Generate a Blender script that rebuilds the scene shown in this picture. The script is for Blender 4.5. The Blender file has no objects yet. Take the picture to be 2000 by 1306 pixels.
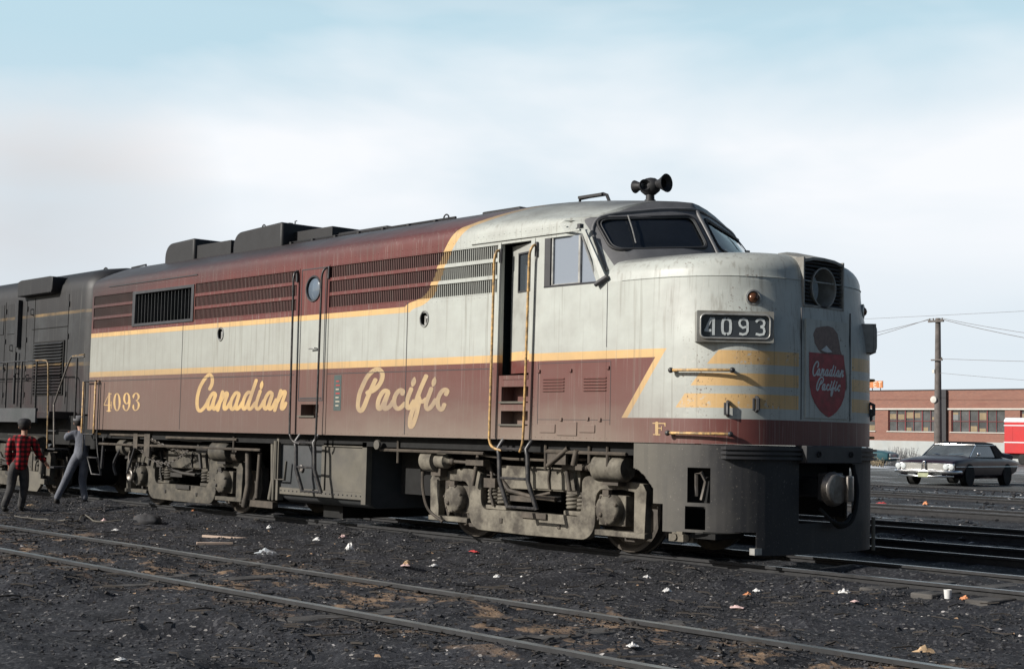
import bpy, bmesh, math, random
from mathutils import Vector, Matrix, noise
sc = bpy.context.scene
R = math.radians
# ---------------- camera ----------------
cam = bpy.data.cameras.new('camera'); co = bpy.data.objects.new('camera', cam); sc.collection.objects.link(co); sc.camera = co
cyaw, cpit, crol = 2.411792607, 0.070549947, 0.021385663
fv = Vector((math.cos(cyaw)*math.cos(cpit), math.sin(cyaw)*math.cos(cpit), math.sin(cpit)))
r0 = Vector((math.sin(cyaw), -math.cos(cyaw), 0)); u0 = r0.cross(fv)
rv = r0*math.cos(crol)+u0*math.sin(crol); uv_ = u0*math.cos(crol)-r0*math.sin(crol)
mw = Matrix((rv, uv_, -fv)).transposed().to_4x4(); mw.translation = Vector((17.741724, -13.453491, 1.347862))
co.matrix_world = mw
cam.sensor_width = 36; cam.lens = 2807.45/2000*36; cam.clip_start = .1; cam.clip_end = 3000
# ---------------- world, sun, exposure ----------------
SUN_EL = R(27); SUN_TO = Vector((-math.sin(R(20)), -math.cos(R(20)), 0))*math.cos(SUN_EL)+Vector((0, 0, math.sin(SUN_EL)))
w = bpy.data.worlds.new("World"); sc.world = w; w.use_nodes = True
nt = w.node_tree; nt.nodes.clear()
def wn(t, **k):
    n = nt.nodes.new(t)
    for a, b in k.items(): setattr(n, a, b)
    return n
out = wn('ShaderNodeOutputWorld'); bg = wn('ShaderNodeBackground'); nt.links.new(bg.outputs[0], out.inputs[0])
sky = wn('ShaderNodeTexSky', sky_type='NISHITA', sun_disc=False, sun_elevation=SUN_EL, altitude=0, air_density=1.0, dust_density=1.5, ozone_density=2.0)
sky.sun_rotation = math.atan2(SUN_TO.x, SUN_TO.y)
bg.inputs[1].default_value = .06
tc = wn('ShaderNodeTexCoord'); sp = wn('ShaderNodeSeparateXYZ'); nt.links.new(tc.outputs['Generated'], sp.inputs[0])
def wm(op, a, b=None, c=None, cl=False):
    n = wn('ShaderNodeMath', operation=op); n.use_clamp = cl
    for i, v in enumerate((a, b, c)):
        if v is None: continue
        if isinstance(v, (int, float)): n.inputs[i].default_value = v
        else: nt.links.new(v, n.inputs[i])
    return n.outputs[0]
mp = wn('ShaderNodeMapping'); mp.inputs['Scale'].default_value = (1.0, 1.0, 3.2); mp.inputs['Location'].default_value = (.35, .1, .3); nt.links.new(tc.outputs['Generated'], mp.inputs[0])
n1 = wn('ShaderNodeTexNoise'); n1.inputs['Scale'].default_value = 2.3; n1.inputs['Detail'].default_value = 5; n1.inputs['Roughness'].default_value = .5; n1.inputs['Distortion'].default_value = .25
nt.links.new(mp.outputs[0], n1.inputs[0])
z = sp.outputs[2]
# cloud bank: thick between about 3 and 13 degrees, thin above
up = wm('SUBTRACT', 1.0, wm('DIVIDE', wm('SUBTRACT', z, .20), .075, cl=True), cl=True)
lo = wm('DIVIDE', wm('SUBTRACT', z, .09), .10, cl=True)
den = wm('MULTIPLY_ADD', n1.outputs[0], 3.6, wm('MULTIPLY_ADD', up, .95, -1.80))
den = wm('MULTIPLY', wm('MULTIPLY_ADD', lo, .72, .28), den, cl=True)
# the bright bank fills the quarter of the sky ahead; the rest is clear and deeper blue
az = wm('DIVIDE', wm('SUBTRACT', wm('ADD', wm('MULTIPLY', sp.outputs[0], -.745), wm('MULTIPLY', sp.outputs[1], .667)), .35), .45, cl=True)
az = wm('MULTIPLY_ADD', az, .97, .03); den = wm('MULTIPLY', den, az)
mx = wn('ShaderNodeMix', data_type='RGBA'); nt.links.new(den, mx.inputs[0])
# clear part: the physical sky, milky with thin high haze
mz = wn('ShaderNodeMix', data_type='RGBA'); nt.links.new(wm('MULTIPLY', az, wm('MULTIPLY_ADD', wm('DIVIDE', wm('SUBTRACT', z, .28), .25, cl=True), -.80, .88)), mz.inputs[0]); nt.links.new(sky.outputs[0], mz.inputs[6]); mh = wn('ShaderNodeMix', data_type='RGBA'); nt.links.new(wm('DIVIDE', wm('SUBTRACT', z, .12), .14, cl=True), mh.inputs[0]); mh.inputs[6].default_value = (12.8, 14.5, 15.9, 1); mh.inputs[7].default_value = (9.8, 13.4, 15.2, 1); nt.links.new(mh.outputs[2], mz.inputs[7])
nt.links.new(mz.outputs[2], mx.inputs[6]); 
dv = wn('ShaderNodeVectorMath', operation='DISTANCE'); nt.links.new(tc.outputs['Generated'], dv.inputs[0]); dv.inputs[1].default_value = (-.905, .39, .135)
smk = wm('MULTIPLY', wm('SUBTRACT', 1.0, wm('DIVIDE', dv.outputs['Value'], .13), cl=True), wm('MULTIPLY', n1.outputs[0], 1.7))
ms = wn('ShaderNodeMix', data_type='RGBA'); nt.links.new(smk, ms.inputs[0]); ms.inputs[6].default_value = (15.8, 16.2, 16.8, 1); ms.inputs[7].default_value = (9.5, 8.6, 8.3, 1); nt.links.new(ms.outputs[2], mx.inputs[7])
nt.links.new(mx.outputs[2], bg.inputs[0])
sl = bpy.data.lights.new('sun', 'SUN'); sl.energy = 5.0; sl.angle = R(.5); sl.color = (1, .955, .885)
so = bpy.data.objects.new('sun', sl); sc.collection.objects.link(so); so.rotation_euler = (-SUN_TO).to_track_quat('-Z', 'Y').to_euler()
sc.view_settings.view_transform = 'Standard'; sc.view_settings.look = 'None'; sc.view_settings.exposure = 0; sc.view_settings.gamma = 1
# ---------------- material helpers ----------------
class NT:
    def __init__(s, name):
        s.mat = bpy.data.materials.new(name); s.mat.use_nodes = True; s.t = s.mat.node_tree; s.b = s.t.nodes['Principled BSDF']
    def n(s, t, **k):
        n = s.t.nodes.new(t)
        for a, b in k.items(): setattr(n, a, b)
        return n
    def put(s, v, sock):
        if isinstance(v, (int, float)): sock.default_value = v
        elif isinstance(v, tuple): sock.default_value = v if len(v) == 4 or sock.type == 'VECTOR' else v+(1,)
        else: s.t.links.new(v, sock)
    def m(s, op, a, b=None, c=None, cl=False):
        n = s.n('ShaderNodeMath', operation=op); n.use_clamp = cl
        for i, v in enumerate((a, b, c)):
            if v is not None: s.put(v, n.inputs[i])
        return n.outputs[0]
    def mix(s, f, a, b):
        n = s.n('ShaderNodeMix', data_type='RGBA'); s.put(f, n.inputs[0]); s.put(a, n.inputs[6]); s.put(b, n.inputs[7]); return n.outputs[2]
    def obj(s):
        return s.n('ShaderNodeTexCoord').outputs['Object']
    def xyz(s, v):
        n = s.n('ShaderNodeSeparateXYZ'); s.t.links.new(v, n.inputs[0]); return n.outputs
    def noise(s, v, scale, det=4, rough=.55, stretch=(1, 1, 1)):
        if stretch != (1, 1, 1):
            mp = s.n('ShaderNodeMapping'); mp.inputs['Scale'].default_value = stretch; s.t.links.new(v, mp.inputs[0]); v = mp.outputs[0]
        n = s.n('ShaderNodeTexNoise'); n.inputs['Scale'].default_value = scale; n.inputs['Detail'].default_value = det; n.inputs['Roughness'].default_value = rough
        s.t.links.new(v, n.inputs[0]); return n.outputs[0]
    def ramp(s, v, a, b):
        n = s.n('ShaderNodeMapRange'); n.clamp = True; s.put(v, n.inputs[0]); n.inputs[1].default_value = a; n.inputs[2].default_value = b; return n.outputs[0]
    def bump(s, h, st=.3, d=.02):
        n = s.n('ShaderNodeBump'); n.inputs['Strength'].default_value = st; n.inputs['Distance'].default_value = d; s.t.links.new(h, n.inputs['Height']); s.t.links.new(n.outputs[0], s.b.inputs['Normal'])
    def col(s, c): s.put(c, s.b.inputs['Base Color'])
    def rough(s, c): s.put(c, s.b.inputs['Roughness'])
    def metal(s, c): s.put(c, s.b.inputs['Metallic'])
def simple(name, c, rough=.6, metal=0, var=.25, scale=6, dirt=None, dfac=.5, bump=.0, coat=0, spec=None):
    g = NT(name); o = g.obj(); nz = g.noise(o, scale, 5, .6)
    d = tuple(x*(1-var) for x in c)
    cc = g.mix(g.ramp(nz, .3, .7), c, d)
    if dirt: cc = g.mix(g.m('MULTIPLY', g.ramp(g.noise(o, scale*.6, 6, .65), .42, .62), dfac), cc, dirt)
    g.col(cc); g.rough(g.m('MULTIPLY_ADD', nz, .2, rough-.1)); g.metal(metal)
    if spec is not None: g.b.inputs['Specular IOR Level'].default_value = spec
    if bump: g.bump(g.noise(o, scale*6, 5, .6), bump, .01)
    return g.mat
YEL = (.72, .47, .21); MAR = (.14, .042, .036); GRY = (.485, .51, .475); SOOT = (.035, .035, .037); DUST = (.27, .225, .18)
def livery(name, dust=1.0, filt=False, door=False, rough=.42):
    g = NT(name); o = g.obj(); X, Y, Z = g.xyz(o); m = g.m
    AY = m('ABSOLUTE', Y)
    lt = lambda a, b: m('LESS_THAN', a, b)
    gt = lambda a, b: m('GREATER_THAN', a, b)
    AND = lambda *a: a[0] if len(a) == 1 else m('MULTIPLY', a[0], AND(*a[1:]))
    PTS = [(3.06, 2.34), (3.12, 2.59), (3.21, 2.76), (3.37, 2.88), (3.57, 3.0), (3.72, 3.1), (3.89, 3.24), (4.02, 3.39), (4.12, 3.54), (4.5, 4.3)]
    def xc(zz):
        n = g.n('ShaderNodeFloatCurve'); g.put(m('DIVIDE', m('SUBTRACT', zz, 3.0), 1.6, cl=True), n.inputs['Value'])
        c = n.mapping.curves[0]
        P = [(0, PTS[0][1]-.05)]+PTS
        c.points[0].location = (0, P[0][1]/6); c.points[1].location = (1, 4.5/6)
        for zz_, xx in PTS: c.points.new((zz_-3)/1.6, xx/6)
        n.mapping.update(); return m('MULTIPLY', n.outputs[0], 6.0)
    outer = AND(gt(Z, 2.99), lt(m('SUBTRACT', X, .055), xc(m('ADD', Z, .04))))
    inner = AND(gt(Z, 3.07), lt(m('ADD', X, .055), xc(m('SUBTRACT', Z, .04))))
    dg = m('MULTIPLY_ADD', m('SUBTRACT', Z, 1.60), .74, 6.44)
    low_o = AND(lt(Z, 2.36), lt(X, dg)); low_i = AND(lt(Z, 2.265), lt(X, m('SUBTRACT', dg, .09)))
    band = lt(Z, 1.585)
    bx = m('MULTIPLY_ADD', m('SUBTRACT', Z, 1.704), .755, 7.13)
    bar = AND(gt(X, bx), gt(AY, .50)); bz = None
    for a, b in ((2.181, 2.332), (1.946, 2.083), (1.704, 1.858)):
        q = AND(gt(Z, a), lt(Z, b)); bz = q if bz is None else m('ADD', bz, q)
    bar = AND(bar, bz)
    nb = g.noise(o, 2.5, 5, .6)
    chip = g.noise(o, 34, 3, .6)
    zone = g.ramp(g.noise(o, 3.1, 2, .5), .48, .60)
    nosez = AND(gt(X, 7.0), gt(Z, 1.6), zone)
    yw = g.mix(g.ramp(nb, .3, .75), YEL, tuple(v*.82 for v in YEL))
    c = g.mix(g.ramp(nb, .35, .7), GRY, (.39, .40, .37))
    c = g.mix(bar, c, yw)
    c = g.mix(low_o, c, yw); c = g.mix(low_i, c, MAR); c = g.mix(band, c, MAR)
    c = g.mix(outer, c, yw); c = g.mix(inner, c, g.mix(g.ramp(nb, .3, .7), MAR, (.14, .036, .033)))
    # vertical dribbles of rust and oil
    st = g.noise(o, 1.0, 3, .6, (22, 22, .55))
    c = g.mix(m('MULTIPLY', g.ramp(st, .54, .70), .45), c, (.16, .14, .11))
    st2 = g.noise(o, 1.0, 2, .5, (55, 55, 1.1))
    c = g.mix(m('MULTIPLY', g.ramp(st2, .62, .70), .18), c, (.62, .6, .55))
    c = g.mix(m('MULTIPLY', g.ramp(m('MULTIPLY_ADD', nb, 5, X), 6.5, -3.5), m('MULTIPLY', lt(Z, 3.0), .42)), c, (.19, .175, .14))
    # grey dust thrown up over the sill
    dn = g.noise(o, 1.7, 4, .6, (1, 1, 2))
    df = m('MULTIPLY', g.ramp(m('MULTIPLY_ADD', dn, .5, Z), 2.72, 1.6), .72*dust)
    df = m('MULTIPLY', df, g.ramp(X, 7.9, 5.9))
    c = g.mix(df, c, (.15, .108, .09))
    c = g.mix(m('MULTIPLY', g.ramp(m('MULTIPLY_ADD', dn, .35, Z), 1.95, 1.5), m('MULTIPLY', .55*dust, AND(g.ramp(X, -.5, 1.5), g.ramp(X, 6.9, 6.0)))), c, DUST)
    # chips and rust on the nose
    c = g.mix(m('MULTIPLY', AND(nosez, g.ramp(chip, .62, .65)), .8), c, (.11, .06, .04))
    c = g.mix(m('MULTIPLY', AND(nosez, AND(g.ramp(g.noise(o, 21, 2, .5), .6, .62), AND(lt(Z, 2.30), g.ramp(Z, 1.58, 1.62), g.ramp(m('ABSOLUTE', m('SUBTRACT', m('ABSOLUTE', m('SUBTRACT', Z, 1.98)), .3)), .2, .08)))), .8), c, (.5, .5, .46))
    # exhaust soot on the roof: patchy, heaviest towards the rear
    sf = g.ramp(m('MULTIPLY_ADD', g.noise(o, 1.4, 5, .6, (1, 2, 1)), .35, m('MULTIPLY_ADD', X, -.035, Z)), 3.98, 4.45)
    c = g.mix(m('MULTIPLY', sf, .93), c, SOOT)
    rs = AND(g.ramp(X, -4.2, -7.6), g.ramp(m('MULTIPLY_ADD', nb, .3, Z), 3.15, 3.5))
    c = g.mix(m('MULTIPLY', rs, .75), c, (.05, .042, .042))
    br = AND(g.ramp(m('MULTIPLY_ADD', nb, .5, X), 5.1, 5.7), g.ramp(m('MULTIPLY_ADD', X, .05, Z), 4.36, 4.52))
    hd = AND(g.ramp(m('MULTIPLY_ADD', nb, .12, Z), 3.40, 3.52), g.ramp(X, 8.4, 6.6), lt(Z, 3.56), AND(gt(X, 6.1), lt(AY, 1.42)))
    c = g.mix(m('MULTIPLY', m('MAXIMUM', br, hd), .75), c, (.07, .07, .075))
    if filt: c = g.mix(.52, c, (.05, .045, .04))
    g.col(c); g.rough(m('MULTIPLY_ADD', nb, .25, rough-.08))
    g.bump(m('ADD', g.noise(o, 1.3, 3, .5), m('MULTIPLY', g.noise(o, 60, 2, .5), .03)), .35, .03)
    return g.mat
M = {}
M['glare'] = simple('dark_anti_glare_paint', (.17, .17, .175), .45, 0, .3, 4)
M['liv'] = livery('painted_carbody'); M['liv_f'] = livery('sooty_painted_fins', filt=True, rough=.6)
M['roof_black'] = simple('sooty_black_steel', (.02, .02, .022), .6, 0, .3, 5)
M['under'] = simple('greasy_black_underframe', (.008, .008, .008), .85, 0, .4, 8)
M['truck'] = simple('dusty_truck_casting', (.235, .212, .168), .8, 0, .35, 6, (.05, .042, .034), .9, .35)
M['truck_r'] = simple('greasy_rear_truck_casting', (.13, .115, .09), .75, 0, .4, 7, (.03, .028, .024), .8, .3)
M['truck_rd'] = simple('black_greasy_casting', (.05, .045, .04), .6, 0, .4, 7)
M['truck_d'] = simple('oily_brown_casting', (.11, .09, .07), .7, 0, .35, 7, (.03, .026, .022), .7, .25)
g = NT('dusty_pilot_plate_shaded_front'); o = g.obj(); X, Y, Z = g.xyz(o); nq = g.noise(o, 2.5, 6, .65)
dd = g.m('MULTIPLY', g.ramp(g.m('MULTIPLY_ADD', nq, .7, X), 8.05, 7.1), .9); c = g.mix(dd, (.022, .022, .024), (.125, .115, .095))  # side dust gives way to near black: shade of the front put into the colour
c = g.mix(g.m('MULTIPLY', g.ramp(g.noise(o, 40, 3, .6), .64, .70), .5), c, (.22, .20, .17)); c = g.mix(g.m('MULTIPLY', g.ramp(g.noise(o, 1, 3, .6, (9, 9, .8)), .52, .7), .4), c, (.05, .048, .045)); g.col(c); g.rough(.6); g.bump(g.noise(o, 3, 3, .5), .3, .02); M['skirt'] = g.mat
M['steel'] = simple('worn_wheel_steel', (.28, .26, .24), .45, .6, .35, 9, (.10, .08, .06), .6)
M['tank'] = simple('dusty_tank_steel', (.15, .137, .11), .75, 0, .25, 3, (.08, .075, .07), .6)
M['tank_g'] = simple('grey_tank_steel', (.08, .083, .088), .7, 0, .25, 3, (.04, .05, .05), .6)
M['dark'] = simple('dark_recess', (.012, .012, .012), .9)
M['slat'] = simple('black_louvre', (.06, .06, .065), .5, 0, .3, 8)
M['yel'] = simple('yellow_grab_iron', (.75, .46, .17), .45, 0, .3, 30, (.12, .09, .06), .8)
M['blackrail'] = simple('black_handrail', (.03, .03, .033), .4, 0, .3, 20, (.12, .11, .10), .5)
M['let'] = simple('faded_gold_leaf', (.66, .44, .19), .5, 0, .2, 3, (.33, .23, .15), .65)
M['let_d'] = simple('dusty_gold_leaf', (.50, .36, .20), .6, 0, .2, 3, (.27, .2, .15), .75)
M['white'] = simple('weathered_white_enamel', (.62, .66, .66), .5, 0, .2, 20)
M['shield'] = simple('crest_red', (.40, .022, .04), .45, 0, .3, 12, (.08, .02, .02), .5)
M['beaver'] = simple('crest_brown', (.24, .17, .145), .6, 0, .3, 20)
M['yel_d'] = simple('dirty_yellow_rail', (.38, .25, .11), .5, 0, .4, 20, (.05, .04, .035), .8)
M['silver'] = simple('bare_aluminium', (.5, .5, .48), .4, .5, .2, 12, (.15, .14, .13), .5)
M['int'] = simple('cab_interior_green', (.055, .075, .07), .7)
M['rust'] = simple('rusty_steel', (.09, .05, .035), .8, 0, .4, 12, (.03, .025, .022), .7, .3)
M['railtop'] = simple('polished_rail_head', (.33, .35, .36), .38, .85, .3, 5, (.09, .09, .095), .75)
M['railside'] = simple('dirty_rail_web', (.032, .032, .034), .8, .0, .4, 9)
M['wood'] = simple('tarred_sleeper', (.05, .047, .045), .85, 0, .4, 7, (.13, .12, .11), .6, .4)
M['chrome'] = simple('chrome', (.8, .8, .8), .15, 1, .05, 3)
M['rubber'] = simple('tyre_rubber', (.018, .018, .018), .8)
def glass(name, tint=(.75, .82, .86), rough=.03, dark=.0, dc=(.22, .25, .29)):
    g = NT(name); b = g.b; b.inputs['Base Color'].default_value = tint+(1,); b.inputs['Roughness'].default_value = rough
    t = g.n('ShaderNodeBsdfTransparent'); t.inputs[0].default_value = tint+(1,)
    gl = g.n('ShaderNodeBsdfGlossy'); gl.inputs[0].default_value = (1, 1, 1, 1); gl.inputs[1].default_value = rough
    df = g.n('ShaderNodeBsdfDiffuse'); df.inputs[0].default_value = dc+(1,)
    fr = g.n('ShaderNodeFresnel'); fr.inputs[0].default_value = 1.5
    m1 = g.n('ShaderNodeMixShader'); m1.inputs[0].default_value = dark; g.t.links.new(t.outputs[0], m1.inputs[1]); g.t.links.new(df.outputs[0], m1.inputs[2])
    m2 = g.n('ShaderNodeMixShader'); g.t.links.new(fr.outputs[0], m2.inputs[0]); g.t.links.new(m1.outputs[0], m2.inputs[1]); g.t.links.new(gl.outputs[0], m2.inputs[2])
    g.t.links.new(m2.outputs[0], g.t.nodes['Material Output'].inputs[0]); return g.mat
M['glass'] = glass('dusty_window_glass', (.42, .53, .68), .04, .06)
M['glass_s'] = glass('dusty_side_glass_sky_tone', (.5, .55, .62), .05, .85, (.30, .34, .40))  # dusty pane; its blue-grey diffuse tone imitates the sky reflected in it
M['glass_c'] = glass('clear_lens_glass', (.95, .97, .98), .02, .03)
M['glass_d'] = simple('dark_tinted_glass', (.05, .06, .07), .08, 0, .1, 2, spec=.9)
M['glass_b'] = simple('grey_blue_glass', (.15, .19, .24), .12, 0, .1, 2, spec=.8)
def lens(name, c, r=.1):
    return simple(name, c, r, .3, .05, 4)
M['amber'] = lens('amber_lens', (.12, .05, .025), .2); M['reflector'] = simple('silvered_reflector', (.9, .93, .95), .3, .25, .03, 3)
# ---------------- mesh helpers ----------------
class MB:
    def __init__(s): s.v = []; s.f = []; s.mi = []; s.cur = 0; s.T = None; s.isl = []
    def add(s, vs, fs):
        o = len(s.v)
        if s.T is not None: vs = [s.T @ Vector(v) for v in vs]
        s.v += [tuple(v) for v in vs]; s.f += [tuple(i+o for i in f) for f in fs]; s.mi += [s.cur]*len(fs); s.isl.append((o, len(s.v), len(s.f)-len(fs), len(s.f))); return s
    def box(s, x0, x1, y0, y1, z0, z1):
        vs = [(x, y, z) for x in (x0, x1) for y in (y0, y1) for z in (z0, z1)]
        return s.add(vs, [(0, 1, 3, 2), (4, 6, 7, 5), (0, 4, 5, 1), (2, 3, 7, 6), (0, 2, 6, 4), (1, 5, 7, 3)])
    def cyl(s, a, b, r0, r1=None, n=12, caps=True):
        r1 = r0 if r1 is None else r1
        a, b = Vector(a), Vector(b); d = (b-a).normalized(); u = d.orthogonal().normalized(); w_ = d.cross(u)
        vs = [];
        for p, r in ((a, r0), (b, r1)):
            for i in range(n):
                t = 2*math.pi*i/n; vs.append(p+(u*math.cos(t)+w_*math.sin(t))*r)
        fs = [(i, (i+1) % n, n+(i+1) % n, n+i) for i in range(n)]
        if caps: fs += [tuple(reversed(range(n))), tuple(range(n, 2*n))]
        return s.add(vs, fs)
    def tube(s, pts, r, n=7, closed=False):
        pts = [Vector(p) for p in pts]; L = len(pts); vs = []; prev = None
        for i, p in enumerate(pts):
            a = pts[i-1] if (i > 0 or closed) else p; b = pts[(i+1) % L] if (i < L-1 or closed) else p
            d = (b-a).normalized()
            if prev is None: u = d.orthogonal().normalized()
            else:
                u = prev-d*prev.dot(d)
                u = u.normalized() if u.length > 1e-6 else d.orthogonal().normalized()
            prev = u; w_ = d.cross(u)
            rr = r[i] if isinstance(r, (list, tuple)) else r
            for k in range(n):
                t = 2*math.pi*k/n; vs.append(p+(u*math.cos(t)+w_*math.sin(t))*rr)
        fs = []
        for i in range(L if closed else L-1):
            j = (i+1) % L
            for k in range(n): fs.append((i*n+k, i*n+(k+1) % n, j*n+(k+1) % n, j*n+k))
        if not closed: fs += [tuple(reversed(range(n))), tuple(range((L-1)*n, L*n))]
        return s.add(vs, fs)
    def lathe(s, prof, o, ax, n=20, cap=True):
        # prof: list (dist along axis, radius)
        o = Vector(o); ax = Vector(ax).normalized(); u = ax.orthogonal().normalized(); w_ = ax.cross(u); vs = []
        for d, r in prof:
            for k in range(n):
                t = 2*math.pi*k/n; vs.append(o+ax*d+(u*math.cos(t)+w_*math.sin(t))*r)
        fs = [(i*n+k, i*n+(k+1) % n, (i+1)*n+(k+1) % n, (i+1)*n+k) for i in range(len(prof)-1) for k in range(n)]
        if cap: fs += [tuple(reversed(range(n))), tuple(range((len(prof)-1)*n, len(prof)*n))]
        return s.add(vs, fs)
    def prism(s, poly, axis, a, b):
        # poly in the two other axes (in order), extruded from a to b along axis
        def P(q, t):
            q = list(q); q.insert(axis, t); return tuple(q)
        n = len(poly); vs = [P(q, a) for q in poly]+[P(q, b) for q in poly]
        from mathutils.geometry import tessellate_polygon
        tr = tessellate_polygon([[Vector((q[0], q[1], 0)) for q in poly]]) if n > 5 else None
        caps = [tuple(t) for t in tr]+[tuple(n+i for i in reversed(t)) for t in tr] if tr else [tuple(range(n)), tuple(reversed(range(n, 2*n)))]
        return s.add(vs, caps+[(i, (i+1) % n, n+(i+1) % n, n+i) for i in range(n)])
    def grid(s, rows, closed=False):
        n = len(rows[0]); vs = [p for r in rows for p in r]
        return s.add(vs, [(i*n+k, i*n+(k+1) % n, (i+1)*n+(k+1) % n, (i+1)*n+k) for i in range(len(rows)-1) for k in range(n if closed else n-1)])
    def ball(s, c, r, sx=1, sy=1, sz=1, n=10, m=6):
        vs = [(c[0], c[1], c[2]-r*sz)]
        for i in range(1, m):
            a = math.pi*i/m-math.pi/2
            for k in range(n): t = 2*math.pi*k/n; vs.append((c[0]+r*sx*math.cos(a)*math.cos(t), c[1]+r*sy*math.cos(a)*math.sin(t), c[2]+r*sz*math.sin(a)))
        vs.append((c[0], c[1], c[2]+r*sz)); fs = []
        for k in range(n): fs.append((0, 1+(k+1) % n, 1+k)); fs.append((len(vs)-1, 1+(m-2)*n+k, 1+(m-2)*n+(k+1) % n))
        for i in range(m-2):
            for k in range(n): a = 1+i*n; fs.append((a+k, a+(k+1) % n, a+n+(k+1) % n, a+n+k))
        return s.add(vs, fs)
    def build(s, name, mats, parent=None, angle=53, bevel=0, seg=2, recalc=True, sp=False):
        if sp:                                  # every separate piece becomes an object of its own
            a = None
            for v0, v1, f0, f1 in s.isl:
                q = MB(); q.v = s.v[v0:v1]; q.f = [tuple(i-v0 for i in f) for f in s.f[f0:f1]]; q.mi = s.mi[f0:f1]; a = q.build(name, mats, parent, angle, bevel, seg, recalc)
            return a
        me = bpy.data.meshes.new(name); me.from_pydata([tuple(v) for v in s.v], [], s.f)
        if not isinstance(mats, (list, tuple)): mats = [mats]
        for m_ in mats: me.materials.append(M[m_] if isinstance(m_, str) else m_)
        me.polygons.foreach_set('material_index', s.mi)
        if recalc:
            bm = bmesh.new(); bm.from_mesh(me); bmesh.ops.recalc_face_normals(bm, faces=bm.faces); bm.to_mesh(me); bm.free()
        if angle is not None:
            me.polygons.foreach_set('use_smooth', [True]*len(me.polygons)); me.set_sharp_from_angle(angle=R(angle))
        me.update()
        o = bpy.data.objects.new(name, me); sc.collection.objects.link(o)
        if parent: o.parent = parent
        if bevel:
            b = o.modifiers.new('bevel', 'BEVEL'); b.width = bevel; b.segments = seg; b.limit_method = 'ANGLE'; b.angle_limit = R(40)
        return o
def tag(o, label=None, cat=None, group=None, kind=None):
    if label: o['label'] = label
    if cat: o['category'] = cat
    if group: o['group'] = group
    if kind: o['kind'] = kind
    return o
def empty(name, loc=(0, 0, 0), rz=0, label=None, cat=None, group=None):
    o = bpy.data.objects.new(name, None); o.empty_display_size = .3; sc.collection.objects.link(o); o.location = loc; o.rotation_euler = (0, 0, rz)
    return tag(o, label, cat, group)
def copy_tree(o, parent=None):
    c = o.copy(); sc.collection.objects.link(c); c.parent = parent
    for ch in list(o.children): copy_tree(ch, c)
    return c
def smoothpts(P, n=5):
    P = [Vector(p) for p in P]; E = [2*P[0]-P[1]]+P+[2*P[-1]-P[-2]]; o = []
    for i in range(1, len(E)-2):
        a, b, c, d = E[i-1:i+3]
        for k in range(n):
            t = k/n; o.append(.5*((2*b)+(-a+c)*t+(2*a-5*b+4*c-d)*t*t+(-a+3*b-3*c+d)*t**3))
    o.append(P[-1]); return o
def rrect(x0, x1, y0, y1, r, n=4):
    o = []
    for cx, cy, a0 in ((x1-r, y1-r, 0), (x0+r, y1-r, 90), (x0+r, y0+r, 180), (x1-r, y0+r, 270)):
        for k in range(n+1): a = R(a0+90*k/n); o.append((cx+r*math.cos(a), cy+r*math.sin(a)))
    return o
def boolean(o, cutter, op='DIFFERENCE'):
    b = o.modifiers.new('cut', 'BOOLEAN'); b.object = cutter; b.operation = op; b.solver = 'EXACT'
    dg = bpy.context.evaluated_depsgraph_get(); me = bpy.data.meshes.new_from_object(o.evaluated_get(dg)); o.modifiers.clear(); old = o.data; o.data = me; me.name = old.name
    bpy.data.objects.remove(cutter)
    me.polygons.foreach_set('use_smooth', [True]*len(me.polygons)); me.set_sharp_from_angle(angle=R(30))
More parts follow.
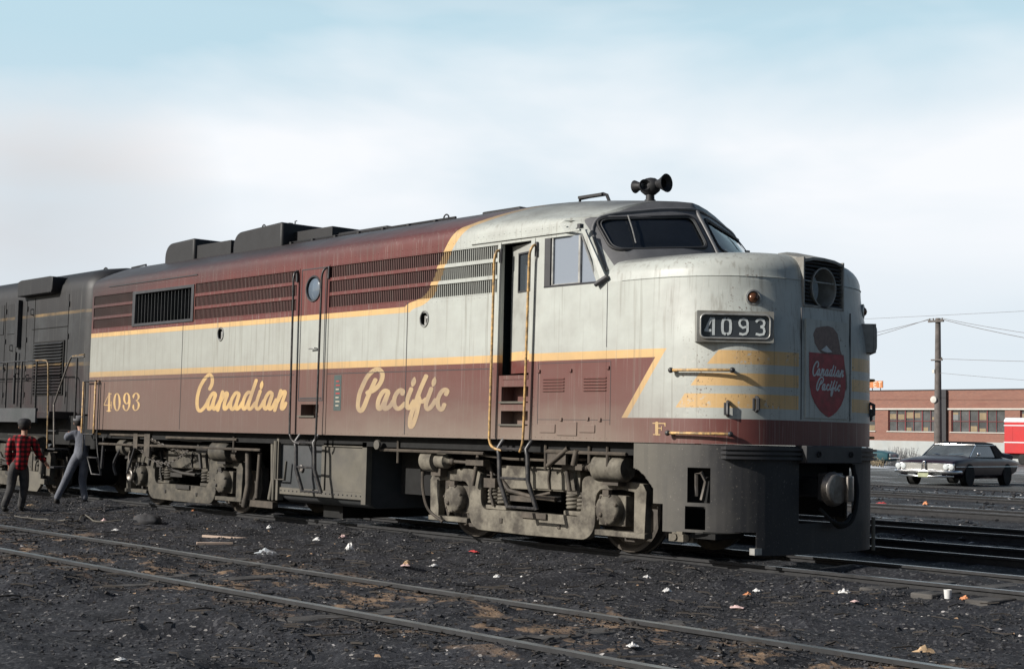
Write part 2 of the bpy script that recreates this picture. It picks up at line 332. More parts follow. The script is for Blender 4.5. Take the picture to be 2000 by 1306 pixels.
GL = {"can":[[[-2836,1991,-2933,2017],[-2818,2010,-2915,2037],[-2799,2030,-2896,2056],[-2780,2051,-2880,2074],[-2766,2074,-2869,2091],[-2757,2098,-2863,2109],[-2752,2122,-2859,2129],[-2752,2145,-2858,2148],[-2754,2166,-2860,2164],[-2760,2185,-2864,2176],[-2770,2202,-2870,2186],[-2784,2217,-2877,2194],[-2800,2230,-2886,2200],[-2818,2242,-2895,2206],[-2843,2253,-2902,2210],[-2878,2263,-2902,2210],[-2921,2264,-2898,2210],[-2957,2258,-2904,2209],[-2988,2248,-2920,2203],[-3018,2235,-2940,2194],[-3046,2220,-2963,2182],[-3075,2202,-2987,2167],[-3105,2181,-3014,2148],[-3134,2158,-3040,2127],[-3161,2134,-3066,2105],[-3187,2111,-3090,2082],[-3212,2086,-3113,2060],[-3236,2059,-3135,2036],[-3258,2030,-3153,2010],[-3276,1997,-3170,1980],[-3293,1961,-3185,1947],[-3306,1925,-3198,1913],[-3317,1891,-3208,1881],[-3323,1858,-3214,1852],[-3327,1827,-3217,1822],[-3327,1796,-3217,1795],[-3325,1768,-3215,1769],[-3321,1742,-3212,1746],[-3314,1718,-3206,1726],[-3303,1695,-3198,1708],[-3290,1675,-3189,1695],[-3272,1657,-3179,1686],[-3248,1642,-3171,1680],[-3213,1629,-3169,1679],[-3169,1624,-3173,1679],[-3126,1628,-3168,1680],[-3090,1638,-3151,1684],[-3057,1651,-3130,1693],[-3025,1666,-3107,1704],[-2994,1686,-3082,1720],[-2963,1709,-3054,1740],[-2934,1733,-3027,1762],[-2910,1754,-3005,1782],[-2891,1774,-2990,1798],[-2877,1792,-2978,1813],[-2866,1808,-2968,1828],[-2855,1824,-2956,1845]],[[-2652,1932,-2734,1899],[-2663,1939,-2747,1908],[-2675,1948,-2757,1916],[-2701,1961,-2756,1916],[-2748,1968,-2738,1914],[-2786,1963,-2735,1913],[-2815,1953,-2746,1910],[-2841,1940,-2761,1902],[-2866,1925,-2777,1892],[-2889,1905,-2794,1877],[-2911,1883,-2813,1858],[-2931,1859,-2831,1837],[-2948,1835,-2845,1817],[-2960,1812,-2856,1797],[-2969,1789,-2863,1777],[-2975,1766,-2868,1759],[-2977,1744,-2869,1743],[-2973,1722,-2867,1728],[-2965,1703,-2861,1715],[-2954,1686,-2854,1704],[-2940,1671,-2849,1699],[-2916,1658,-2855,1702],[-2872,1651,-2880,1706],[-2837,1657,-2894,1704],[-2818,1664,-2890,1706],[-2802,1672,-2881,1710],[-2783,1683,-2871,1716],[-2764,1700,-2859,1726],[-2743,1724,-2843,1745],[-2720,1758,-2821,1777],[-2694,1801,-2796,1819],[-2667,1846,-2769,1864],[-2641,1890,-2743,1908]],[[-2745,1923,-2641,1908],[-2762,1884,-2659,1870],[-2780,1844,-2677,1830],[-2797,1806,-2693,1793],[-2808,1772,-2702,1763],[-2811,1743,-2705,1741],[-2808,1719,-2702,1724],[-2801,1700,-2698,1711],[-2791,1684,-2693,1703],[-2774,1669,-2691,1701],[-2739,1655,-2705,1706],[-2692,1654,-2726,1706],[-2658,1664,-2728,1706],[-2631,1679,-2714,1714],[-2604,1697,-2692,1729],[-2578,1717,-2668,1748],[-2556,1737,-2647,1765],[-2537,1754,-2632,1780],[-2522,1772,-2618,1795],[-2508,1788,-2605,1812],[-2494,1804,-2591,1828]],[[-2524,1962,-2422,1948],[-2655,1672,-2552,1658]],[[-2494,1778,-2587,1805],[-2480,1792,-2573,1819],[-2466,1806,-2560,1833],[-2452,1819,-2544,1847],[-2436,1834,-2527,1863],[-2415,1853,-2505,1882],[-2392,1873,-2481,1903],[-2369,1891,-2456,1923],[-2351,1904,-2433,1939],[-2339,1911,-2411,1951],[-2333,1913,-2387,1960],[-2341,1912,-2354,1966],[-2366,1916,-2310,1959],[-2377,1922,-2285,1944],[-2378,1923,-2275,1928],[-2378,1917,-2274,1910],[-2381,1904,-2280,1890],[-2393,1882,-2294,1864],[-2412,1852,-2314,1833],[-2433,1820,-2334,1802],[-2449,1790,-2347,1776],[-2457,1763,-2354,1754],[-2461,1739,-2357,1734],[-2462,1717,-2358,1716],[-2460,1699,-2357,1704],[-2453,1683,-2355,1698],[-2436,1667,-2358,1701],[-2398,1655,-2377,1707],[-2358,1655,-2392,1707],[-2330,1663,-2389,1708],[-2305,1673,-2377,1713],[-2281,1686,-2360,1722],[-2257,1702,-2342,1734],[-2234,1720,-2323,1749],[-2211,1742,-2302,1769],[-2188,1764,-2279,1791],[-2166,1785,-2257,1812]],[[-1941,1941,-1989,1896],[-1961,1947,-2012,1903],[-1985,1956,-2033,1910],[-2018,1964,-2042,1913],[-2065,1965,-2037,1913],[-2103,1955,-2038,1912],[-2129,1941,-2049,1906],[-2150,1926,-2064,1895],[-2169,1910,-2081,1881],[-2190,1891,-2099,1864],[-2211,1870,-2118,1845],[-2231,1847,-2135,1825],[-2246,1823,-2148,1806],[-2257,1800,-2156,1788],[-2264,1776,-2162,1768],[-2267,1754,-2164,1750],[-2266,1733,-2164,1735],[-2260,1713,-2160,1723],[-2250,1695,-2155,1713],[-2236,1680,-2148,1706],[-2218,1667,-2144,1703],[-2192,1657,-2145,1703],[-2157,1651,-2155,1705],[-2119,1655,-2164,1704],[-2091,1665,-2162,1705],[-2069,1678,-2150,1712],[-2048,1694,-2135,1723],[-2027,1714,-2119,1739],[-2006,1739,-2101,1760],[-1985,1771,-2082,1789],[-1964,1809,-2062,1825],[-1943,1848,-2041,1865],[-1923,1886,-2020,1903]],[[-2021,1918,-1923,1903],[-2038,1885,-1940,1869],[-2055,1851,-1957,1836],[-2071,1818,-1972,1804],[-2083,1788,-1983,1776],[-2090,1761,-1989,1753],[-2094,1737,-1993,1732],[-2095,1717,-1994,1715],[-2093,1699,-1992,1704],[-2086,1683,-1991,1699],[-2069,1667,-1994,1702],[-2035,1656,-2009,1707],[-2001,1655,-2020,1707],[-1974,1659,-2020,1707],[-1950,1667,-2013,1710],[-1927,1678,-2001,1716],[-1903,1693,-1985,1726],[-1878,1712,-1964,1742],[-1852,1736,-1939,1764],[-1825,1760,-1913,1788],[-1800,1783,-1886,1811]],[[-1636,1966,-1647,1914],[-1648,1967,-1664,1915],[-1665,1969,-1676,1917],[-1696,1970,-1675,1918],[-1729,1963,-1674,1918],[-1754,1952,-1683,1913],[-1777,1939,-1699,1905],[-1798,1924,-1714,1893],[-1818,1906,-1729,1880],[-1835,1887,-1744,1864],[-1852,1865,-1758,1845],[-1866,1843,-1770,1825],[-1878,1820,-1780,1806],[-1886,1798,-1788,1787],[-1892,1775,-1793,1767],[-1896,1753,-1796,1749],[-1896,1733,-1796,1733],[-1893,1715,-1794,1721],[-1886,1697,-1790,1710],[-1875,1681,-1785,1703],[-1855,1667,-1786,1704],[-1819,1656,-1800,1708],[-1782,1657,-1812,1708],[-1752,1664,-1813,1707],[-1730,1676,-1806,1711],[-1711,1689,-1796,1719],[-1694,1705,-1782,1731],[-1677,1724,-1767,1748],[-1659,1746,-1750,1768],[-1639,1773,-1732,1793],[-1618,1803,-1711,1823],[-1597,1835,-1690,1855],[-1576,1866,-1669,1886]],[[-1524,2134,-1431,2116],[-1551,2087,-1457,2070],[-1577,2041,-1483,2023],[-1603,1994,-1509,1977],[-1629,1948,-1534,1931],[-1655,1899,-1560,1882],[-1682,1848,-1587,1832],[-1706,1801,-1610,1786],[-1723,1763,-1626,1750],[-1732,1738,-1634,1728],[-1735,1720,-1636,1718],[-1732,1705,-1635,1714],[-1725,1693,-1632,1710],[-1712,1679,-1630,1706],[-1690,1666,-1629,1706],[-1660,1657,-1632,1707],[-1625,1655,-1640,1707],[-1594,1660,-1641,1707],[-1570,1669,-1634,1710],[-1549,1679,-1621,1716],[-1528,1692,-1606,1726],[-1506,1709,-1588,1739],[-1484,1728,-1568,1756],[-1462,1747,-1546,1776],[-1440,1766,-1524,1794]],[[-1400,1966,-1307,1949],[-1427,1917,-1334,1900],[-1456,1866,-1362,1849],[-1482,1818,-1388,1803],[-1500,1778,-1404,1766],[-1508,1748,-1411,1742],[-1508,1725,-1411,1727],[-1502,1707,-1407,1718],[-1493,1692,-1403,1710],[-1478,1677,-1399,1705],[-1453,1663,-1399,1705],[-1417,1655,-1405,1706],[-1378,1657,-1412,1706],[-1347,1666,-1407,1708],[-1322,1678,-1393,1715],[-1299,1693,-1376,1726],[-1276,1710,-1358,1739],[-1254,1730,-1339,1756],[-1233,1753,-1319,1777],[-1212,1776,-1299,1800],[-1191,1799,-1278,1823]],[[-1326,2105,-1282,2100],[-1334,2098,-1278,2092],[-1342,2091,-1273,2084],[-1350,2084,-1269,2075],[-1357,2076,-1267,2067],[-1362,2066,-1266,2057],[-1367,2056,-1267,2047],[-1369,2046,-1269,2036],[-1371,2037,-1272,2027],[-1370,2028,-1277,2019],[-1368,2019,-1283,2011],[-1365,2011,-1290,2003],[-1362,2005,-1297,1996],[-1359,1999,-1305,1991],[-1356,1993,-1312,1986],[-1352,1988,-1320,1983],[-1349,1983,-1328,1979]],[[-971,1930,-1034,1893],[-986,1937,-1051,1902],[-1004,1947,-1067,1911],[-1030,1959,-1073,1914],[-1073,1965,-1065,1913],[-1111,1958,-1061,1913],[-1137,1947,-1070,1909],[-1159,1934,-1083,1901],[-1179,1919,-1098,1890],[-1199,1902,-1115,1875],[-1219,1881,-1132,1857],[-1237,1858,-1148,1837],[-1252,1835,-1160,1818],[-1264,1811,-1170,1798],[-1272,1787,-1177,1777],[-1277,1763,-1181,1757],[-1278,1740,-1182,1740],[-1274,1719,-1179,1726],[-1265,1699,-1173,1714],[-1251,1681,-1167,1705],[-1227,1665,-1168,1705],[-1184,1657,-1187,1709],[-1147,1662,-1195,1708],[-1123,1672,-1190,1711],[-1103,1685,-1179,1717],[-1084,1699,-1165,1728],[-1065,1717,-1150,1742],[-1046,1738,-1133,1760],[-1028,1761,-1117,1781],[-1011,1788,-1102,1806],[-995,1819,-1086,1835],[-979,1850,-1070,1866],[-963,1880,-1054,1896]],[[-1054,1912,-964,1895],[-1074,1878,-983,1860],[-1094,1842,-1003,1825],[-1113,1808,-1021,1792],[-1127,1777,-1033,1765],[-1134,1752,-1039,1744],[-1136,1730,-1041,1728],[-1134,1712,-1039,1715],[-1129,1696,-1036,1706],[-1121,1681,-1034,1700],[-1103,1666,-1035,1701],[-1065,1655,-1052,1705],[-1023,1658,-1068,1704],[-996,1669,-1063,1707],[-973,1683,-1048,1716],[-951,1700,-1029,1730],[-929,1719,-1011,1745],[-908,1740,-993,1764],[-887,1765,-973,1787],[-867,1790,-953,1812],[-847,1814,-933,1836]],[[-815,1968,-726,1952],[-968,1670,-878,1654]],[[-789,1799,-876,1819],[-776,1817,-863,1837],[-763,1835,-851,1855],[-751,1851,-837,1873],[-738,1866,-821,1891],[-724,1880,-804,1908],[-708,1894,-785,1924],[-692,1906,-766,1939],[-680,1913,-746,1951],[-670,1918,-723,1961],[-663,1920,-699,1968],[-666,1920,-668,1971],[-685,1924,-629,1963],[-695,1931,-608,1946],[-695,1930,-602,1930],[-695,1922,-603,1914],[-700,1908,-610,1894],[-711,1885,-622,1868],[-729,1854,-640,1837],[-748,1822,-659,1805],[-763,1793,-673,1778],[-773,1769,-682,1756],[-781,1747,-690,1736],[-787,1727,-694,1720],[-788,1708,-695,1709],[-784,1691,-693,1702],[-771,1675,-692,1700],[-744,1660,-701,1704],[-695,1658,-729,1705],[-665,1669,-731,1705],[-644,1682,-718,1714],[-625,1697,-704,1726],[-610,1712,-692,1736],[-599,1726,-686,1744],[-592,1739,-681,1754],[-587,1751,-676,1765],[-581,1763,-671,1777]]],"pac":[[[1566,2101,1661,2075],[1524,2043,1619,2016],[1481,1982,1576,1956],[1440,1925,1535,1899],[1404,1873,1500,1848],[1374,1827,1474,1804],[1350,1787,1453,1765],[1330,1754,1433,1729],[1311,1727,1413,1698],[1294,1707,1390,1673],[1280,1693,1367,1653],[1272,1687,1339,1637],[1279,1687,1297,1626],[1294,1686,1247,1632],[1290,1687,1215,1649],[1281,1695,1194,1667],[1272,1705,1179,1688],[1267,1717,1171,1710],[1264,1733,1168,1733],[1264,1753,1169,1757],[1266,1776,1171,1782],[1271,1802,1174,1810],[1278,1830,1179,1840],[1287,1858,1187,1872],[1299,1886,1198,1904],[1312,1913,1213,1934],[1329,1940,1231,1964],[1348,1968,1251,1994],[1368,1997,1272,2023],[1388,2026,1293,2053],[1410,2056,1316,2084],[1433,2083,1341,2114],[1456,2107,1368,2141],[1479,2126,1396,2165],[1503,2144,1425,2186],[1528,2159,1455,2204],[1553,2172,1485,2220],[1577,2183,1515,2234],[1600,2192,1547,2246],[1621,2198,1581,2255],[1638,2201,1616,2261],[1653,2201,1653,2262],[1669,2200,1689,2258],[1684,2196,1722,2251],[1695,2193,1752,2240],[1703,2188,1777,2226],[1711,2181,1797,2209],[1719,2171,1812,2191],[1724,2162,1821,2172],[1727,2151,1827,2153],[1727,2139,1827,2133],[1725,2125,1824,2113],[1720,2110,1818,2093],[1713,2095,1808,2073],[1702,2078,1794,2052],[1689,2061,1779,2032],[1675,2046,1762,2013],[1659,2032,1743,1995],[1642,2020,1723,1979],[1623,2008,1700,1963],[1604,1999,1675,1948],[1582,1992,1647,1934],[1558,1987,1618,1921],[1529,1981,1591,1911],[1500,1973,1563,1903],[1472,1962,1531,1896],[1445,1950,1497,1890],[1417,1937,1462,1885],[1389,1924,1428,1879]],[[1950,1939,1901,1888],[1934,1945,1883,1895],[1916,1952,1867,1901],[1891,1960,1858,1904],[1859,1964,1856,1905],[1828,1963,1854,1904],[1801,1957,1847,1903],[1776,1948,1839,1900],[1754,1936,1829,1894],[1733,1920,1815,1884],[1714,1902,1800,1870],[1696,1883,1785,1854],[1680,1864,1772,1837],[1667,1844,1761,1821],[1655,1824,1752,1805],[1646,1804,1744,1788],[1639,1783,1739,1772],[1636,1761,1736,1755],[1635,1738,1736,1737],[1638,1716,1737,1722],[1645,1695,1740,1713],[1662,1677,1740,1713],[1690,1662,1737,1715],[1727,1656,1727,1716],[1764,1661,1718,1715],[1790,1673,1719,1716],[1809,1686,1727,1722],[1827,1703,1740,1734],[1844,1723,1754,1750],[1864,1749,1772,1774],[1885,1781,1792,1804],[1905,1812,1812,1836],[1921,1838,1829,1861],[1933,1856,1841,1880],[1942,1869,1850,1893],[1950,1881,1858,1905],[1958,1894,1866,1918]],[[1872,1916,1966,1896],[1852,1878,1946,1858],[1830,1838,1925,1818],[1811,1801,1907,1782],[1797,1768,1894,1753],[1789,1743,1888,1733],[1786,1721,1886,1719],[1788,1703,1887,1710],[1794,1687,1889,1705],[1809,1671,1886,1708],[1843,1657,1869,1714],[1877,1656,1858,1715],[1903,1661,1862,1716],[1928,1668,1876,1720],[1956,1679,1897,1728],[1985,1693,1919,1738],[2011,1708,1937,1748],[2033,1726,1950,1760],[2050,1744,1964,1774],[2065,1761,1979,1791],[2080,1777,1994,1808]],[[2284,1881,2189,1893],[2287,1891,2192,1905],[2291,1903,2196,1915],[2293,1920,2197,1919],[2281,1943,2202,1911],[2253,1958,2208,1907],[2224,1965,2204,1908],[2190,1968,2199,1909],[2156,1963,2196,1908],[2127,1953,2187,1905],[2101,1939,2171,1896],[2077,1922,2155,1885],[2057,1904,2142,1873],[2040,1883,2130,1858],[2025,1861,2118,1840],[2014,1837,2110,1822],[2008,1812,2105,1805],[2006,1788,2104,1787],[2010,1763,2107,1769],[2017,1739,2112,1751],[2028,1718,2119,1738],[2044,1699,2126,1729],[2065,1682,2135,1722],[2090,1669,2143,1718],[2122,1660,2146,1717],[2158,1658,2147,1717],[2189,1662,2154,1718],[2216,1670,2167,1722],[2242,1680,2183,1728],[2267,1694,2200,1737],[2292,1709,2220,1750],[2315,1725,2243,1765],[2337,1739,2265,1780]],[[2383,1964,2473,1942],[2362,1929,2452,1906],[2340,1892,2430,1870],[2319,1856,2411,1836],[2304,1823,2397,1807],[2295,1793,2389,1783],[2290,1767,2386,1762],[2290,1744,2386,1745],[2294,1723,2388,1732],[2303,1704,2392,1725],[2319,1686,2394,1722],[2347,1672,2390,1723],[2391,1667,2372,1725],[2425,1677,2366,1724],[2448,1690,2376,1730],[2467,1705,2391,1741],[2483,1718,2405,1753],[2498,1733,2416,1764],[2511,1748,2427,1776],[2523,1763,2439,1790],[2535,1777,2451,1805]],[[2474,2105,2511,2100],[2464,2098,2516,2091],[2455,2092,2522,2082],[2446,2085,2526,2074],[2438,2078,2529,2065],[2432,2069,2530,2055],[2428,2061,2529,2046],[2424,2052,2526,2036],[2422,2044,2522,2027],[2421,2036,2516,2018],[2422,2028,2509,2010],[2423,2019,2500,2003],[2424,2012,2492,1997],[2427,2005,2483,1992],[2431,1999,2474,1988],[2434,1993,2464,1985],[2437,1987,2455,1982]],[[2702,2135,2788,2109],[2675,2095,2761,2070],[2649,2057,2735,2032],[2622,2017,2708,1993],[2594,1974,2682,1951],[2567,1928,2655,1906],[2539,1880,2628,1859],[2513,1831,2602,1811],[2487,1785,2576,1765],[2462,1741,2551,1720],[2437,1697,2527,1677],[2415,1655,2505,1636],[2397,1617,2489,1601],[2385,1584,2479,1572],[2378,1555,2473,1548],[2375,1530,2470,1526],[2374,1507,2469,1506],[2374,1485,2469,1486],[2377,1463,2472,1470],[2385,1442,2474,1460],[2414,1418,2461,1469],[2472,1419,2425,1470],[2498,1433,2426,1471],[2519,1450,2437,1481],[2536,1471,2450,1496],[2552,1497,2463,1517],[2568,1527,2478,1545],[2584,1561,2493,1577],[2598,1594,2506,1609],[2611,1632,2519,1644],[2623,1672,2531,1684],[2634,1709,2542,1721],[2643,1736,2551,1750],[2648,1750,2558,1768],[2650,1753,2564,1778],[2653,1756,2569,1783],[2657,1762,2571,1787]],[[2574,1849,2635,1857],[2579,1834,2643,1843],[2584,1818,2651,1828],[2590,1802,2658,1816],[2600,1786,2664,1810],[2616,1773,2671,1807],[2636,1761,2674,1807],[2665,1754,2672,1808],[2699,1756,2668,1808],[2727,1766,2674,1810],[2748,1779,2690,1817],[2766,1792,2711,1828],[2784,1803,2731,1838]],[[2818,1963,2905,1942],[2792,1916,2879,1895],[2764,1867,2852,1846],[2739,1821,2827,1801],[2721,1782,2810,1766],[2711,1753,2803,1742],[2708,1730,2801,1728],[2711,1711,2803,1720],[2719,1694,2805,1714],[2734,1677,2807,1711],[2759,1662,2806,1711],[2792,1655,2803,1712],[2828,1657,2798,1712],[2857,1666,2803,1714],[2881,1679,2816,1721],[2902,1693,2832,1732],[2923,1710,2848,1744],[2943,1728,2865,1759],[2962,1749,2881,1778],[2980,1770,2899,1799],[2997,1790,2917,1819]],[[2912,2098,2949,2093],[2903,2091,2954,2084],[2894,2085,2959,2076],[2885,2078,2963,2067],[2878,2071,2966,2058],[2872,2063,2966,2049],[2868,2055,2965,2040],[2865,2046,2963,2030],[2863,2038,2959,2021],[2862,2030,2953,2013],[2862,2022,2946,2005],[2863,2013,2938,1998],[2864,2006,2930,1992],[2867,1999,2922,1987],[2871,1993,2914,1984],[2875,1987,2905,1981],[2879,1981,2897,1978]],[[3209,1859,3128,1886],[3218,1871,3137,1898],[3229,1884,3148,1910],[3240,1901,3153,1917],[3240,1926,3154,1911],[3217,1947,3160,1904],[3189,1958,3157,1905],[3157,1963,3150,1907],[3124,1962,3147,1907],[3095,1955,3141,1905],[3070,1944,3129,1899],[3047,1930,3115,1891],[3026,1913,3102,1880],[3007,1893,3087,1864],[2989,1869,3072,1845],[2973,1844,3059,1824],[2961,1818,3051,1805],[2956,1793,3047,1787],[2955,1767,3046,1767],[2959,1742,3049,1748],[2966,1720,3053,1734],[2978,1699,3059,1723],[2996,1681,3068,1714],[3015,1667,3078,1707],[3038,1656,3083,1705],[3067,1649,3079,1706],[3098,1651,3073,1706],[3124,1658,3071,1705],[3144,1670,3073,1706],[3159,1686,3078,1711],[3169,1702,3084,1722],[3177,1718,3092,1737],[3186,1732,3101,1752]]],"num":[[[-6429,1957,-6409,1952],[-6454,1933,-6434,1928],[-6480,1909,-6458,1904],[-6505,1886,-6482,1880],[-6530,1861,-6506,1856],[-6554,1835,-6530,1830],[-6577,1809,-6554,1805],[-6600,1783,-6577,1778],[-6623,1757,-6601,1752]],[[-6625,1743,-6626,1756],[-6314,1743,-6315,1755]],[[-6458,1957,-6380,1956],[-6446,1651,-6359,1650]],[[-6418,1946,-6420,1963],[-6330,1945,-6332,1962]],[[-6493,1640,-6494,1654],[-6321,1640,-6322,1654]],[[-6336,1811,-6315,1811],[-6326,1692,-6304,1692]],[[-6039,1805,-5957,1804],[-6039,1794,-5958,1792],[-6039,1782,-5958,1780],[-6038,1770,-5958,1768],[-6039,1760,-5960,1756],[-6039,1749,-5963,1744],[-6041,1739,-5966,1733],[-6042,1729,-5971,1722],[-6044,1719,-5976,1712],[-6047,1710,-5982,1702],[-6050,1702,-5988,1693],[-6053,1694,-5996,1685],[-6056,1687,-6004,1677],[-6060,1681,-6012,1670],[-6064,1676,-6022,1664],[-6068,1671,-6031,1658],[-6072,1667,-6042,1654],[-6076,1664,-6053,1651],[-6080,1662,-6064,1648],[-6084,1660,-6076,1647],[-6089,1660,-6088,1647],[-6093,1660,-6099,1647],[-6098,1662,-6111,1648],[-6102,1664,-6123,1651],[-6107,1667,-6135,1654],[-6112,1671,-6146,1658],[-6117,1676,-6157,1664],[-6121,1681,-6167,1670],[-6126,1687,-6177,1677],[-6131,1694,-6187,1685],[-6135,1702,-6196,1693],[-6140,1710,-6204,1702],[-6144,1719,-6212,1712],[-6147,1729,-6219,1722],[-6151,1739,-6225,1733],[-6154,1749,-6231,1745],[-6157,1760,-6236,1756],[-6159,1771,-6240,1768],[-6161,1782,-6243,1781],[-6163,1794,-6246,1793],[-6164,1805,-6247,1805],[-6165,1816,-6248,1818],[-6165,1828,-6247,1830],[-6165,1839,-6246,1842],[-6165,1850,-6244,1854],[-6164,1861,-6242,1866],[-6163,1871,-6238,1877],[-6161,1881,-6233,1888],[-6159,1891,-6228,1899],[-6156,1900,-6222,1908],[-6154,1908,-6215,1917],[-6150,1916,-6208,1926],[-6147,1923,-6200,1934],[-6143,1929,-6191,1941],[-6139,1935,-6182,1947],[-6135,1939,-6172,1952],[-6131,1943,-6162,1956],[-6127,1946,-6151,1960],[-6123,1948,-6139,1962],[-6119,1950,-6127,1963],[-6114,1951,-6115,1963],[-6110,1950,-6104,1963],[-6105,1948,-6092,1962],[-6101,1946,-6080,1959],[-6096,1943,-6068,1956],[-6091,1939,-6057,1951],[-6087,1934,-6046,1946],[-6082,1929,-6036,1940],[-6077,1922,-6026,1932],[-6072,1915,-6017,1925],[-6068,1908,-6008,1916],[-6063,1899,-6000,1907],[-6059,1890,-5992,1897],[-6056,1881,-5985,1887],[-6052,1871,-5979,1876],[-6049,1860,-5973,1865],[-6046,1850,-5968,1853],[-6044,1839,-5965,1841],[-6043,1828,-5962,1829],[-6041,1816,-5960,1817],[-6039,1804,-5957,1805]],[[-5679,1868,-5602,1865],[-5679,1860,-5603,1857],[-5679,1852,-5603,1849],[-5680,1844,-5604,1840],[-5680,1838,-5607,1832],[-5682,1831,-5611,1824],[-5683,1825,-5615,1816],[-5686,1819,-5621,1808],[-5688,1813,-5627,1801],[-5691,1808,-5634,1795],[-5694,1803,-5643,1789],[-5698,1798,-5651,1784],[-5701,1795,-5661,1779],[-5705,1791,-5671,1775],[-5709,1788,-5682,1772],[-5714,1786,-5693,1770],[-5718,1784,-5704,1768],[-5723,1783,-5715,1767],[-5728,1783,-5727,1766],[-5734,1783,-5738,1767],[-5739,1784,-5750,1768],[-5744,1786,-5761,1770],[-5748,1788,-5773,1772],[-5753,1791,-5784,1775],[-5757,1795,-5795,1779],[-5762,1799,-5806,1784],[-5766,1803,-5816,1790],[-5770,1808,-5825,1796],[-5774,1813,-5833,1802],[-5777,1819,-5841,1809],[-5781,1825,-5848,1817],[-5784,1832,-5854,1825],[-5786,1838,-5859,1833],[-5788,1845,-5863,1841],[-5790,1852,-5867,1850],[-5791,1860,-5869,1859],[-5792,1867,-5870,1867],[-5792,1874,-5870,1876],[-5792,1881,-5870,1885],[-5792,1889,-5868,1894],[-5791,1896,-5865,1902],[-5790,1902,-5861,1910],[-5788,1909,-5857,1918],[-5786,1915,-5851,1925],[-5783,1921,-5844,1932],[-5780,1926,-5837,1939],[-5777,1931,-5829,1945],[-5773,1935,-5820,1950],[-5770,1939,-5810,1955],[-5766,1942,-5800,1959],[-5762,1945,-5789,1962],[-5757,1948,-5778,1964],[-5753,1949,-5767,1966],[-5748,1950,-5756,1967],[-5743,1951,-5744,1967],[-5737,1950,-5733,1967],[-5732,1949,-5721,1965],[-5727,1948,-5710,1964],[-5723,1945,-5698,1961],[-5718,1942,-5687,1958],[-5714,1939,-5676,1954],[-5709,1935,-5666,1949],[-5705,1930,-5656,1943],[-5701,1925,-5647,1937],[-5697,1920,-5638,1931],[-5694,1914,-5631,1924],[-5690,1908,-5624,1916],[-5688,1902,-5618,1909],[-5685,1895,-5613,1900],[-5683,1888,-5609,1892],[-5682,1881,-5606,1883],[-5680,1873,-5604,1875],[-5679,1865,-5602,1867]],[[-5679,1865,-5602,1867],[-5676,1849,-5598,1852],[-5671,1834,-5593,1837],[-5668,1819,-5589,1820],[-5666,1804,-5588,1803],[-5665,1787,-5588,1784],[-5666,1769,-5590,1765],[-5668,1751,-5595,1746],[-5671,1734,-5602,1727],[-5675,1719,-5612,1710],[-5682,1703,-5626,1694],[-5689,1690,-5641,1679],[-5698,1679,-5658,1667],[-5707,1671,-5676,1658],[-5717,1665,-5695,1651],[-5728,1661,-5716,1647],[-5739,1660,-5737,1645],[-5749,1661,-5759,1647],[-5762,1665,-5780,1651],[-5774,1671,-5801,1657],[-5784,1677,-5819,1664],[-5792,1685,-5836,1672],[-5798,1693,-5851,1682],[-5804,1703,-5864,1692],[-5808,1711,-5874,1703],[-5811,1717,-5880,1714],[-5814,1724,-5881,1724],[-5816,1733,-5880,1732],[-5818,1741,-5881,1740]],[[-5474,1868,-5494,1868],[-5467,1877,-5503,1877],[-5461,1886,-5514,1886],[-5454,1894,-5522,1896],[-5449,1900,-5525,1907],[-5446,1907,-5520,1918],[-5445,1915,-5510,1928],[-5443,1923,-5496,1937],[-5438,1930,-5480,1945],[-5430,1937,-5462,1952],[-5419,1945,-5442,1959],[-5406,1950,-5419,1963],[-5395,1952,-5395,1965],[-5382,1948,-5368,1963],[-5366,1941,-5340,1958],[-5353,1931,-5313,1950],[-5344,1923,-5289,1940],[-5339,1916,-5272,1928],[-5335,1907,-5261,1915],[-5333,1898,-5254,1900],[-5332,1890,-5254,1887],[-5332,1881,-5260,1873],[-5333,1871,-5272,1860],[-5336,1861,-5288,1848],[-5342,1853,-5307,1838],[-5352,1847,-5330,1831],[-5368,1841,-5355,1828],[-5388,1836,-5378,1826],[-5407,1830,-5401,1823]],[[-5373,1820,-5354,1828],[-5356,1808,-5330,1820],[-5339,1797,-5305,1812],[-5326,1786,-5280,1802],[-5320,1777,-5259,1789],[-5317,1768,-5246,1773],[-5316,1757,-5240,1758],[-5316,1745,-5239,1742],[-5318,1733,-5242,1728],[-5319,1722,-5248,1714],[-5321,1710,-5258,1700],[-5325,1699,-5273,1687],[-5332,1690,-5290,1676],[-5343,1681,-5312,1666],[-5359,1672,-5337,1658],[-5377,1666,-5363,1652],[-5392,1663,-5388,1650],[-5403,1664,-5412,1651],[-5415,1668,-5434,1655],[-5426,1675,-5454,1662],[-5434,1681,-5471,1670],[-5437,1688,-5486,1679],[-5439,1696,-5497,1689],[-5439,1704,-5506,1700],[-5440,1713,-5511,1710],[-5442,1720,-5512,1721],[-5444,1728,-5508,1731],[-5446,1737,-5503,1740],[-5448,1746,-5499,1749]]],"F":[[[6857,1533,6903,1533],[6859,1402,6905,1402]],[[6822,1520,6822,1533],[6998,1519,6999,1531]],[[6985,1527,7004,1529],[6993,1494,7005,1494]],[[6885,1467,6885,1479],[6946,1465,6947,1476]],[[6944,1493,6955,1494],[6945,1448,6956,1448]],[[6832,1395,6833,1407],[6932,1393,6932,1406]]]}
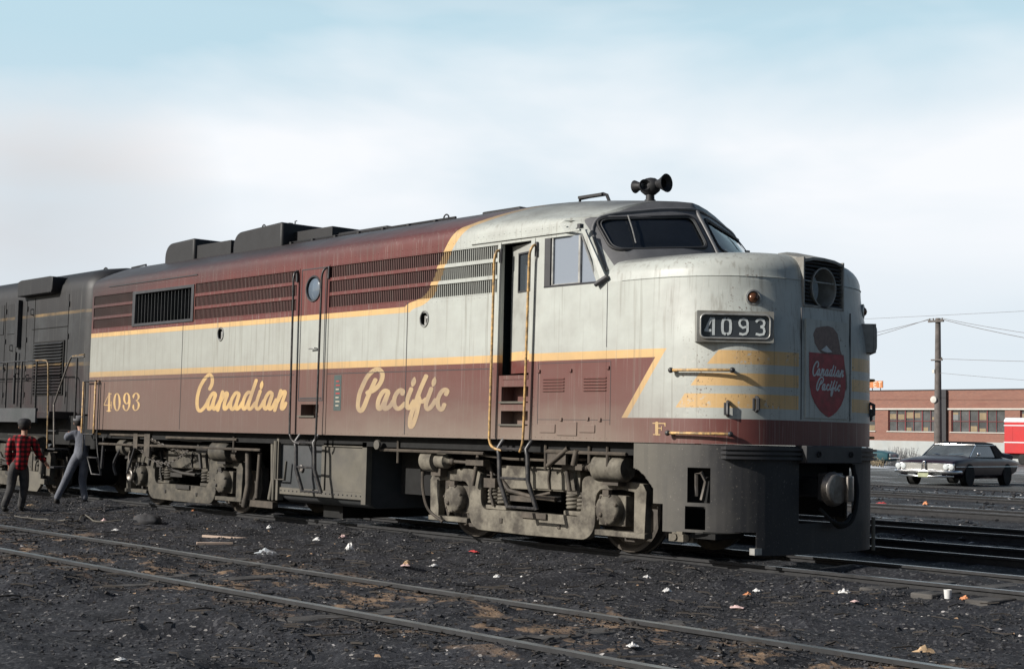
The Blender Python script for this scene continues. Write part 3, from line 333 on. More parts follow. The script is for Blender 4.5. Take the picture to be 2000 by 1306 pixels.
def strokes(mb, S, f, th=.0006):
    """flat painted strokes; f maps (x, z, lift) to a point"""
    for i, st in enumerate(S):
        n = len(st); vs = []
        for k, (a, b, c, d) in enumerate(st):
            l = .0015+i*.00018+k*.00001
            vs += [f(a/1000, b/1000, l), f(c/1000, d/1000, l)]
        mb.add(vs, [(2*k, 2*k+1, 2*k+3, 2*k+2) for k in range(n-1)])
        for k, sg in ((0, 1), (n-1, -1)):            # rounded ends
            a, b, c, d = st[k]; cx, cz, rx, rz = (a+c)/2000, (b+d)/2000, (a-c)/2000, (b-d)/2000
            e = st[1] if k == 0 else st[n-2]; tx, tz = cx-(e[0]+e[2])/2000, cz-(e[1]+e[3])/2000; q = math.hypot(tx, tz) or 1; hw = math.hypot(rx, rz)
            tx *= hw*.55/q; tz *= hw*.55/q; l = .0015+i*.00018+k*.00001
            mb.add([f(cx+rx*math.cos(t)+tx*math.sin(t), cz+rz*math.cos(t)+tz*math.sin(t), l) for t in [math.pi*j/6 for j in range(7)]], [tuple(range(7))])

# ================= locomotive =================
loco = empty('diesel_locomotive', (0, 0, 0), 0, 'maroon and grey streamlined cab locomotive lettered Canadian Pacific with rounded nose and number 4093', 'locomotive')
W2 = 1.55; ZS = 1.31; BELT = 3.19
def drop(x): t = max(0, x-3.9); return .06*t**1.55
def Xf(y, z):
    a = abs(y); x = 6.47-.16*a-.10*a*a-(z-3.55)*(.62+.28*min(1, a/1.3)); t = max(0, a-1.15)/.35
    return x-.30*t*t
def nosep(z):
    t = min(1, max(0, (z-2.33)/.83)); t = t*t*(3-2*t); return 8.04-.06*t, 6.45-.13*t, 3.3-.45*t
def nose_x(y, z, ins=0):
    f, x0, n = nosep(z); f -= ins; b = W2-ins; q = 1-abs(min(1, abs(y)/b))**n
    return x0+(f-x0)*max(0, q)**(1/n)
def halfprof(ins, zb):
    P = [(W2-ins, z) for z in ([zb]+[z for z in (1.6, 2.0, 2.4, 2.8) if z > zb+.05]+[BELT-.001, BELT, 3.3, 3.45, 3.6, 3.75, 3.86])]
    # shoulder: round from the vertical side into the shallow arch
    for a in (0, .25, .5, .75, 1): t = a*R(72); P.append((W2-ins-.16*(1-math.cos(t)), 3.92+.17*math.sin(t)))
    for y in (1.3, 1.15, .95, .7, .45, .2): P.append((y-ins*.5, 4.475-.19*y*y-ins+(.0)))
    P.append((0, 4.475-ins)); return P
def carbody_solid(mb, x0, xlow, ins=0, zb=ZS, front_in=0):
    hp = halfprof(ins, zb); prof = [(-y, z) for y, z in hp]+[(y, z) for y, z in reversed(hp[:-1])]
    n = len(prof); K = 30; cols = []
    for k, (y, z) in enumerate(prof):
        low = z < BELT-.0005; roof = z > 3.93
        if low: xe = xlow
        else:
            xe = 6.0
            for _ in range(6): xe = Xf(y, z-(drop(xe) if roof else 0))-front_in
        col = []
        for j in range(K+1):
            t = j/K; x = x0+(xe-x0)*(t if K < 2 else (1-(1-t)**1.6)); col.append((x, y, z-(drop(x)*min(1, (z-3.93)/.2) if roof else 0)))
        cols.append(col)
    rows = [[cols[k][j] for k in range(n)] for j in range(K+1)]
    base = len(mb.v); mb.grid(rows, closed=True)
    # rear cap
    mb.f.append(tuple(base+k for k in range(n))); mb.mi.append(mb.cur)
    # front cap: rows of constant height
    h = len(hp)-1; e = base+K*n; Q = 22; prev = None
    for i in range(h+1):
        L = e+i; Rr = e+(n-1-i)
        if i == h: row = [L]*(Q+1)
        else:
            a, b = mb.v[L], mb.v[Rr]; row = [L]
            for q in range(1, Q):
                y = a[1]+(b[1]-a[1])*q/Q
                zz = a[2]; x = xlow if hp[i][1] < BELT-.0005 else Xf(y, zz)-front_in
                mb.v.append((x, y, zz)); row.append(len(mb.v)-1)
            row.append(Rr)
        if prev:
            for q in range(Q):
                f = [prev[q], prev[q+1], row[q+1], row[q]]; f = [v for t, v in enumerate(f) if v not in f[:t]]
                mb.f.append(tuple(f)); mb.mi.append(3 if (mb.cur == 0 and mb.v[row[0]][2] > BELT+.01 and 0 < q < Q-1) else mb.cur)
        else:
            pass
        prev = row
    # bottom closes through the side loop (grid is closed) and the front bottom row
    b0 = e; row0 = [e]+[0]*0
    return mb
mb = MB(); carbody_solid(mb, -7.25, 6.08)
# bottom front row is shared with the closed loop edge: fill the sliver
body = mb.build('carbody', ['liv', 'int', 'dark', 'glare'], loco, angle=30)
bm = bmesh.new(); bm.from_mesh(body.data); bmesh.ops.remove_doubles(bm, verts=bm.verts, dist=1e-5); bmesh.ops.holes_fill(bm, edges=[e for e in bm.edges if e.is_boundary], sides=0)
bmesh.ops.recalc_face_normals(bm, faces=bm.faces); bm.to_mesh(body.data); bm.free()
# cab cavity
mb = MB(); mb.cur = 1; carbody_solid(mb, 4.05, 5.62, .06, 2.10, .05)
cav = mb.build('cutter', ['liv', 'int', 'dark', 'glare'])
bm = bmesh.new(); bm.from_mesh(cav.data); bmesh.ops.remove_doubles(bm, verts=bm.verts, dist=1e-5); bmesh.ops.holes_fill(bm, edges=[e for e in bm.edges if e.is_boundary], sides=0)
bmesh.ops.recalc_face_normals(bm, faces=bm.faces); bm.to_mesh(cav.data); bm.free()
boolean(body, cav)
# openings: cab door, side windows, windscreens, filters, shutter, portholes, steps
WIN = [(5.0, 3.17), (5.90, 3.17), (5.62, 3.76), (5.0, 3.76)]
WSN = None
def ws_outline(s, g=0):
    P = [(1.36-g, 3.555+g), (1.33-g, 3.965-g), (.10+g, 4.10-g), (.10+g, 3.68+g)]
    P = [Vector(p) for p in P]; o = []
    for i, p in enumerate(P):
        a, b = P[i-1], P[(i+1) % 4]; r = .10; u = (a-p).normalized()*r; v = (b-p).normalized()*r
        for k in range(6):
            t = k/5; q = (p+u)*(1-t)**2+p*2*t*(1-t)+(p+v)*t*t; o.append((s*q.x, q.y))
    return o
mb = MB(); mb.cur = 2
for s in (-1, 1):
    a, b = (-1.7, -1.3) if s < 0 else (1.3, 1.7)
    # window
    mb.cur = 0; mb.add([(x, y, z) for y in (a, b) for x, z in WIN], [(0, 1, 2, 3), (7, 6, 5, 4)]+[(i, (i+1) % 4, 4+(i+1) % 4, 4+i) for i in range(4)])
    mb.prism(ws_outline(s), 0, 5.2, 6.9)
    if s < 0: mb.box(4.20, 4.78, a, b, 2.10, 3.76)
    mb.cur = 2; d0, d1 = (-1.7, -1.50) if s < 0 else (1.50, 1.7)
    for x0, x1 in ((-7.18, -5.66), (-3.46, -.42), (.42, 4.14)): mb.box(x0, x1, d0, d1, 3.14, 3.77)
    d0, d1 = (-1.7, -1.40) if s < 0 else (1.40, 1.7)
    mb.box(-5.55, -3.56, d0, d1, 3.17, 3.71)
    d0, d1 = (-1.7, -1.34) if s < 0 else (1.34, 1.7)
    mb.cur = 0
    mb.box(4.26, 4.76, d0, d1, 1.76, 1.96); mb.box(4.26, 4.76, d0, d1, 1.48, 1.66); mb.box(-.22, .24, d0, d1, 1.57, 1.75)
    # portholes
    mb.cur = 2
    for x in (-2.60, 2.67): mb.cyl((x, s*1.7, 2.885), (x, s*1.44, 2.885), .085, n=20)
    mb.cur = 2; mb.cyl((.02, s*1.7, 3.455), (.02, s*1.50, 3.455), .185, n=28)
boolean(body, mb.build('cutter', ['liv', 'int', 'dark', 'glare'], angle=None))
# rivets and seams belong to the carbody
mb = MB()
def rivet(x, z, r=.011, y=-W2):
    s = -1 if y < 0 else 1; v = [(x+r*math.cos(t), y, z+r*math.sin(t)) for t in [math.pi*k/3 for k in range(6)]]+[(x, y+s*.006, z)]
    mb.add(v, [(k, (k+1) % 6, 6) for k in range(6)])
for s in (-1, 1):
    y = s*W2; x = -7.2
    while x < 6.2:
        if not (-.36 < x < .36):
            if x < 4.1: rivet(x, 3.85, y=y); rivet(x, 3.105, y=y)
            if x < 4.1: rivet(x, 2.225, y=y); rivet(x+.05, 2.205, .007, y=y)
            rivet(x, 1.345, .009, y=y)
        x += .11
    for z0 in [1.4+.11*k for k in range(22)]:
        for xx in (-.38, .40, 4.81): rivet(xx, z0, y=y)
    for k in range(19): rivet(3.75+k*.1, 3.89, .013, y=y)
    for xx in (4.85,):
        for z0 in [1.5+.11*k for k in range(20)]: rivet(xx, z0, .008, y=y)
mb.build('rivets', 'liv', body, angle=None)
mb = MB(); y0, y1 = -W2-.004, -W2+.004
for s in (-1, 1):
    a, b = sorted((s*(W2+.0035), s*(W2-.004)))
    for xx in (-3.83, 2.30): mb.box(xx-.006, xx+.006, a, b, 1.34, 2.185); mb.box(xx-.006, xx+.006, a, b, 2.20, 3.13)
    for x0, x1 in ((-7.2, -.42), (.43, 4.1)): mb.box(x0, x1, a, b, 2.186, 2.196)
    mb.box(6.08, 6.088, a, b, 2.4, 3.15)
    mb.box(-6.6, -3.4, s*W2-.012, s*W2+.012, 3.895, 3.91)
mb.build('panel_seam', 'slat', body, angle=None, sp=True)
# gutter over the cab door and rivet battens
mb = MB()
for s in (-1, 1):
    a, b = sorted((s*(W2-.01), s*(W2+.022)))
    mb.box(3.62, 5.62, a, b, 3.80, 3.822)
    a, b = sorted((s*(W2-.003), s*(W2+.008)))
    for xx in (-.385, .40, 4.80): mb.box(xx-.035, xx+.035, a, b, 1.32, 3.78)
    mb.box(4.16, 4.20, a, b, 1.32, 3.78)
mb.build('door_batten', 'liv', body, sp=True)
mb = MB()
for s in (-1, 1):   # white strap rail in front of the side window
    mb.add([(5.66, s*(W2+.002), 3.80), (5.72, s*(W2+.002), 3.80), (6.06, s*(W2-.03), 3.20), (5.98, s*(W2-.01), 3.19)]+[(5.66, s*(W2+.03), 3.80), (5.72, s*(W2+.03), 3.80), (6.06, s*(W2-.0), 3.20), (5.98, s*(W2+.02), 3.19)],
           [(0, 1, 2, 3), (7, 6, 5, 4), (0, 4, 5, 1), (1, 5, 6, 2), (2, 6, 7, 3), (3, 7, 4, 0)])
mb.build('window_deflector', 'liv', body, sp=True)
mb = MB()
for s in (-1, 1):
    a, b = sorted((s*(W2-.02), s*(W2+.04)))
    mb.box(5.60, 5.65, a, b, 3.83, 3.88); mb.tube([(5.93, s*1.60, 3.13), (6.10, s*1.57, 3.22)], .03)
mb.build('deflector_bracket', 'slat', body, sp=True)
# ---- filter panels ----
def filter_panel(x0, x1, s):
    mb = MB(); y = s*W2; n = int((x1-x0)/.041); rows = ((3.15, 3.335), (3.365, 3.55), (3.58, 3.76))
    for k in range(n):
        x = x0+(k+.5)*(x1-x0)/n
        for a, b in rows: mb.box(x-.0085, x+.0085, *sorted((y-s*.014, y-s*.05)), a, b)
    f = mb.build('filter_fins', 'liv_f', None, angle=None)
    mb = MB()
    for a in (3.35, 3.565): mb.box(x0, x1, *sorted((y+s*.002, y-s*.05)), a-.024, a+.024)
    mb.box(x0-.0, x1+.0, *sorted((y+s*.001, y-s*.05)), 3.755, 3.768); mb.box(x0, x1, *sorted((y+s*.001, y-s*.05)), 3.142, 3.156)
    p = mb.build('filter_panel', 'liv', loco, angle=None); f.parent = p
for s in (-1, 1):
    for x0, x1 in ((-7.18, -5.66), (-3.46, -.42), (.42, 4.14)): filter_panel(x0, x1, s)
# ---- radiator shutter ----
for s in (-1, 1):
    mb = MB()
    for a in ((-5.64, -5.54, 3.13, 3.75), (-3.57, -3.49, 3.13, 3.75), (-5.54, -3.57, 3.70, 3.75), (-5.54, -3.57, 3.13, 3.18)): mb.box(a[0], a[1], *sorted((s*(W2-.03), s*(W2+.018))), a[2], a[3])
    sh = mb.build('radiator_shutter', 'slat', loco, bevel=.004)
    mb = MB()
    for k in range(17):
        x = -5.50+k*.1175
        mb.add([(x-.02, s*1.45, 3.18), (x-.012, s*1.45, 3.18), (x+.028, s*1.53, 3.18), (x+.02, s*1.53, 3.18)]+[(x-.02, s*1.45, 3.70), (x-.012, s*1.45, 3.70), (x+.028, s*1.53, 3.70), (x+.02, s*1.53, 3.70)],
               [(0, 1, 2, 3), (7, 6, 5, 4), (0, 4, 5, 1), (1, 5, 6, 2), (2, 6, 7, 3), (3, 7, 4, 0)])
    mb.build('shutter_blades', 'tank_g', sh, angle=None)
# ---- portholes (sand filler cups) and engine room door ----
for s in (-1, 1):
    for x in (-2.60, 2.67):
        mb = MB(); c = (x, s*W2, 2.885); mb.tube([(x+.088*math.cos(t), s*(W2+.004), 2.885+.105*math.sin(t)) for t in [math.pi*k/12 for k in range(24)]], .012, 6, True)
        p = mb.build('filler_ring', 'silver', loco)
        mb = MB(); mb.box(x-.02, x+.015, *sorted((s*1.47, s*1.53)), 2.81, 2.93); mb.ball((x+.02, s*1.50, 2.90), .035); mb.box(x-.05, x+.03, *sorted((s*1.46, s*1.50)), 2.80, 2.83)
        mb.build('filler_cap', 'silver', p)
def erdoor(s):
    mb = MB(); y = s*W2
    for a in ((-.30, -.285, 1.80, 3.76), (.325, .34, 1.80, 3.76), (-.285, .325, 3.745, 3.76), (-.285, .325, 1.80, 1.815)): mb.box(a[0], a[1], *sorted((y-s*.004, y+s*.004)), a[2], a[3])
    mb.box(-.26, .30, *sorted((y-s*.004, y+s*.006)), 1.83, 1.85)
    d = mb.build('engine_room_door', 'slat', loco)
    mb = MB(); mb.tube([(.02+.185*math.cos(t), y+s*.003, 3.455+.185*math.sin(t)) for t in [math.pi*k/14 for k in range(28)]], .016, 6, True); f = mb.build('porthole', 'slat', d)
    mb = MB(); mb.lathe([(0, .18), (.012, .17), (.018, 0.01)], (.02, y-s*.03, 3.455), (0, s, 0), 24); o = mb.build('porthole_glass', 'glass_b', f) if False else mb.build('porthole_glass', 'glass_b', d)
    mb = MB(); mb.tube([(.16, y+s*.01, 2.57), (.16, y+s*.05, 2.57), (.02, y+s*.05, 2.565)], .012); mb.build('handle', 'silver', d)
    mb = MB(); mb.box(-.27, .17, *sorted((y-s*.18, y+s*.03)), 1.563, 1.585); mb.build('step', 'tank', d)
erdoor(-1); erdoor(1)
# ---- cab door leaf standing ajar, hinged at the front post ----
door = empty('cab_door', (4.76, -1.50, 0)); door.parent = loco; door.rotation_euler = (0, 0, R(-14))
g = NT('cab_door_paint'); o = g.obj(); X, Y, Z = g.xyz(o)
c = g.mix(g.m('LESS_THAN', Z, 2.40), (.40, .41, .38), YEL); c = g.mix(g.m('LESS_THAN', Z, 2.29), c, MAR); c = g.mix(g.m('MULTIPLY', g.ramp(g.noise(o, 4, 4), .45, .7), .4), c, (.18, .17, .15)); g.col(c); g.rough(.5); M['doorp'] = g.mat
mb = MB()
for a in ((-.54, -.34, 2.13, 3.74), (-.06, 0, 2.13, 3.74), (-.34, -.06, 2.13, 3.16), (-.34, -.06, 3.62, 3.74)): mb.box(a[0], a[1], -.02, .02, a[2], a[3])
mb.build('door_leaf', 'doorp', door)
mb = MB(); mb.box(-.34, -.06, -.01, .0, 3.16, 3.62); mb.build('door_glass', 'glass_d', door)
mb = MB()
for a in ((-.36, -.34, 3.14, 3.64), (-.06, -.04, 3.14, 3.64), (-.34, -.06, 3.62, 3.64), (-.34, -.06, 3.14, 3.16)): mb.box(a[0], a[1], -.03, .022, a[2], a[3])
mb.build('window_frame', 'slat', door)
mb = MB(); mb.box(4.28, 4.75, -1.56, -1.35, 2.05, 2.10); mb.build('door_sill', 'liv', loco)
mb = MB()
for z0 in (1.765, 1.485): mb.box(4.24, 4.70, -1.58, -1.35, z0-.012, z0+.012)
mb.build('footstep', 'tank', loco, bevel=.003, sp=True)
# ---- side windows ----
for s in (-1, 1):
    mb = MB(); y = s*1.515
    mb.add([(x, y, z) for x, z in WIN]+[(x, y-s*.006, z) for x, z in WIN], [(0, 1, 2, 3), (7, 6, 5, 4)]+[(i, (i+1) % 4, 4+(i+1) % 4, 4+i) for i in range(4)])
    wobj = mb.build('side_window', 'glass_s', loco, angle=None)
    mb = MB(); P = [(x, s*1.545, z) for x, z in WIN]; mb.tube([(5.0, s*1.54, 3.165), (5.9, s*1.54, 3.165)], .016, 6); mb.box(5.0, 5.10, *sorted((s*1.49, s*1.548)), 3.17, 3.76)
    mb.cur = 1; mb.box(5.585, 5.615, *sorted((s*1.50, s*1.545)), 3.17, 3.75); mb.box(5.12, 5.14, *sorted((s*1.50, s*1.54)), 3.17, 3.76); mb.tube([(5.895, s*1.53, 3.17), (5.62, s*1.53, 3.76)], .012, 6); mb.box(5.14, 5.58, *sorted((s*1.50, s*1.535)), 3.17, 3.19)
    mb.build('window_frame', ['slat', 'silver'], wobj)
# ---- windscreens ----
def fsurf(y, z, d=0): return (Xf(y, z)+d, y, z)
for s in (-1, 1):
    ol = ws_outline(s, .0); mb = MB(); cy = sum(p[0] for p in ol)/len(ol); cz = sum(p[1] for p in ol)/len(ol)
    rows = []
    for t in (0.02, .35, .7, 1.0): rows.append([fsurf(cy+(p[0]-cy)*t, cz+(p[1]-cz)*t, -.02) for p in ol])
    mb.grid(rows, closed=True); mb.f.append(tuple(range(len(ol)))); mb.mi.append(0)
    wobj = mb.build('windscreen', 'glass', loco, angle=60)
    mb = MB(); mb.tube([fsurf(p[0], p[1], .006) for p in ol], .020, 7, True)
    mb.cur = 1; mb.tube([fsurf(cy+(p[0]-cy)*.965, cz+(p[1]-cz)*.93, .006) for p in ol], .009, 6, True)
    mb.build('windscreen_gasket', ['roof_black', 'tank_g'], wobj)
    mb = MB(); a, b = (s*.98, 4.03), (s*1.10, 3.66); mb.tube([fsurf(*a, .03), fsurf((a[0]+b[0])/2, (a[1]+b[1])/2, .035), fsurf(*b, .02)], .008, 5)
    mb.build('wiper', 'silver', wobj)
# moulding round the screens and brow
mb = MB(); hp = []
B = [(-1.47, 3.30), (-1.44, 3.55), (-1.40, 3.80), (-1.30, 3.97), (-1.1, 4.045), (-.8, 4.10), (-.4, 4.165), (0, 4.19), (.4, 4.165), (.8, 4.10), (1.1, 4.045), (1.30, 3.97), (1.40, 3.80), (1.44, 3.55), (1.47, 3.30)]
mb.tube(smoothpts([fsurf(y, z, .0) for y, z in B], 4), .020, 8)
mb.tube([fsurf(0, 4.17, .0), fsurf(0, 3.9, .004), fsurf(0, 3.6, .0)], .028, 8)
mb.build('windscreen_moulding', 'glare', loco)
# ---- nose ----
mb = MB(); rows = []
NY = 41; th = [math.pi*(k/(NY-1)-.5) for k in range(NY)]
def plan(z, ins=0, xr=6.083, W=W2):
    f, x0, n = nosep(z); f -= ins; b = W-ins; o = [(xr, -b)]
    for t in th:
        cs, sn = max(0, math.cos(t)), math.sin(t); o.append((x0+(f-x0)*cs**(2/n) if cs > 1e-6 else x0, b*math.copysign(abs(sn)**(2/n), sn)))
    o.append((xr, b)); return o
for z in [1.31, 1.45, 1.6, 1.8, 2.0, 2.2, 2.4, 2.55, 2.7, 2.82, 2.94, 3.04, 3.10, 3.155]: rows.append([(x, y, z) for x, y in plan(z)])
def cap_pt(x, y, s):  # shrink the belt outline towards the rear of the hood
    q = 1-(1-s)*.42; return (6.083+(x-6.083)*q if x > 6.1 else x, y*s, 3.16+.30*(max(0, 1-s**8))**.5+.05*(1-s))
bp = plan(3.16)
rows.append([(x-.004, y*.997, 3.163) for x, y in bp])
for s in (.992, .98, .96, .93, .89, .84, .78, .7, .6, .48, .34, .18, .05): rows.append([cap_pt(x, y, s) for x, y in bp])
mb.grid(rows); n = len(rows[0])
mb.f.append(tuple(range(n))); mb.mi.append(0)
mb.f.append(tuple(range(len(mb.v)-n, len(mb.v)))); mb.mi.append(0)
mb.f.append(tuple([i*n for i in range(len(rows))]+[i*n+n-1 for i in reversed(range(len(rows)))])); mb.mi.append(0)
nose = mb.build('nose', ['liv', 'dark', 'int'], loco, angle=38)
# opening for the headlight box
mb = MB(); mb.cur = 0; mb.box(7.55, 8.4, -.385, .385, 2.86, 3.8); boolean(nose, mb.build('cutter', ['liv', 'dark', 'int'], angle=None))
mb = MB(); P = [(x, y, 3.158) for x, y in plan(3.16)][1:-1]; mb.tube(P, .008, 5)
mb.build('belt_moulding', 'liv', nose)
mb = MB()
for yy in (-.46, .46): mb.box(nose_x(yy, 2.2)-.01, nose_x(yy, 2.2)+.006, yy-.004, yy+.004, 1.60, 2.84)
mb.build('nose_seam', 'slat', nose, angle=None, sp=True)
# headlight
M['skirt2'] = simple('board_frame_grey', (.30, .30, .275), .5, 0, .25, 8, (.12, .10, .08), .6)
hl = MB(); FX = 7.97
for a in ((-.385, -.36, 2.86, 3.42), (.36, .385, 2.86, 3.42)): hl.box(7.6, FX+.03, a[0], a[1], a[2], a[3])
hl.prism([(7.5, 3.55), (FX-.02, 3.475), (FX+.03, 3.45), (FX+.03, 3.425), (7.5, 3.50)], 1, -.36, .36) if False else None
top = [(-.36, 3.40), (-.2, 3.43), (0, 3.44), (.2, 3.43), (.36, 3.40)]
for k in range(4):
    (a, za), (b, zb) = top[k], top[k+1]; x0, x1 = 7.62, FX+.03
    hl.add([(x0, a, za+.09), (x1, a, za), (x1, b, zb), (x0, b, zb+.09), (x0, a, za-.01), (x1, a, za-.035), (x1, b, zb-.035), (x0, b, zb-.01)], [(0, 1, 2, 3), (7, 6, 5, 4), (0, 4, 5, 1), (1, 5, 6, 2), (2, 6, 7, 3), (3, 7, 4, 0)])
hl.box(7.5, FX+.03, -.36, .36, 2.86, 2.89)
hb = hl.build('headlight', 'skirt2', loco, bevel=.004)
mb = MB(); c = (FX, 0, 3.10)
for k in range(12):
    z = 2.91+k*.043; h = .235**2-(z-3.10)**2; hw = math.sqrt(h) if h > 0 else 0
    for s in (-1, 1):
        a, b = sorted((s*max(hw, .001), s*.358))
        mb.add([(FX-.04, a, z+.02), (FX+.012, a, z-.012), (FX+.012, b, z-.012), (FX-.04, b, z+.02), (FX-.04, a, z+.012), (FX+.005, a, z-.02), (FX+.005, b, z-.02), (FX-.04, b, z+.012)], [(0, 1, 2, 3), (7, 6, 5, 4), (0, 4, 5, 1), (1, 5, 6, 2), (2, 6, 7, 3), (3, 7, 4, 0)])
mb.build('headlight_louvres', 'tank_g', hb, angle=None)
mb = MB(); mb.lathe([(0, .225), (.03, .232), (.03, .215), (-.02, .208), (-.19, .19)], (FX, 0, 3.10), (1, 0, 0), 32, cap=False); mb.build('headlight_ring', 'skirt2', hb)
mb = MB(); mb.lathe([(-.19, .19), (-.24, .17), (-.29, .12), (-.31, .04), (-.311, .002)], (FX, 0, 3.10), (1, 0, 0), 28, cap=False); mb.build('reflector', 'reflector', hb)
mb = MB(); mb.ball((FX-.24, 0, 3.10), .03); mb.build('bulb', 'white', hb)
mb = MB(); mb.box(7.5, 7.64, -.36, .36, 2.89, 3.40); mb.build('headlight_box', 'dark', hb, angle=None)
mb = MB(); mb.lathe([(-.19, .188), (-.186, .0)], (FX, 0, 3.10), (1, 0, 0), 28, cap=False); mb.build('headlight_lens', 'glass_c', hb)
# crest panel
PX = 8.052
mb = MB(); mb.box(PX-.03, PX, -.40, .40, 1.62, 2.72); cp = mb.build('crest_panel', 'liv', loco, angle=None)
def crest(px, py):   # outline read off the panel: (u across 0..1, v down 0..1)
    return
cy0 = .03
SH = [(-.345, 2.35), (.30, 2.35), (.335, 2.16), (.34, 1.98), (.315, 1.87), (.26, 1.78), (.17, 1.70), (.08, 1.655), (.02, 1.635), (-.04, 1.655), (-.14, 1.705), (-.24, 1.79), (-.30, 1.88), (-.33, 1.99), (-.34, 2.10)]
mb = MB(); mb.prism(SH, 0, PX-.005, PX+.004); shl = mb.build('shield', 'shield', cp, angle=None)
BV = [(-.27, 2.56), (-.22, 2.63), (-.12, 2.65), (.0, 2.665), (.10, 2.65), (.18, 2.59), (.215, 2.50), (.24, 2.40), (.30, 2.30), (.36, 2.12), (.375, 1.98), (.345, 1.94), (.343, 2.05), (.337, 2.17), (.30, 2.353), (-.12, 2.353), (-.18, 2.39), (-.245, 2.46)]
mb = MB(); mb.prism(BV, 0, PX-.005, PX+.0025); mb.build('beaver', 'beaver', cp, angle=None)
mb = MB(); mb.prism([(-.13, 2.385), (-.08, 2.41), (-.03, 2.44), (.03, 2.40), (.08, 2.375), (.0, 2.362), (-.06, 2.368)], 0, PX-.004, PX+.006); mb.build('beaver_belly', 'white', cp, angle=None)
# the crest carries the same script as the flank, at crest size
def fit_script(S, u0, u1, v0, v1):
    xs = [q for st in S for p in st for q in (p[0], p[2])]; zs = [q for st in S for p in st for q in (p[1], p[3])]
    x0, x1, z0, z1 = min(xs)/1000, max(xs)/1000, min(zs)/1000, max(zs)/1000
    return lambda x, z, l: (PX+.0035+l, u0+(x-x0)/(x1-x0)*(u1-u0), v0+(z-z0)/(z1-z0)*(v1-v0))
mb = MB(); strokes(mb, GL['can'], fit_script(GL['can'], -.29, .30, 2.085, 2.26)); strokes(mb, GL['pac'], fit_script(GL['pac'], -.22, .24, 1.87, 2.09)); mb.build('crest_script', 'white', cp, angle=None, recalc=False)
# ---- lettering on the side ----
fl = lambda x, z, l: (x, -W2-l, z)
mb = MB(); strokes(mb, GL['can'], fl); mb.build('lettering', 'let', loco, angle=None, recalc=False)
mb = MB(); strokes(mb, GL['pac'], fl); mb.build('lettering', 'let_d', loco, angle=None, recalc=False)
mb = MB(); strokes(mb, GL['num'], fl); mb.build('numerals', 'let', loco, angle=None, recalc=False)
mb = MB()
def onnose(x, z, l):
    y = -1.2
    lo_, hi_ = -1.5499, -.4
    for _ in range(30):
        md = (lo_+hi_)/2
        if nose_x(md, z) < x: lo_ = md
        else: hi_ = md
    return (x, (lo_+hi_)/2-l-.002, z)
strokes(mb, GL['F'], onnose); mb.build('letter_f', 'let', loco, angle=None, recalc=False)
# small painted routing placard behind the engine room door
M['plac'] = simple('dark_green_placard', (.07, .10, .095), .6); M['placr'] = simple('placard_red', (.45, .05, .05), .6); M['placc'] = simple('placard_cream', (.5, .45, .36), .6)
mb = MB(); mb.box(.62, .80, -W2-.003, -W2+.003, 1.66, 2.17); pl = mb.build('placard', 'plac', loco, angle=None)
mb = MB()
for k in range(7):
    mb.cur = 0 if k in (0, 1, 3) else 1; z = 2.08-k*.058; mb.box(.67, .77 if k % 2 else .75, -W2-.006, -W2-.0035, z-.009, z+.009)
mb.build('placard_marks', ['placr', 'placc'], pl, angle=None)
# hatch and louvres under the cab window
mb = MB(); y = -W2
for a in ((4.93, 6.16, 2.232, 2.238), (4.93, 4.936, 1.50, 2.232), (6.154, 6.16, 1.50, 2.232), (4.93, 6.16, 1.555, 1.56)): mb.box(a[0], a[1], y-.003, y+.003, a[2], a[3])
ht = mb.build('access_hatch', 'slat', loco, angle=None)
for x0 in (5.02, 5.72):
    mb = MB()
    for k in range(5):
        z = 1.895+k*.036; mb.add([(x0, y, z+.018), (x0+.37, y, z+.018), (x0+.37, y-.016, z), (x0, y-.016, z), (x0, y, z-.004), (x0+.37, y, z-.004)], [(0, 1, 2, 3), (3, 2, 5, 4), (0, 3, 4), (1, 5, 2)])
    mb.build('hatch_louvre', 'liv', ht, angle=None)
mb = MB()
for x0, x1, z0, z1 in ((4.98, 5.25, 1.40, 1.50), (5.28, 5.62, 1.37, 1.53), (5.66, 5.92, 1.41, 1.50)): mb.box(x0, x1, y-.012, y+.002, z0, z1)
for x0, z0 in ((4.95, 2.14), (6.12, 2.16), (5.5, 2.14), (5.35, 1.56), (5.8, 1.57), (6.0, 1.56)): mb.box(x0-.02, x0+.02, y-.02, y, z0-.02, z0+.02)
mb.build('hatch_latch', 'liv', ht, bevel=.003, sp=True)

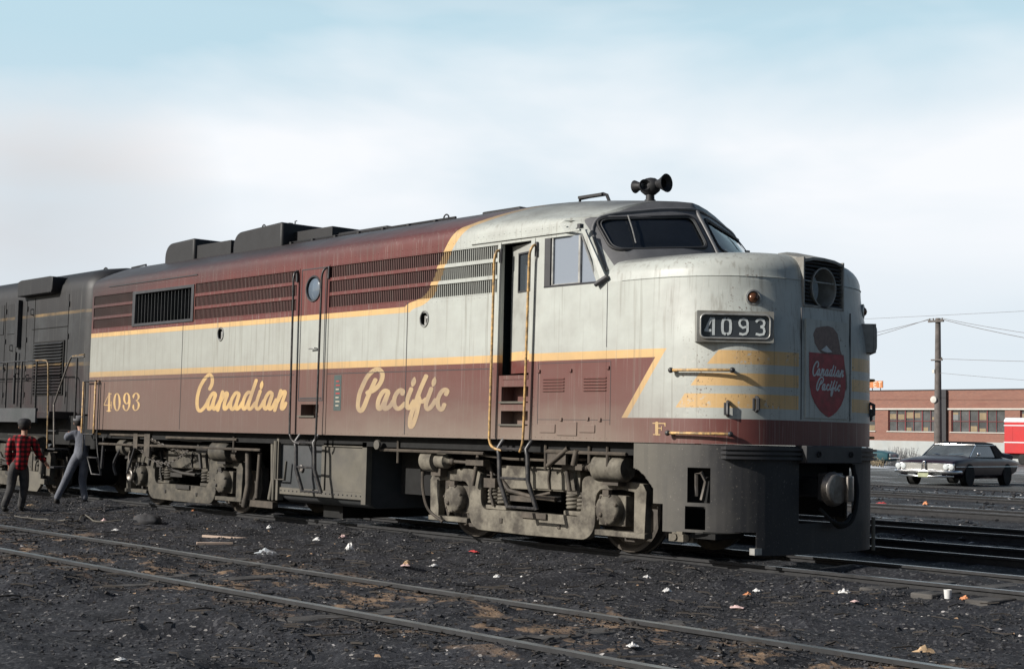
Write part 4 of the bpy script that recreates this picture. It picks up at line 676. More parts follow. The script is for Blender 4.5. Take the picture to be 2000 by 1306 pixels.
# ---- number boards ----
NBD = [[(38, 98), (8, 30), (50, 30)], [(48, 100), (44, 0)]]
def numboard(s):
    A = Vector((7.30, s*1.42, 0)); B = Vector((7.86, s*.80, 0)); u = (B-A).normalized(); nrm = Vector((0, 0, 1)).cross(u)
    if nrm.x < 0: nrm = -nrm
    L = (B-A).length; zc = 2.585; T = Matrix(((u.x, nrm.x, 0, A.x), (u.y, nrm.y, 0, A.y), (0, 0, 1, zc), (0, 0, 0, 1)))
    if s > 0: pass
    mb = MB(); mb.T = T; oy = .245
    mb.box(0, L, -.15, oy-.03, -.17, .17); box = mb.build('number_board', 'skirt2', loco, bevel=.006)
    mb = MB(); mb.T = T; o = rrect(.0, L, -.17, .17, .01, 1); i_ = rrect(.045, L-.045, -.125, .125, .05, 5)
    o = rrect(.0, L, -.17, .17, .01, 5)
    rows = [[(x, y, z) for x, z in q] for q, y in ((o, oy-.03), (o, oy), (i_, oy), (i_, oy-.05))]
    mb.grid(rows, closed=True); mb.build('number_board_rim', 'skirt2', box)
    mb = MB(); mb.T = T; mb.tube([(x, oy+.006, z) for x, z in rrect(.04, L-.04, -.13, .13, .055, 5)], .011, 7, True); mb.build('gasket_strip', 'silver', box)
    mb = MB(); mb.T = T; mb.box(.03, L-.03, oy-.05, oy-.025, -.14, .14); mb.build('number_glass', 'numglass', box, angle=None)
    # blocky numerals, stencil-like
    mb = MB(); mb.T = T; y = oy-.022; h = .19; z0 = -.095; wd = .03
    k = [0]
    def seg(pts, ww=wd):
        k[0] += 1; yy = y+k[0]*.0004; P = [Vector((p[0], 0, p[1])) for p in pts]; vs = []
        for i, p in enumerate(P):
            d = (P[min(i+1, len(P)-1)]-P[max(i-1, 0)]).normalized(); n_ = Vector((-d.z, 0, d.x))*ww/2
            vs += [(p.x+n_.x, yy, p.z+n_.z), (p.x-n_.x, yy, p.z-n_.z)]
        mb.add(vs, [(2*i, 2*i+1, 2*i+3, 2*i+2) for i in range(len(P)-1)])
    dirn = 1 if s < 0 else -1
    def X(x): return x if s < 0 else L-x
    def dg(x0, P, ww=wd): seg([(X(x0+a), z0+b) for a, b in P], ww)
    w_ = .115; q = L-.09; g0 = .045+.04; gp = (q-4*w_)/4.2+w_
    x = g0; dg(x, [(.075, .19), (.015, .05)]); dg(x, [(.0, .05), (.075, .05)], .028); dg(x, [(.098, .19), (.098, 0)])
    x += gp; dg(x, [(.05, .18), (.02, .165), (.012, .13), (.012, .06), (.02, .025), (.05, .012)]); dg(x, [(.062, .18), (.092, .165), (.100, .13), (.100, .06), (.092, .025), (.062, .012)])
    x += gp; dg(x, [(.10, .10), (.05, .085), (.02, .11), (.012, .14), (.025, .17), (.055, .182), (.09, .17), (.102, .14), (.102, .05), (.085, .022), (.05, .012), (.012, .022)], .026)
    x += gp; dg(x, [(.01, .15), (.03, .175), (.06, .182), (.09, .17), (.10, .145), (.095, .115), (.06, .098)], .026); dg(x, [(.06, .1), (.095, .085), (.102, .05), (.092, .02), (.05, .012), (.008, .022)], .026)
    mb.build('numerals', 'white', box, angle=None, recalc=False)
M['skirt2'] = simple('board_frame_grey', (.30, .30, .275), .5, 0, .25, 8, (.12, .10, .08), .6)
M['numglass'] = simple('smoked_number_glass', (.045, .052, .06), .25, 0, .2, 6)
numboard(-1); numboard(1)
# torn paint patch under the near board is in the paint; class lamps
def nose_n(y, z):
    e = .01; p = Vector((nose_x(y, z), y, z)); t = Vector((nose_x(y+e, z)-nose_x(y-e, z), 2*e, 0)).normalized(); n = Vector((t.y, -t.x, 0)); return p, (n if n.x > 0 else -n)
for s in (-1, 1):
    p, n = nose_n(s*1.03, 2.915)
    mb = MB(); mb.lathe([(-.02, .085), (.015, .092), (.022, .075), (.0, .06)], p, n, 24, cap=False); l = mb.build('marker_lamp', 'silver', loco)
    mb = MB(); mb.lathe([(-.01, .062), (.02, .056), (.045, .035), (.055, .004)], p, n, 18); mb.build('lamp_lens', 'amber', l)
# grab irons on the nose
def grab(y0, x0, y1, x1, z, r=.017, n=9, name='nose_grab_iron', mat='yel'):
    P = []
    for k in range(n+1):
        t = k/n; x = x0+(x1-x0)*t
        lo_, hi_ = (-1.5499, -.3)
        for _ in range(30):
            md = (lo_+hi_)/2
            if nose_x(md, z) < x: lo_ = md
            else: hi_ = md
        p, nn = nose_n(lo_, z); P.append(p+nn*.07)
        if k == 0: first = [p]
        if k == n: last = [p]
    mb = MB(); mb.tube(first+P+last, r, 8); o = mb.build(name, mat, loco); mb = MB()
    for q in (P[0], P[-1]): mb.ball(q, .032)
    mb.build('grab_ferrule', 'blackrail', o)
    mb = MB(); mb.tube([(v.x if hasattr(v, 'x') else v[0], -v[1], v[2]) for v in first+P+last], r, 8); mb.build(name, mat, loco)
grab(0, 7.11, 0, 7.72, 2.11); grab(0, 7.08, 0, 7.71, 1.42)
for s in (-1, 1):
    for yy, z, x in ((1.30, 1.70, 7.67), (1.06, 1.755, 7.88)):
        p, n = nose_n(s*yy, z); mb = MB(); t = n.cross(Vector((0, 0, 1)))
        mb.tube([p+Vector((0, 0, .07)), p+n*.05+Vector((0, 0, .05)), p+n*.05-Vector((0, 0, .06)), p-Vector((0, 0, .08))], .022, 6); mb.tube([p+t*.03-Vector((0, 0, .07)), p+t*.03+Vector((0, 0, .06))], .015, 6)
        mb.build('flag_socket', 'slat', loco)
# ---- anticlimber ----
mb = MB()
def ring(ins, z0, z1, ya=-1.38, yb=1.38):
    P = [q for q in plan(1.3, -ins) if ya <= q[1] <= yb and q[0] > 6.9]
    Q = [q for q in plan(1.3, .05) if ya <= q[1] <= yb and q[0] > 6.9]
    Q = [(nose_x(q[1]*.97, 1.3)-.06, q[1]*.97) for q in P]
    mb.grid([[(x, y, z0) for x, y in Q], [(x, y, z0) for x, y in P], [(x, y, z1) for x, y in P], [(x, y, z1) for x, y in Q]])
    n = len(P); b = len(mb.v)-4*n
    for e in (0, n-1): mb.f.append(tuple(b+e+i*n for i in range(4))); mb.mi.append(mb.cur)
for z in (1.155, 1.205, 1.255): ring(.075, z, z+.028)
ring(.035, 1.150, 1.295)
ac = mb.build('anticlimber', 'under2', loco) if 'under2' in M else None
M['under2'] = simple('dark_grey_steel', (.035, .035, .038), .55, 0, .3, 6)
if ac is None: ac = mb.build('anticlimber', 'under2', loco)
mb = MB(); mb.box(8.0, 8.16, -.52, .52, 1.12, 1.315); mb.build('buffer_beam', 'under2', ac, bevel=.01)
mb = MB()
for s in (-1, 1): mb.lathe([(0, .035), (.012, .035), (.012, .02), (-.01, .02)], (8.16, s*.30, 1.22), (1, 0, 0), 12, cap=False)
mb.build('beam_eyelet', 'dark', ac, sp=True)
# ---- pilot and skirt: plate following the nose plan, cut from one shell ----
def skirt_pt(u, z):   # u = distance-like parameter: index into plan outline
    return u
PL = []
pp = plan(1.2, 0, 6.5)
pts = [Vector((x, y, 0)) for x, y in pp]
acc = [0]
for i in range(1, len(pts)): acc.append(acc[-1]+(pts[i]-pts[i-1]).length)
def along(sd, off=0):
    for i in range(1, len(pts)):
        if acc[i] >= sd:
            t = (sd-acc[i-1])/(acc[i]-acc[i-1]); p = pts[i-1].lerp(pts[i], t); d = (pts[i]-pts[i-1]).normalized(); return p+Vector((-d.y, d.x, 0))*off
    return pts[-1]
half = acc[-1]/2
def s_of_x(x):
    for i in range(1, len(pts)):
        if pts[i].x >= x: return acc[i-1]+(x-pts[i-1].x)/(pts[i].x-pts[i-1].x+1e-9)*(acc[i]-acc[i-1])
def s_of_y(y):
    for i in range(1, len(pts)):
        if pts[i].y >= y and pts[i].x > 7.3: return acc[i-1]+(y-pts[i-1].y)/(pts[i].y-pts[i-1].y+1e-9)*(acc[i]-acc[i-1])
# 2-D cell map (s, z) with holes, 1 = plate
sA = s_of_x(6.82); sB = s_of_x(7.27); sC = s_of_x(7.50); sD = s_of_x(6.99); sE = s_of_x(7.88); sP0 = s_of_x(7.30); sP1 = s_of_x(7.545); sF = s_of_y(-.94); sG = s_of_y(-.50)
def solid(s_, z):
    if s_ > half: s_ = 2*half-s_
    if z > 1.305: return False
    if z > .64:
        xe = 6.55 if z > 1.02 else 6.55+.30*min(1, ((1.02-z)/.22)**.6)
        if s_ < s_of_x(xe) if xe > 6.5 else False: return False
        if sP0 < s_ < sP1 and .67 < z < 1.05: return False
    elif z > .34+.03*(s_-sD):
        if s_ < sD: return False
        if sB < s_ < sC and .38 < z < .63: return False
    elif z > .12:
        e = sE+.02; r = .12
        if s_ < e: return False
        if s_ < e+.10 and z > .30 - (.0): return (s_-e-.10)**2+(z-.20)**2 > .0 and (z < .20 or (e+.10-s_)**2+(z-.20)**2 > .01) and s_ > e
    else: return False
    if s_ > sG and .46 < z < 1.13: return False
    return True
ds = .0125; ns = int(2*half/ds); dz = .01; z0 = .10; nz = int((1.31-z0)/dz)
mb = MB(); idx = {}
def vid(i, j, k):
    key = (i, j, k)
    if key not in idx:
        p = along(min(i*ds, acc[-1]-1e-4), -.012 if k == 0 else .0); idx[key] = len(mb.v); mb.v.append((p.x-(0 if k else 0), p.y, z0+j*dz))
    return idx[key]
# outward is the right-hand side of the travelling direction
cell = [[solid((i+.5)*ds, z0+(j+.5)*dz) for j in range(nz)] for i in range(ns)]
def F(*a): mb.f.append(tuple(a)); mb.mi.append(0)
for i in range(ns):
    for j in range(nz):
        if not cell[i][j]: continue
        F(vid(i, j, 0), vid(i+1, j, 0), vid(i+1, j+1, 0), vid(i, j+1, 0)); F(vid(i, j, 1), vid(i, j+1, 1), vid(i+1, j+1, 1), vid(i+1, j, 1))
        for di, dj, a, b in ((-1, 0, (0, 0), (0, 1)), (1, 0, (1, 0), (1, 1)), (0, -1, (0, 0), (1, 0)), (0, 1, (0, 1), (1, 1))):
            ii, jj = i+di, j+dj
            if not (0 <= ii < ns and 0 <= jj < nz and cell[ii][jj]): F(vid(i+a[0], j+a[1], 0), vid(i+b[0], j+b[1], 0), vid(i+b[0], j+b[1], 1), vid(i+a[0], j+a[1], 1))
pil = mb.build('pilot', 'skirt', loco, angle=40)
mb = MB(); mb.box(7.0, 7.35, -1.46, -1.30, .36, .60) if False else mb.box(7.10, 7.55, -1.30, -1.28, .60, 1.1)
mb.box(6.9, 7.9, -.55, -.50, .5, 1.28); mb.box(6.9, 7.9, .50, .55, .5, 1.28); mb.box(7.25, 7.6, -1.38, -.9, .28, .34)
mb.build('pilot_backing', 'under', pil, angle=None, sp=True)
mb = MB(); mb.tube([(7.33, -1.38, .74), (7.36, -1.42, .98), (7.42, -1.41, 1.0), (7.44, -1.36, .9), (7.40, -1.38, .7)], .022, 6); mb.build('stirrup', 'steel', pil)
for s in (1,):
    mb = MB(); mb.tube([(8.055, s*.90, .12), (8.055, s*.90, .50)], .022, 6); mb.build('pilot_stay', 'tank', pil)
mb = MB(); mb.box(7.86, 7.93, -1.12, -.95, .13, .20); mb.build('pilot_foot', 'silver', pil)
mb = MB(); mb.box(6.86, 7.22, -1.30, -1.22, .22, .30); mb.tube([(6.95, -1.32, .27), (6.95, -1.2, .27)], .04); mb.tube([(7.14, -1.32, .27), (7.14, -1.2, .27)], .04); mb.box(6.9, 7.05, -1.29, -1.24, .28, .40); mb.build('rail_guard', 'truck', pil)
# ---- coupler ----
mb = MB(); mb.box(7.2, 8.12, -.10, .10, .74, .96); mb.box(8.05, 8.24, -.19, .05, .70, 1.02); cpl = mb.build('coupler', 'under2', loco, bevel=.02)
mb = MB(); kn = [(8.18, -.22), (8.10, -.02), (8.12, .10), (8.22, .16), (8.33, .12), (8.38, .02), (8.36, -.05), (8.30, -.02), (8.27, .05), (8.22, .02), (8.24, -.10), (8.30, -.18), (8.28, -.24)]
mb.prism(kn, 2, .70, .99); mb.build('knuckle', 'steel', cpl, bevel=.02)
mb = MB(); mb.cyl((8.20, -.12, .84), (8.30, -.13, .84), .20, .17, 18); mb.build('coupler_head', 'steel', cpl, bevel=.02)
mb = MB(); mb.tube(smoothpts([(8.08, .45, 1.1), (8.16, .42, .8), (8.18, .3, .5), (8.14, .12, .42), (8.12, 0, .5)]), .03, 8); mb.tube(smoothpts([(8.1, -.2, .62), (8.17, -.05, .48), (8.2, .12, .46), (8.17, .3, .55)]), .022, 6); mb.build('brake_hose', 'under', cpl, sp=True)
# ---- roof ----
def zr(x, y=0): return 4.475-.19*y*y-drop(x)
def roofbox(x0, x1, w, z0, z1, name, rr=.25, bv=.05):
    P = [(x1, 4.25), (x0, 4.25), (x0, z0-rr)]+[(x0+rr*(1-math.cos(R(15*k))), z0-rr+rr*math.sin(R(15*k))) for k in range(1, 7)]+[(x1, z1)]
    mb = MB(); mb.prism(P, 1, -w, w); return mb.build(name, 'roof_black', loco, bevel=bv, seg=3, angle=50)
roofbox(-5.98, -4.90, .80, 4.71, 4.73, 'radiator_fan_housing'); roofbox(-5.05, -3.75, .74, 4.60, 4.60, 'radiator_fan_housing', .1, .02)
roofbox(-3.60, -2.06, .80, 4.70, 4.745, 'exhaust_housing'); roofbox(-2.2, -1.0, .55, 4.60, 4.60, 'exhaust_housing', .1, .02)
mb = MB(); mb.box(-1.1, .3, -.45, .45, 4.3, 4.50); mb.build('roof_hatch', 'roof_black', loco, bevel=.02)
mb = MB(); mb.box(2.4, 3.2, -.35, .35, 4.35, 4.50); mb.build('roof_hatch', 'roof_black', loco, bevel=.02)
def eye(x, y, z, r=.06, name='lifting_eye'):
    mb = MB(); mb.tube([(x+r*math.cos(t), y, z+r*math.sin(t)) for t in [R(-40+260*k/14) for k in range(15)]], .012, 6); return mb.build(name, 'roof_black', loco)
eye(1.42, -.2, 4.52); eye(-3.1, -.5, 4.78, .045); eye(-6.9, -1.1, 4.3, .05) if False else None
mb = MB()
for k in range(9): x = -3.2+k*.62; mb.box(x, x+.05, -.72, -.60, 4.36, 4.41)
mb.tube([(-3.3, -.66, 4.405), (2.2, -.66, 4.405)], .018, 6); mb.build('roof_walk_rail', 'roof_black', loco)
mb = MB(); mb.box(-.85, .1, -1.16, -1.02, 4.20, 4.235) if False else mb.box(-2.45, -2.39, -.45, -.38, 4.7, 4.80); mb.build('roof_vent_stub', 'roof_black', loco)
mb = MB(); mb.tube([(4.12, -.1, 4.44), (4.12, -.1, 4.53), (4.56, -.1, 4.55), (4.62, -.1, 4.53), (4.70, -.1, 4.38)], .022, 6); mb.box(4.12, 4.56, -.14, -.06, 4.525, 4.56); mb.build('roof_grab', 'roof_black', loco)
mb = MB(); mb.tube([(3.02, -.72, 4.36), (3.02, -.72, 4.42), (3.32, -.72, 4.42), (3.32, -.72, 4.36)], .014, 6) if False else mb.tube([(-2.3, -.4, 4.75), (-2.3, -.4, 4.82), (-2.25, -.4, 4.82)], .01, 6); mb.build('roof_pin', 'roof_black', loco)
# air horn
hz = 4.57; hx = 5.30
mb = MB(); mb.cyl((hx, 0, 4.25), (hx, 0, hz-.02), .065, .05); mb.cyl((hx, 0, 4.26), (hx, 0, 4.40), .11, .07); mb.ball((hx, 0, hz), .12, 1.3, 1, 1); mb.box(hx-.14, hx+.12, -.05, .05, 4.33, 4.37); horn = mb.build('air_horn', 'roof_black', loco)
hm = 'roof_black'
def trump(p, d, L, r):
    mb = MB(); mb.lathe([(0, .05), (.06, .052), (L*.6, r*.52), (L*.9, r*.88), (L, r), (L+.004, r*.92), (L*.8, r*.5)], p, d, 20, cap=False); mb.build('horn_trumpet', hm, horn)
trump((hx, 0, hz+.02), (1, .05, 0), .27, .12); trump((hx, -.03, hz+.02), (-1, -.05, 0), .23, .085); trump((hx-.02, .12, hz+.04), (1, .1, 0), .14, .085); trump((hx-.05, -.1, hz), (.95, -.5, 0), .10, .075)
# ---- handrails beside the doors ----
def rail(P, name, mat, r=.017):
    mb = MB(); mb.tube(smoothpts(P, 4), r, 8); return mb.build(name, mat, loco)
for s in (-1, 1):
    y0, y = s*1.555, s*1.64
    a = rail([(4.19, y0, 3.68), (4.19, s*1.62, 3.66), (4.18, y, 3.58), (4.17, y, 3.4), (4.16, y, 2.3), (4.15, y, 1.45), (4.16, y, 1.28), (4.22, s*1.63, 1.20), (4.34, s*1.60, 1.17)], 'handrail', 'yel')
    b = rail([(4.86, y0, 3.70), (4.86, s*1.62, 3.67), (4.83, y, 3.58), (4.82, y, 3.4), (4.80, y, 2.3), (4.78, y, 1.40), (4.75, y, 1.22), (4.70, s*1.62, 1.16)], 'handrail', 'yel')
    c = rail([(-.385, y0, 3.74), (-.39, s*1.61, 3.72), (-.39, y, 3.62), (-.385, y, 3.3), (-.37, y, 1.5), (-.35, y, 1.30), (-.28, s*1.62, 1.20), (-.15, s*1.60, 1.17)], 'handrail', 'blackrail')
    d = rail([(.40, y0, 3.74), (.39, s*1.61, 3.72), (.36, y, 3.62), (.35, y, 3.3), (.33, y, 1.5), (.32, y, 1.25), (.28, s*1.62, 1.17)], 'handrail', 'blackrail')
    for xx, z in ((4.21, 3.66), (4.87, 3.69), (-.40, 3.72), (.42, 3.72)):
        mb = MB(); mb.box(xx-.02, xx+.02, *sorted((s*1.552, s*1.58)), z-.14, z+.04); mb.build('rail_bracket', 'slat', loco, bevel=.003)
    for xx in (-6.80, -7.29):
        mb = MB(); mb.tube([(xx, y0 if xx > -7.2 else s*1.5, 2.19), (xx, y, 2.18), (xx, y, 1.24), (xx, s*1.50, 1.22)], .018, 7); mb.build('corner_grab', 'yel', loco)
    mb = MB(); mb.tube([(-7.31, y, 2.19), (-6.78, y, 2.19)], .016, 7); mb.tube([(-7.25, y, 1.22), (-6.8, y, 1.22)], .016); mb.tube([(-7.21, y, 2.17), (-7.21, y, .9)], .012); mb.build('corner_rail', 'blackrail', loco, sp=True)
    mb = MB(); mb.tube([(-6.66, y, 2.2), (-6.66, y, 1.1)], .012, 6); mb.tube([(-6.66, y, 1.15), (-6.60, y, .9), (-6.45, y, .5)], .014); mb.build('corner_rail', 'blackrail', loco, sp=True)
    mb = MB(); mb.tube([(-7.0, y, .80), (-6.62, y, .80), (-6.55, y*.97, .50), (-6.9, y*.97, .50), (-7.0, y, .80)], .016, 6); mb.build('sill_step', 'blackrail', loco)
    # hanging ladders
    for cx in (4.56, .02):
        w_ = .26 if cx > 1 else .24; o = 0 if cx > 1 else -.02
        mb = MB()
        for sx, dx in ((-w_, .13), (w_, .13)):
            mb.T = None
            mb.tube([(cx+sx+o, s*1.52, 1.32), (cx+sx+o-.03, s*1.60, 1.19), (cx+sx+o, s*1.60, 1.12), (cx+sx+o+.02, s*1.60, .80), (cx+sx+o+dx, s*1.55, .47)], [.03, .028, .03, .03, .03], 8)
        for z, dx, yy in ((1.19, -.02, 1.60), (.83, .02, 1.60), (.48, .12, 1.555)): mb.tube([(cx-w_+o+dx, s*yy, z), (cx+w_+o+dx, s*yy, z)], .018, 6)
        mb.build('boarding_ladder', 'blackrail', loco)
# ---- underframe ----
mb = MB(); mb.box(-7.1, 6.6, -1.40, 1.40, 1.16, 1.30); mb.box(-7.2, 7.8, -.35, .35, .85, 1.2); mb.box(-7.3, -7.1, -1.45, 1.45, .95, 1.32); mb.box(-6.9, 7.4, -.5, .5, 1.0, 1.2); mb.build('underframe', 'under', loco, angle=None)
mb = MB()
for x0, x1, z in ((-6.6, -5.2, 1.22), (-4.5, -2.2, 1.20), (4.95, 6.3, 1.17), (-7.0, -1.5, 1.05), (1.6, 3.8, 1.12)): mb.tube([(x0, -1.42, z), (x1, -1.42, z)], .022, 6)
for x, z0 in ((-5.1, .98), (-5.55, 1.0), (6.0, 1.02), (5.7, 1.05), (-2.3, 1.0), (2.0, .95), (4.95, .95)): mb.tube([(x, -1.42, 1.25), (x, -1.42, z0)], .018, 6)
mb.build('sill_pipe', 'truck_d', loco, sp=True)
mb = MB()
mb.box(-5.25, -5.05, -1.44, -1.40, .86, 1.26); mb.box(-5.65, -5.5, -1.44, -1.40, 1.0, 1.26); mb.box(4.98, 5.3, -1.42, -1.38, 1.02, 1.2); mb.tube([(5.0, -1.43, 1.0), (5.35, -1.43, 1.22)], .03); mb.tube([(5.45, -1.43, 1.02), (5.5, -1.43, 1.2)], .04)
mb.build('sill_bracket', 'truck_d', loco, sp=True)
# gladhand disc hanging ahead of the tank
mb = MB(); mb.lathe([(0, .07), (.03, .065), (.035, 0.01)], (1.62, -1.48, 1.19), (0, -1, 0), 14); mb.build('sight_disc', 'tank', loco)
# ---- fuel tank ----
mb = MB(); prof = [(-1.36, 1.16), (-1.36, .44), (-1.30, .34), (-1.18, .28), (1.18, .28), (1.30, .34), (1.36, .44), (1.36, 1.16)]
mb.prism(prof, 0, -1.02, 1.22); tk = mb.build('fuel_tank', 'tank_g', loco, bevel=.01)
mb = MB(); mb.box(.22, 1.14, -1.375, -1.355, .50, 1.14); mb.build('tank_panel', 'tank', tk, bevel=.004)
mb = MB(); mb.box(1.14, 1.25, -1.40, -1.30, .34, 1.22); mb.box(.18, 1.25, -1.40, -1.34, 1.14, 1.19); mb.box(-1.05, 1.2, -1.378, -1.34, .40, .50); mb.box(-1.06, -1.0, -1.41, -1.3, .30, 1.25); mb.box(.12, .2, -1.39, -1.34, .5, 1.15); mb.build('tank_frame', 'tank', tk, bevel=.004, sp=True)
mb = MB()
for k in range(20): mb.ball((-.95+k*.108, -1.38, .455), .012, n=6, m=4)
mb.build('tank_rivets', 'slat', tk)
mb = MB(); mb.lathe([(0, .055), (.03, .055), (.035, .04), (.02, .035)], (-.42, -1.36, .80), (0, -1, 0), 16); mb.build('filler_cap', 'steel', tk)
mb = MB(); mb.tube([(-1.0, -1.45, 1.2), (-1.0, -1.45, .62), (-.75, -1.45, .62), (-.72, -1.45, .9)], .02); mb.tube([(-1.08, -1.42, 1.2), (-1.10, -1.42, .3)], .025); mb.tube([(-1.25, -1.35, 1.15), (-1.22, -1.35, .6), (-1.3, -1.35, .3)], .04); mb.build('tank_pipe', 'tank', tk, sp=True)
mb = MB(); mb.box(-.35, .15, -1.0, 1.0, .08, .3); mb.build('tank_sump', 'under', tk)
# dark air reservoir and equipment between tank and front truck
mb = MB(); mb.box(1.35, 2.1, -.85, .85, .5, 1.1); mb.build('battery_box', 'dark', loco, angle=None)
mb = MB(); mb.tube(smoothpts([(2.50, -1.38, .85), (2.52, -1.38, .6), (2.62, -1.36, .35), (2.85, -1.3, .2)]), .02, 6); mb.build('air_hose', 'truck_d', loco)
mb = MB(); mb.cyl((1.4, -.5, .8), (2.3, -.5, .8), .18); mb.build('air_reservoir', 'dark', loco)
# ---- trucks ----
def make_truck(x):
    t = empty('truck', (x, 0, 0)); t.parent = loco
    def arc(cx, cz, r, a0, a1, n=6): return [(cx+r*math.cos(R(a0+(a1-a0)*k/n)), cz+r*math.sin(R(a0+(a1-a0)*k/n))) for k in range(n+1)]
    def sideframe(s):
        half = [(0, .115)]+arc(.93, .36, .235, -90, 0, 7)+[(1.165, .60)]+arc(1.30, .62, .125, 180, 70, 6)+[(1.60, .75), (1.80, .73), (1.80, .25), (1.97, .25), (1.99, .74), (1.93, .83), (1.66, .86), (1.45, .90), (1.2, .91), (1.06, .90)]+arc(1.02, .80, .085, 90, 180, 4)+[(.935, .56)]+arc(.80, .52, .13, 0, -80, 5)+[(.60, .40), (0, .40)]
        P = half[:]; L = [(-a, b) for a, b in reversed(half[1:-1])]; poly = P+L
        mb = MB(); mb.prism(poly, 1, s*1.06, s*1.17)
        return mb.build('side_frame', 'truck', t, bevel=.016, seg=2, angle=40)
    for s in (-1, 1):
        sf = sideframe(s); Y = lambda a, b: sorted((s*a, s*b))
        mb = MB(); mb.box(1.18, 1.99, *Y(1.05, 1.19), .20, .265); mb.box(-1.99, -1.18, *Y(1.05, 1.19), .20, .265); 
        mb.build('pedestal_tie', 'truck', t, bevel=.008, sp=True)
        mb = MB(); mb.box(-.62, .86, *Y(.8, 1.13), .68, .97); mb.box(-.05, .80, *Y(1.13, 1.15), .70, .93); b = mb.build('bolster', 'truck', t, bevel=.03, angle=45)
        for cx in (-.68, .78):
            mb = MB(); mb.box(cx-.2, cx+.2, *Y(.95, 1.13), .40, .455); mb.box(cx-.17, cx+.17, *Y(.95, 1.13), .655, .69); mb.build('spring_seat', 'truck', t, bevel=.01, sp=True)
            for dx in (-.095, .095):
                mb = MB(); mb.tube([(cx+dx+.078*math.cos(a), s*1.06+.078*math.sin(a), .465+.185*k/48) for k, a in [(k, 2*math.pi*k/12) for k in range(49)]], .0215, 6); mb.build('coil_spring', 'truck', t)
        for cx in (-1.42, 1.42):
            mb = MB(); mb.box(cx-.22, cx+.22, *Y(.85, 1.14), .32, .68); mb.lathe([(0, .19), (.10, .19), (.13, .17), (.15, .10), (.155, .01)], (cx, s*1.12, .51), (0, s, 0), 22)
            jb = mb.build('journal_box', 'truck', t, bevel=.01)
            mb = MB()
            for k in range(7): a = R(20+k*51); mb.ball((cx+.165*math.cos(a), s*1.245, .51+.165*math.sin(a)), .022, n=6, m=4)
            mb.ball((cx-.06, s*1.27, .45), .03, n=8, m=5); mb.box(cx-.05, cx+.05, *Y(1.2, 1.26), .67, .74)
            mb.build('journal_bolts', 'truck_d', t)
        # brake cylinders
        for cx, d in ((-1.72, 1), (1.36, -1)):
            mb = MB()
            if d > 0:
                mb.lathe([(-.28, .02), (-.27, .10), (-.22, .145), (-.02, .145), (0, .15), (.02, .15), (.03, .10), (.22, .10), (.24, .05), (.3, .03)], (cx, s*1.28, 1.0), (1, 0, 0), 22)
            else: mb.lathe([(.45, .02), (.44, .13), (.40, .155), (.02, .155), (0, .165), (-.03, .16), (-.05, .08), (-.16, .06), (-.2, .03)], (cx, s*1.28, 1.0), (1, 0, 0), 22)
            bc = mb.build('brake_cylinder', 'truck', t)
            mb = MB(); x1 = cx+.72 if d > 0 else cx-.55; x0 = cx+.28 if d > 0 else cx-.18
            mb.tube([(x0, s*1.28, 1.0), (x1, s*1.26, .99)], .025); mb.ball((x0+.05*d, s*1.28, 1.0), .05); mb.box(min(x1-.1, x1+.25), max(x1-.1, x1+.25), *Y(1.18, 1.30), .96, 1.03); mb.tube([(x1+.1*d, s*1.25, 1.1), (x1, s*1.25, .7)], .03); mb.build('brake_rod', 'truck_d', t)
            mb = MB(); mb.box(cx-.1, cx+.1, *Y(1.0, 1.3), .80, .90) if d > 0 else mb.box(cx+.05, cx+.3, *Y(1.0, 1.3), .80, .88); mb.build('cylinder_bracket', 'truck_d', t)
            # brake head and hanger at the outer side of each wheel
            mb = MB(); ex = 1.42+.58 if d < 0 else -2.0; mb.prism([(ex-.05, .75), (ex+.05, .75), (ex+.08, .4), (ex+.02, .2), (ex-.06, .4)], 1, *Y(.72, .85)); mb.build('brake_shoe', 'truck_d', t)
        mb = MB(); mb.tube([(-.55, s*1.15, .78), (-.4, s*1.16, .66), (0, s*1.16, .60), (.45, s*1.14, .58)], .03); mb.box(-.35, .05, *Y(1.1, 1.18), .53, .60); mb.tube([(-.1, s*1.15, .57), (.35, s*1.13, .66)], .02); mb.tube([(-.8, s*1.14, .98), (-.74, s*1.15, .85), (-.76, s*1.15, .6), (-.7, s*1.15, .45)], .022); mb.box(-.88, -.66, *Y(1.1, 1.17), .68, .80); mb.tube([(.36, s*1.16, .98), (.34, s*1.17, .83), (.36, s*1.16, .70)], .016)
        mb.build('brake_rigging', 'truck_d', t, sp=True)
        mb = MB()
        for cx, cz in ((-.52, .27), (.55, .26)): mb.box(cx-.025, cx+.025, *Y(1.165, 1.185), cz-.03, cz+.03)
        mb.box(-.12, .34, *Y(1.165, 1.20), .33, .40); mb.build('frame_lug', 'truck_d', t, bevel=.004, sp=True)
        mb = MB(); mb.tube([(-1.6, s*1.24, 1.12), (-.9, s*1.24, 1.10), (-.3, s*1.24, 1.06), (.6, s*1.24, 1.06), (1.2, s*1.24, 1.1)], .018, 6); mb.tube([(.2, s*1.3, 1.16), (.9, s*1.3, 1.15)], .02, 6); mb.build('air_pipe', 'truck_d', t, sp=True)
    mb = MB(); mb.box(-.4, .4, -1.0, 1.0, .55, .9); mb.box(-1.9, 1.9, -.9, -.8, .7, .82); mb.box(-1.9, 1.9, .8, .9, .7, .82); mb.build('transom', 'under', t, angle=None, sp=True)
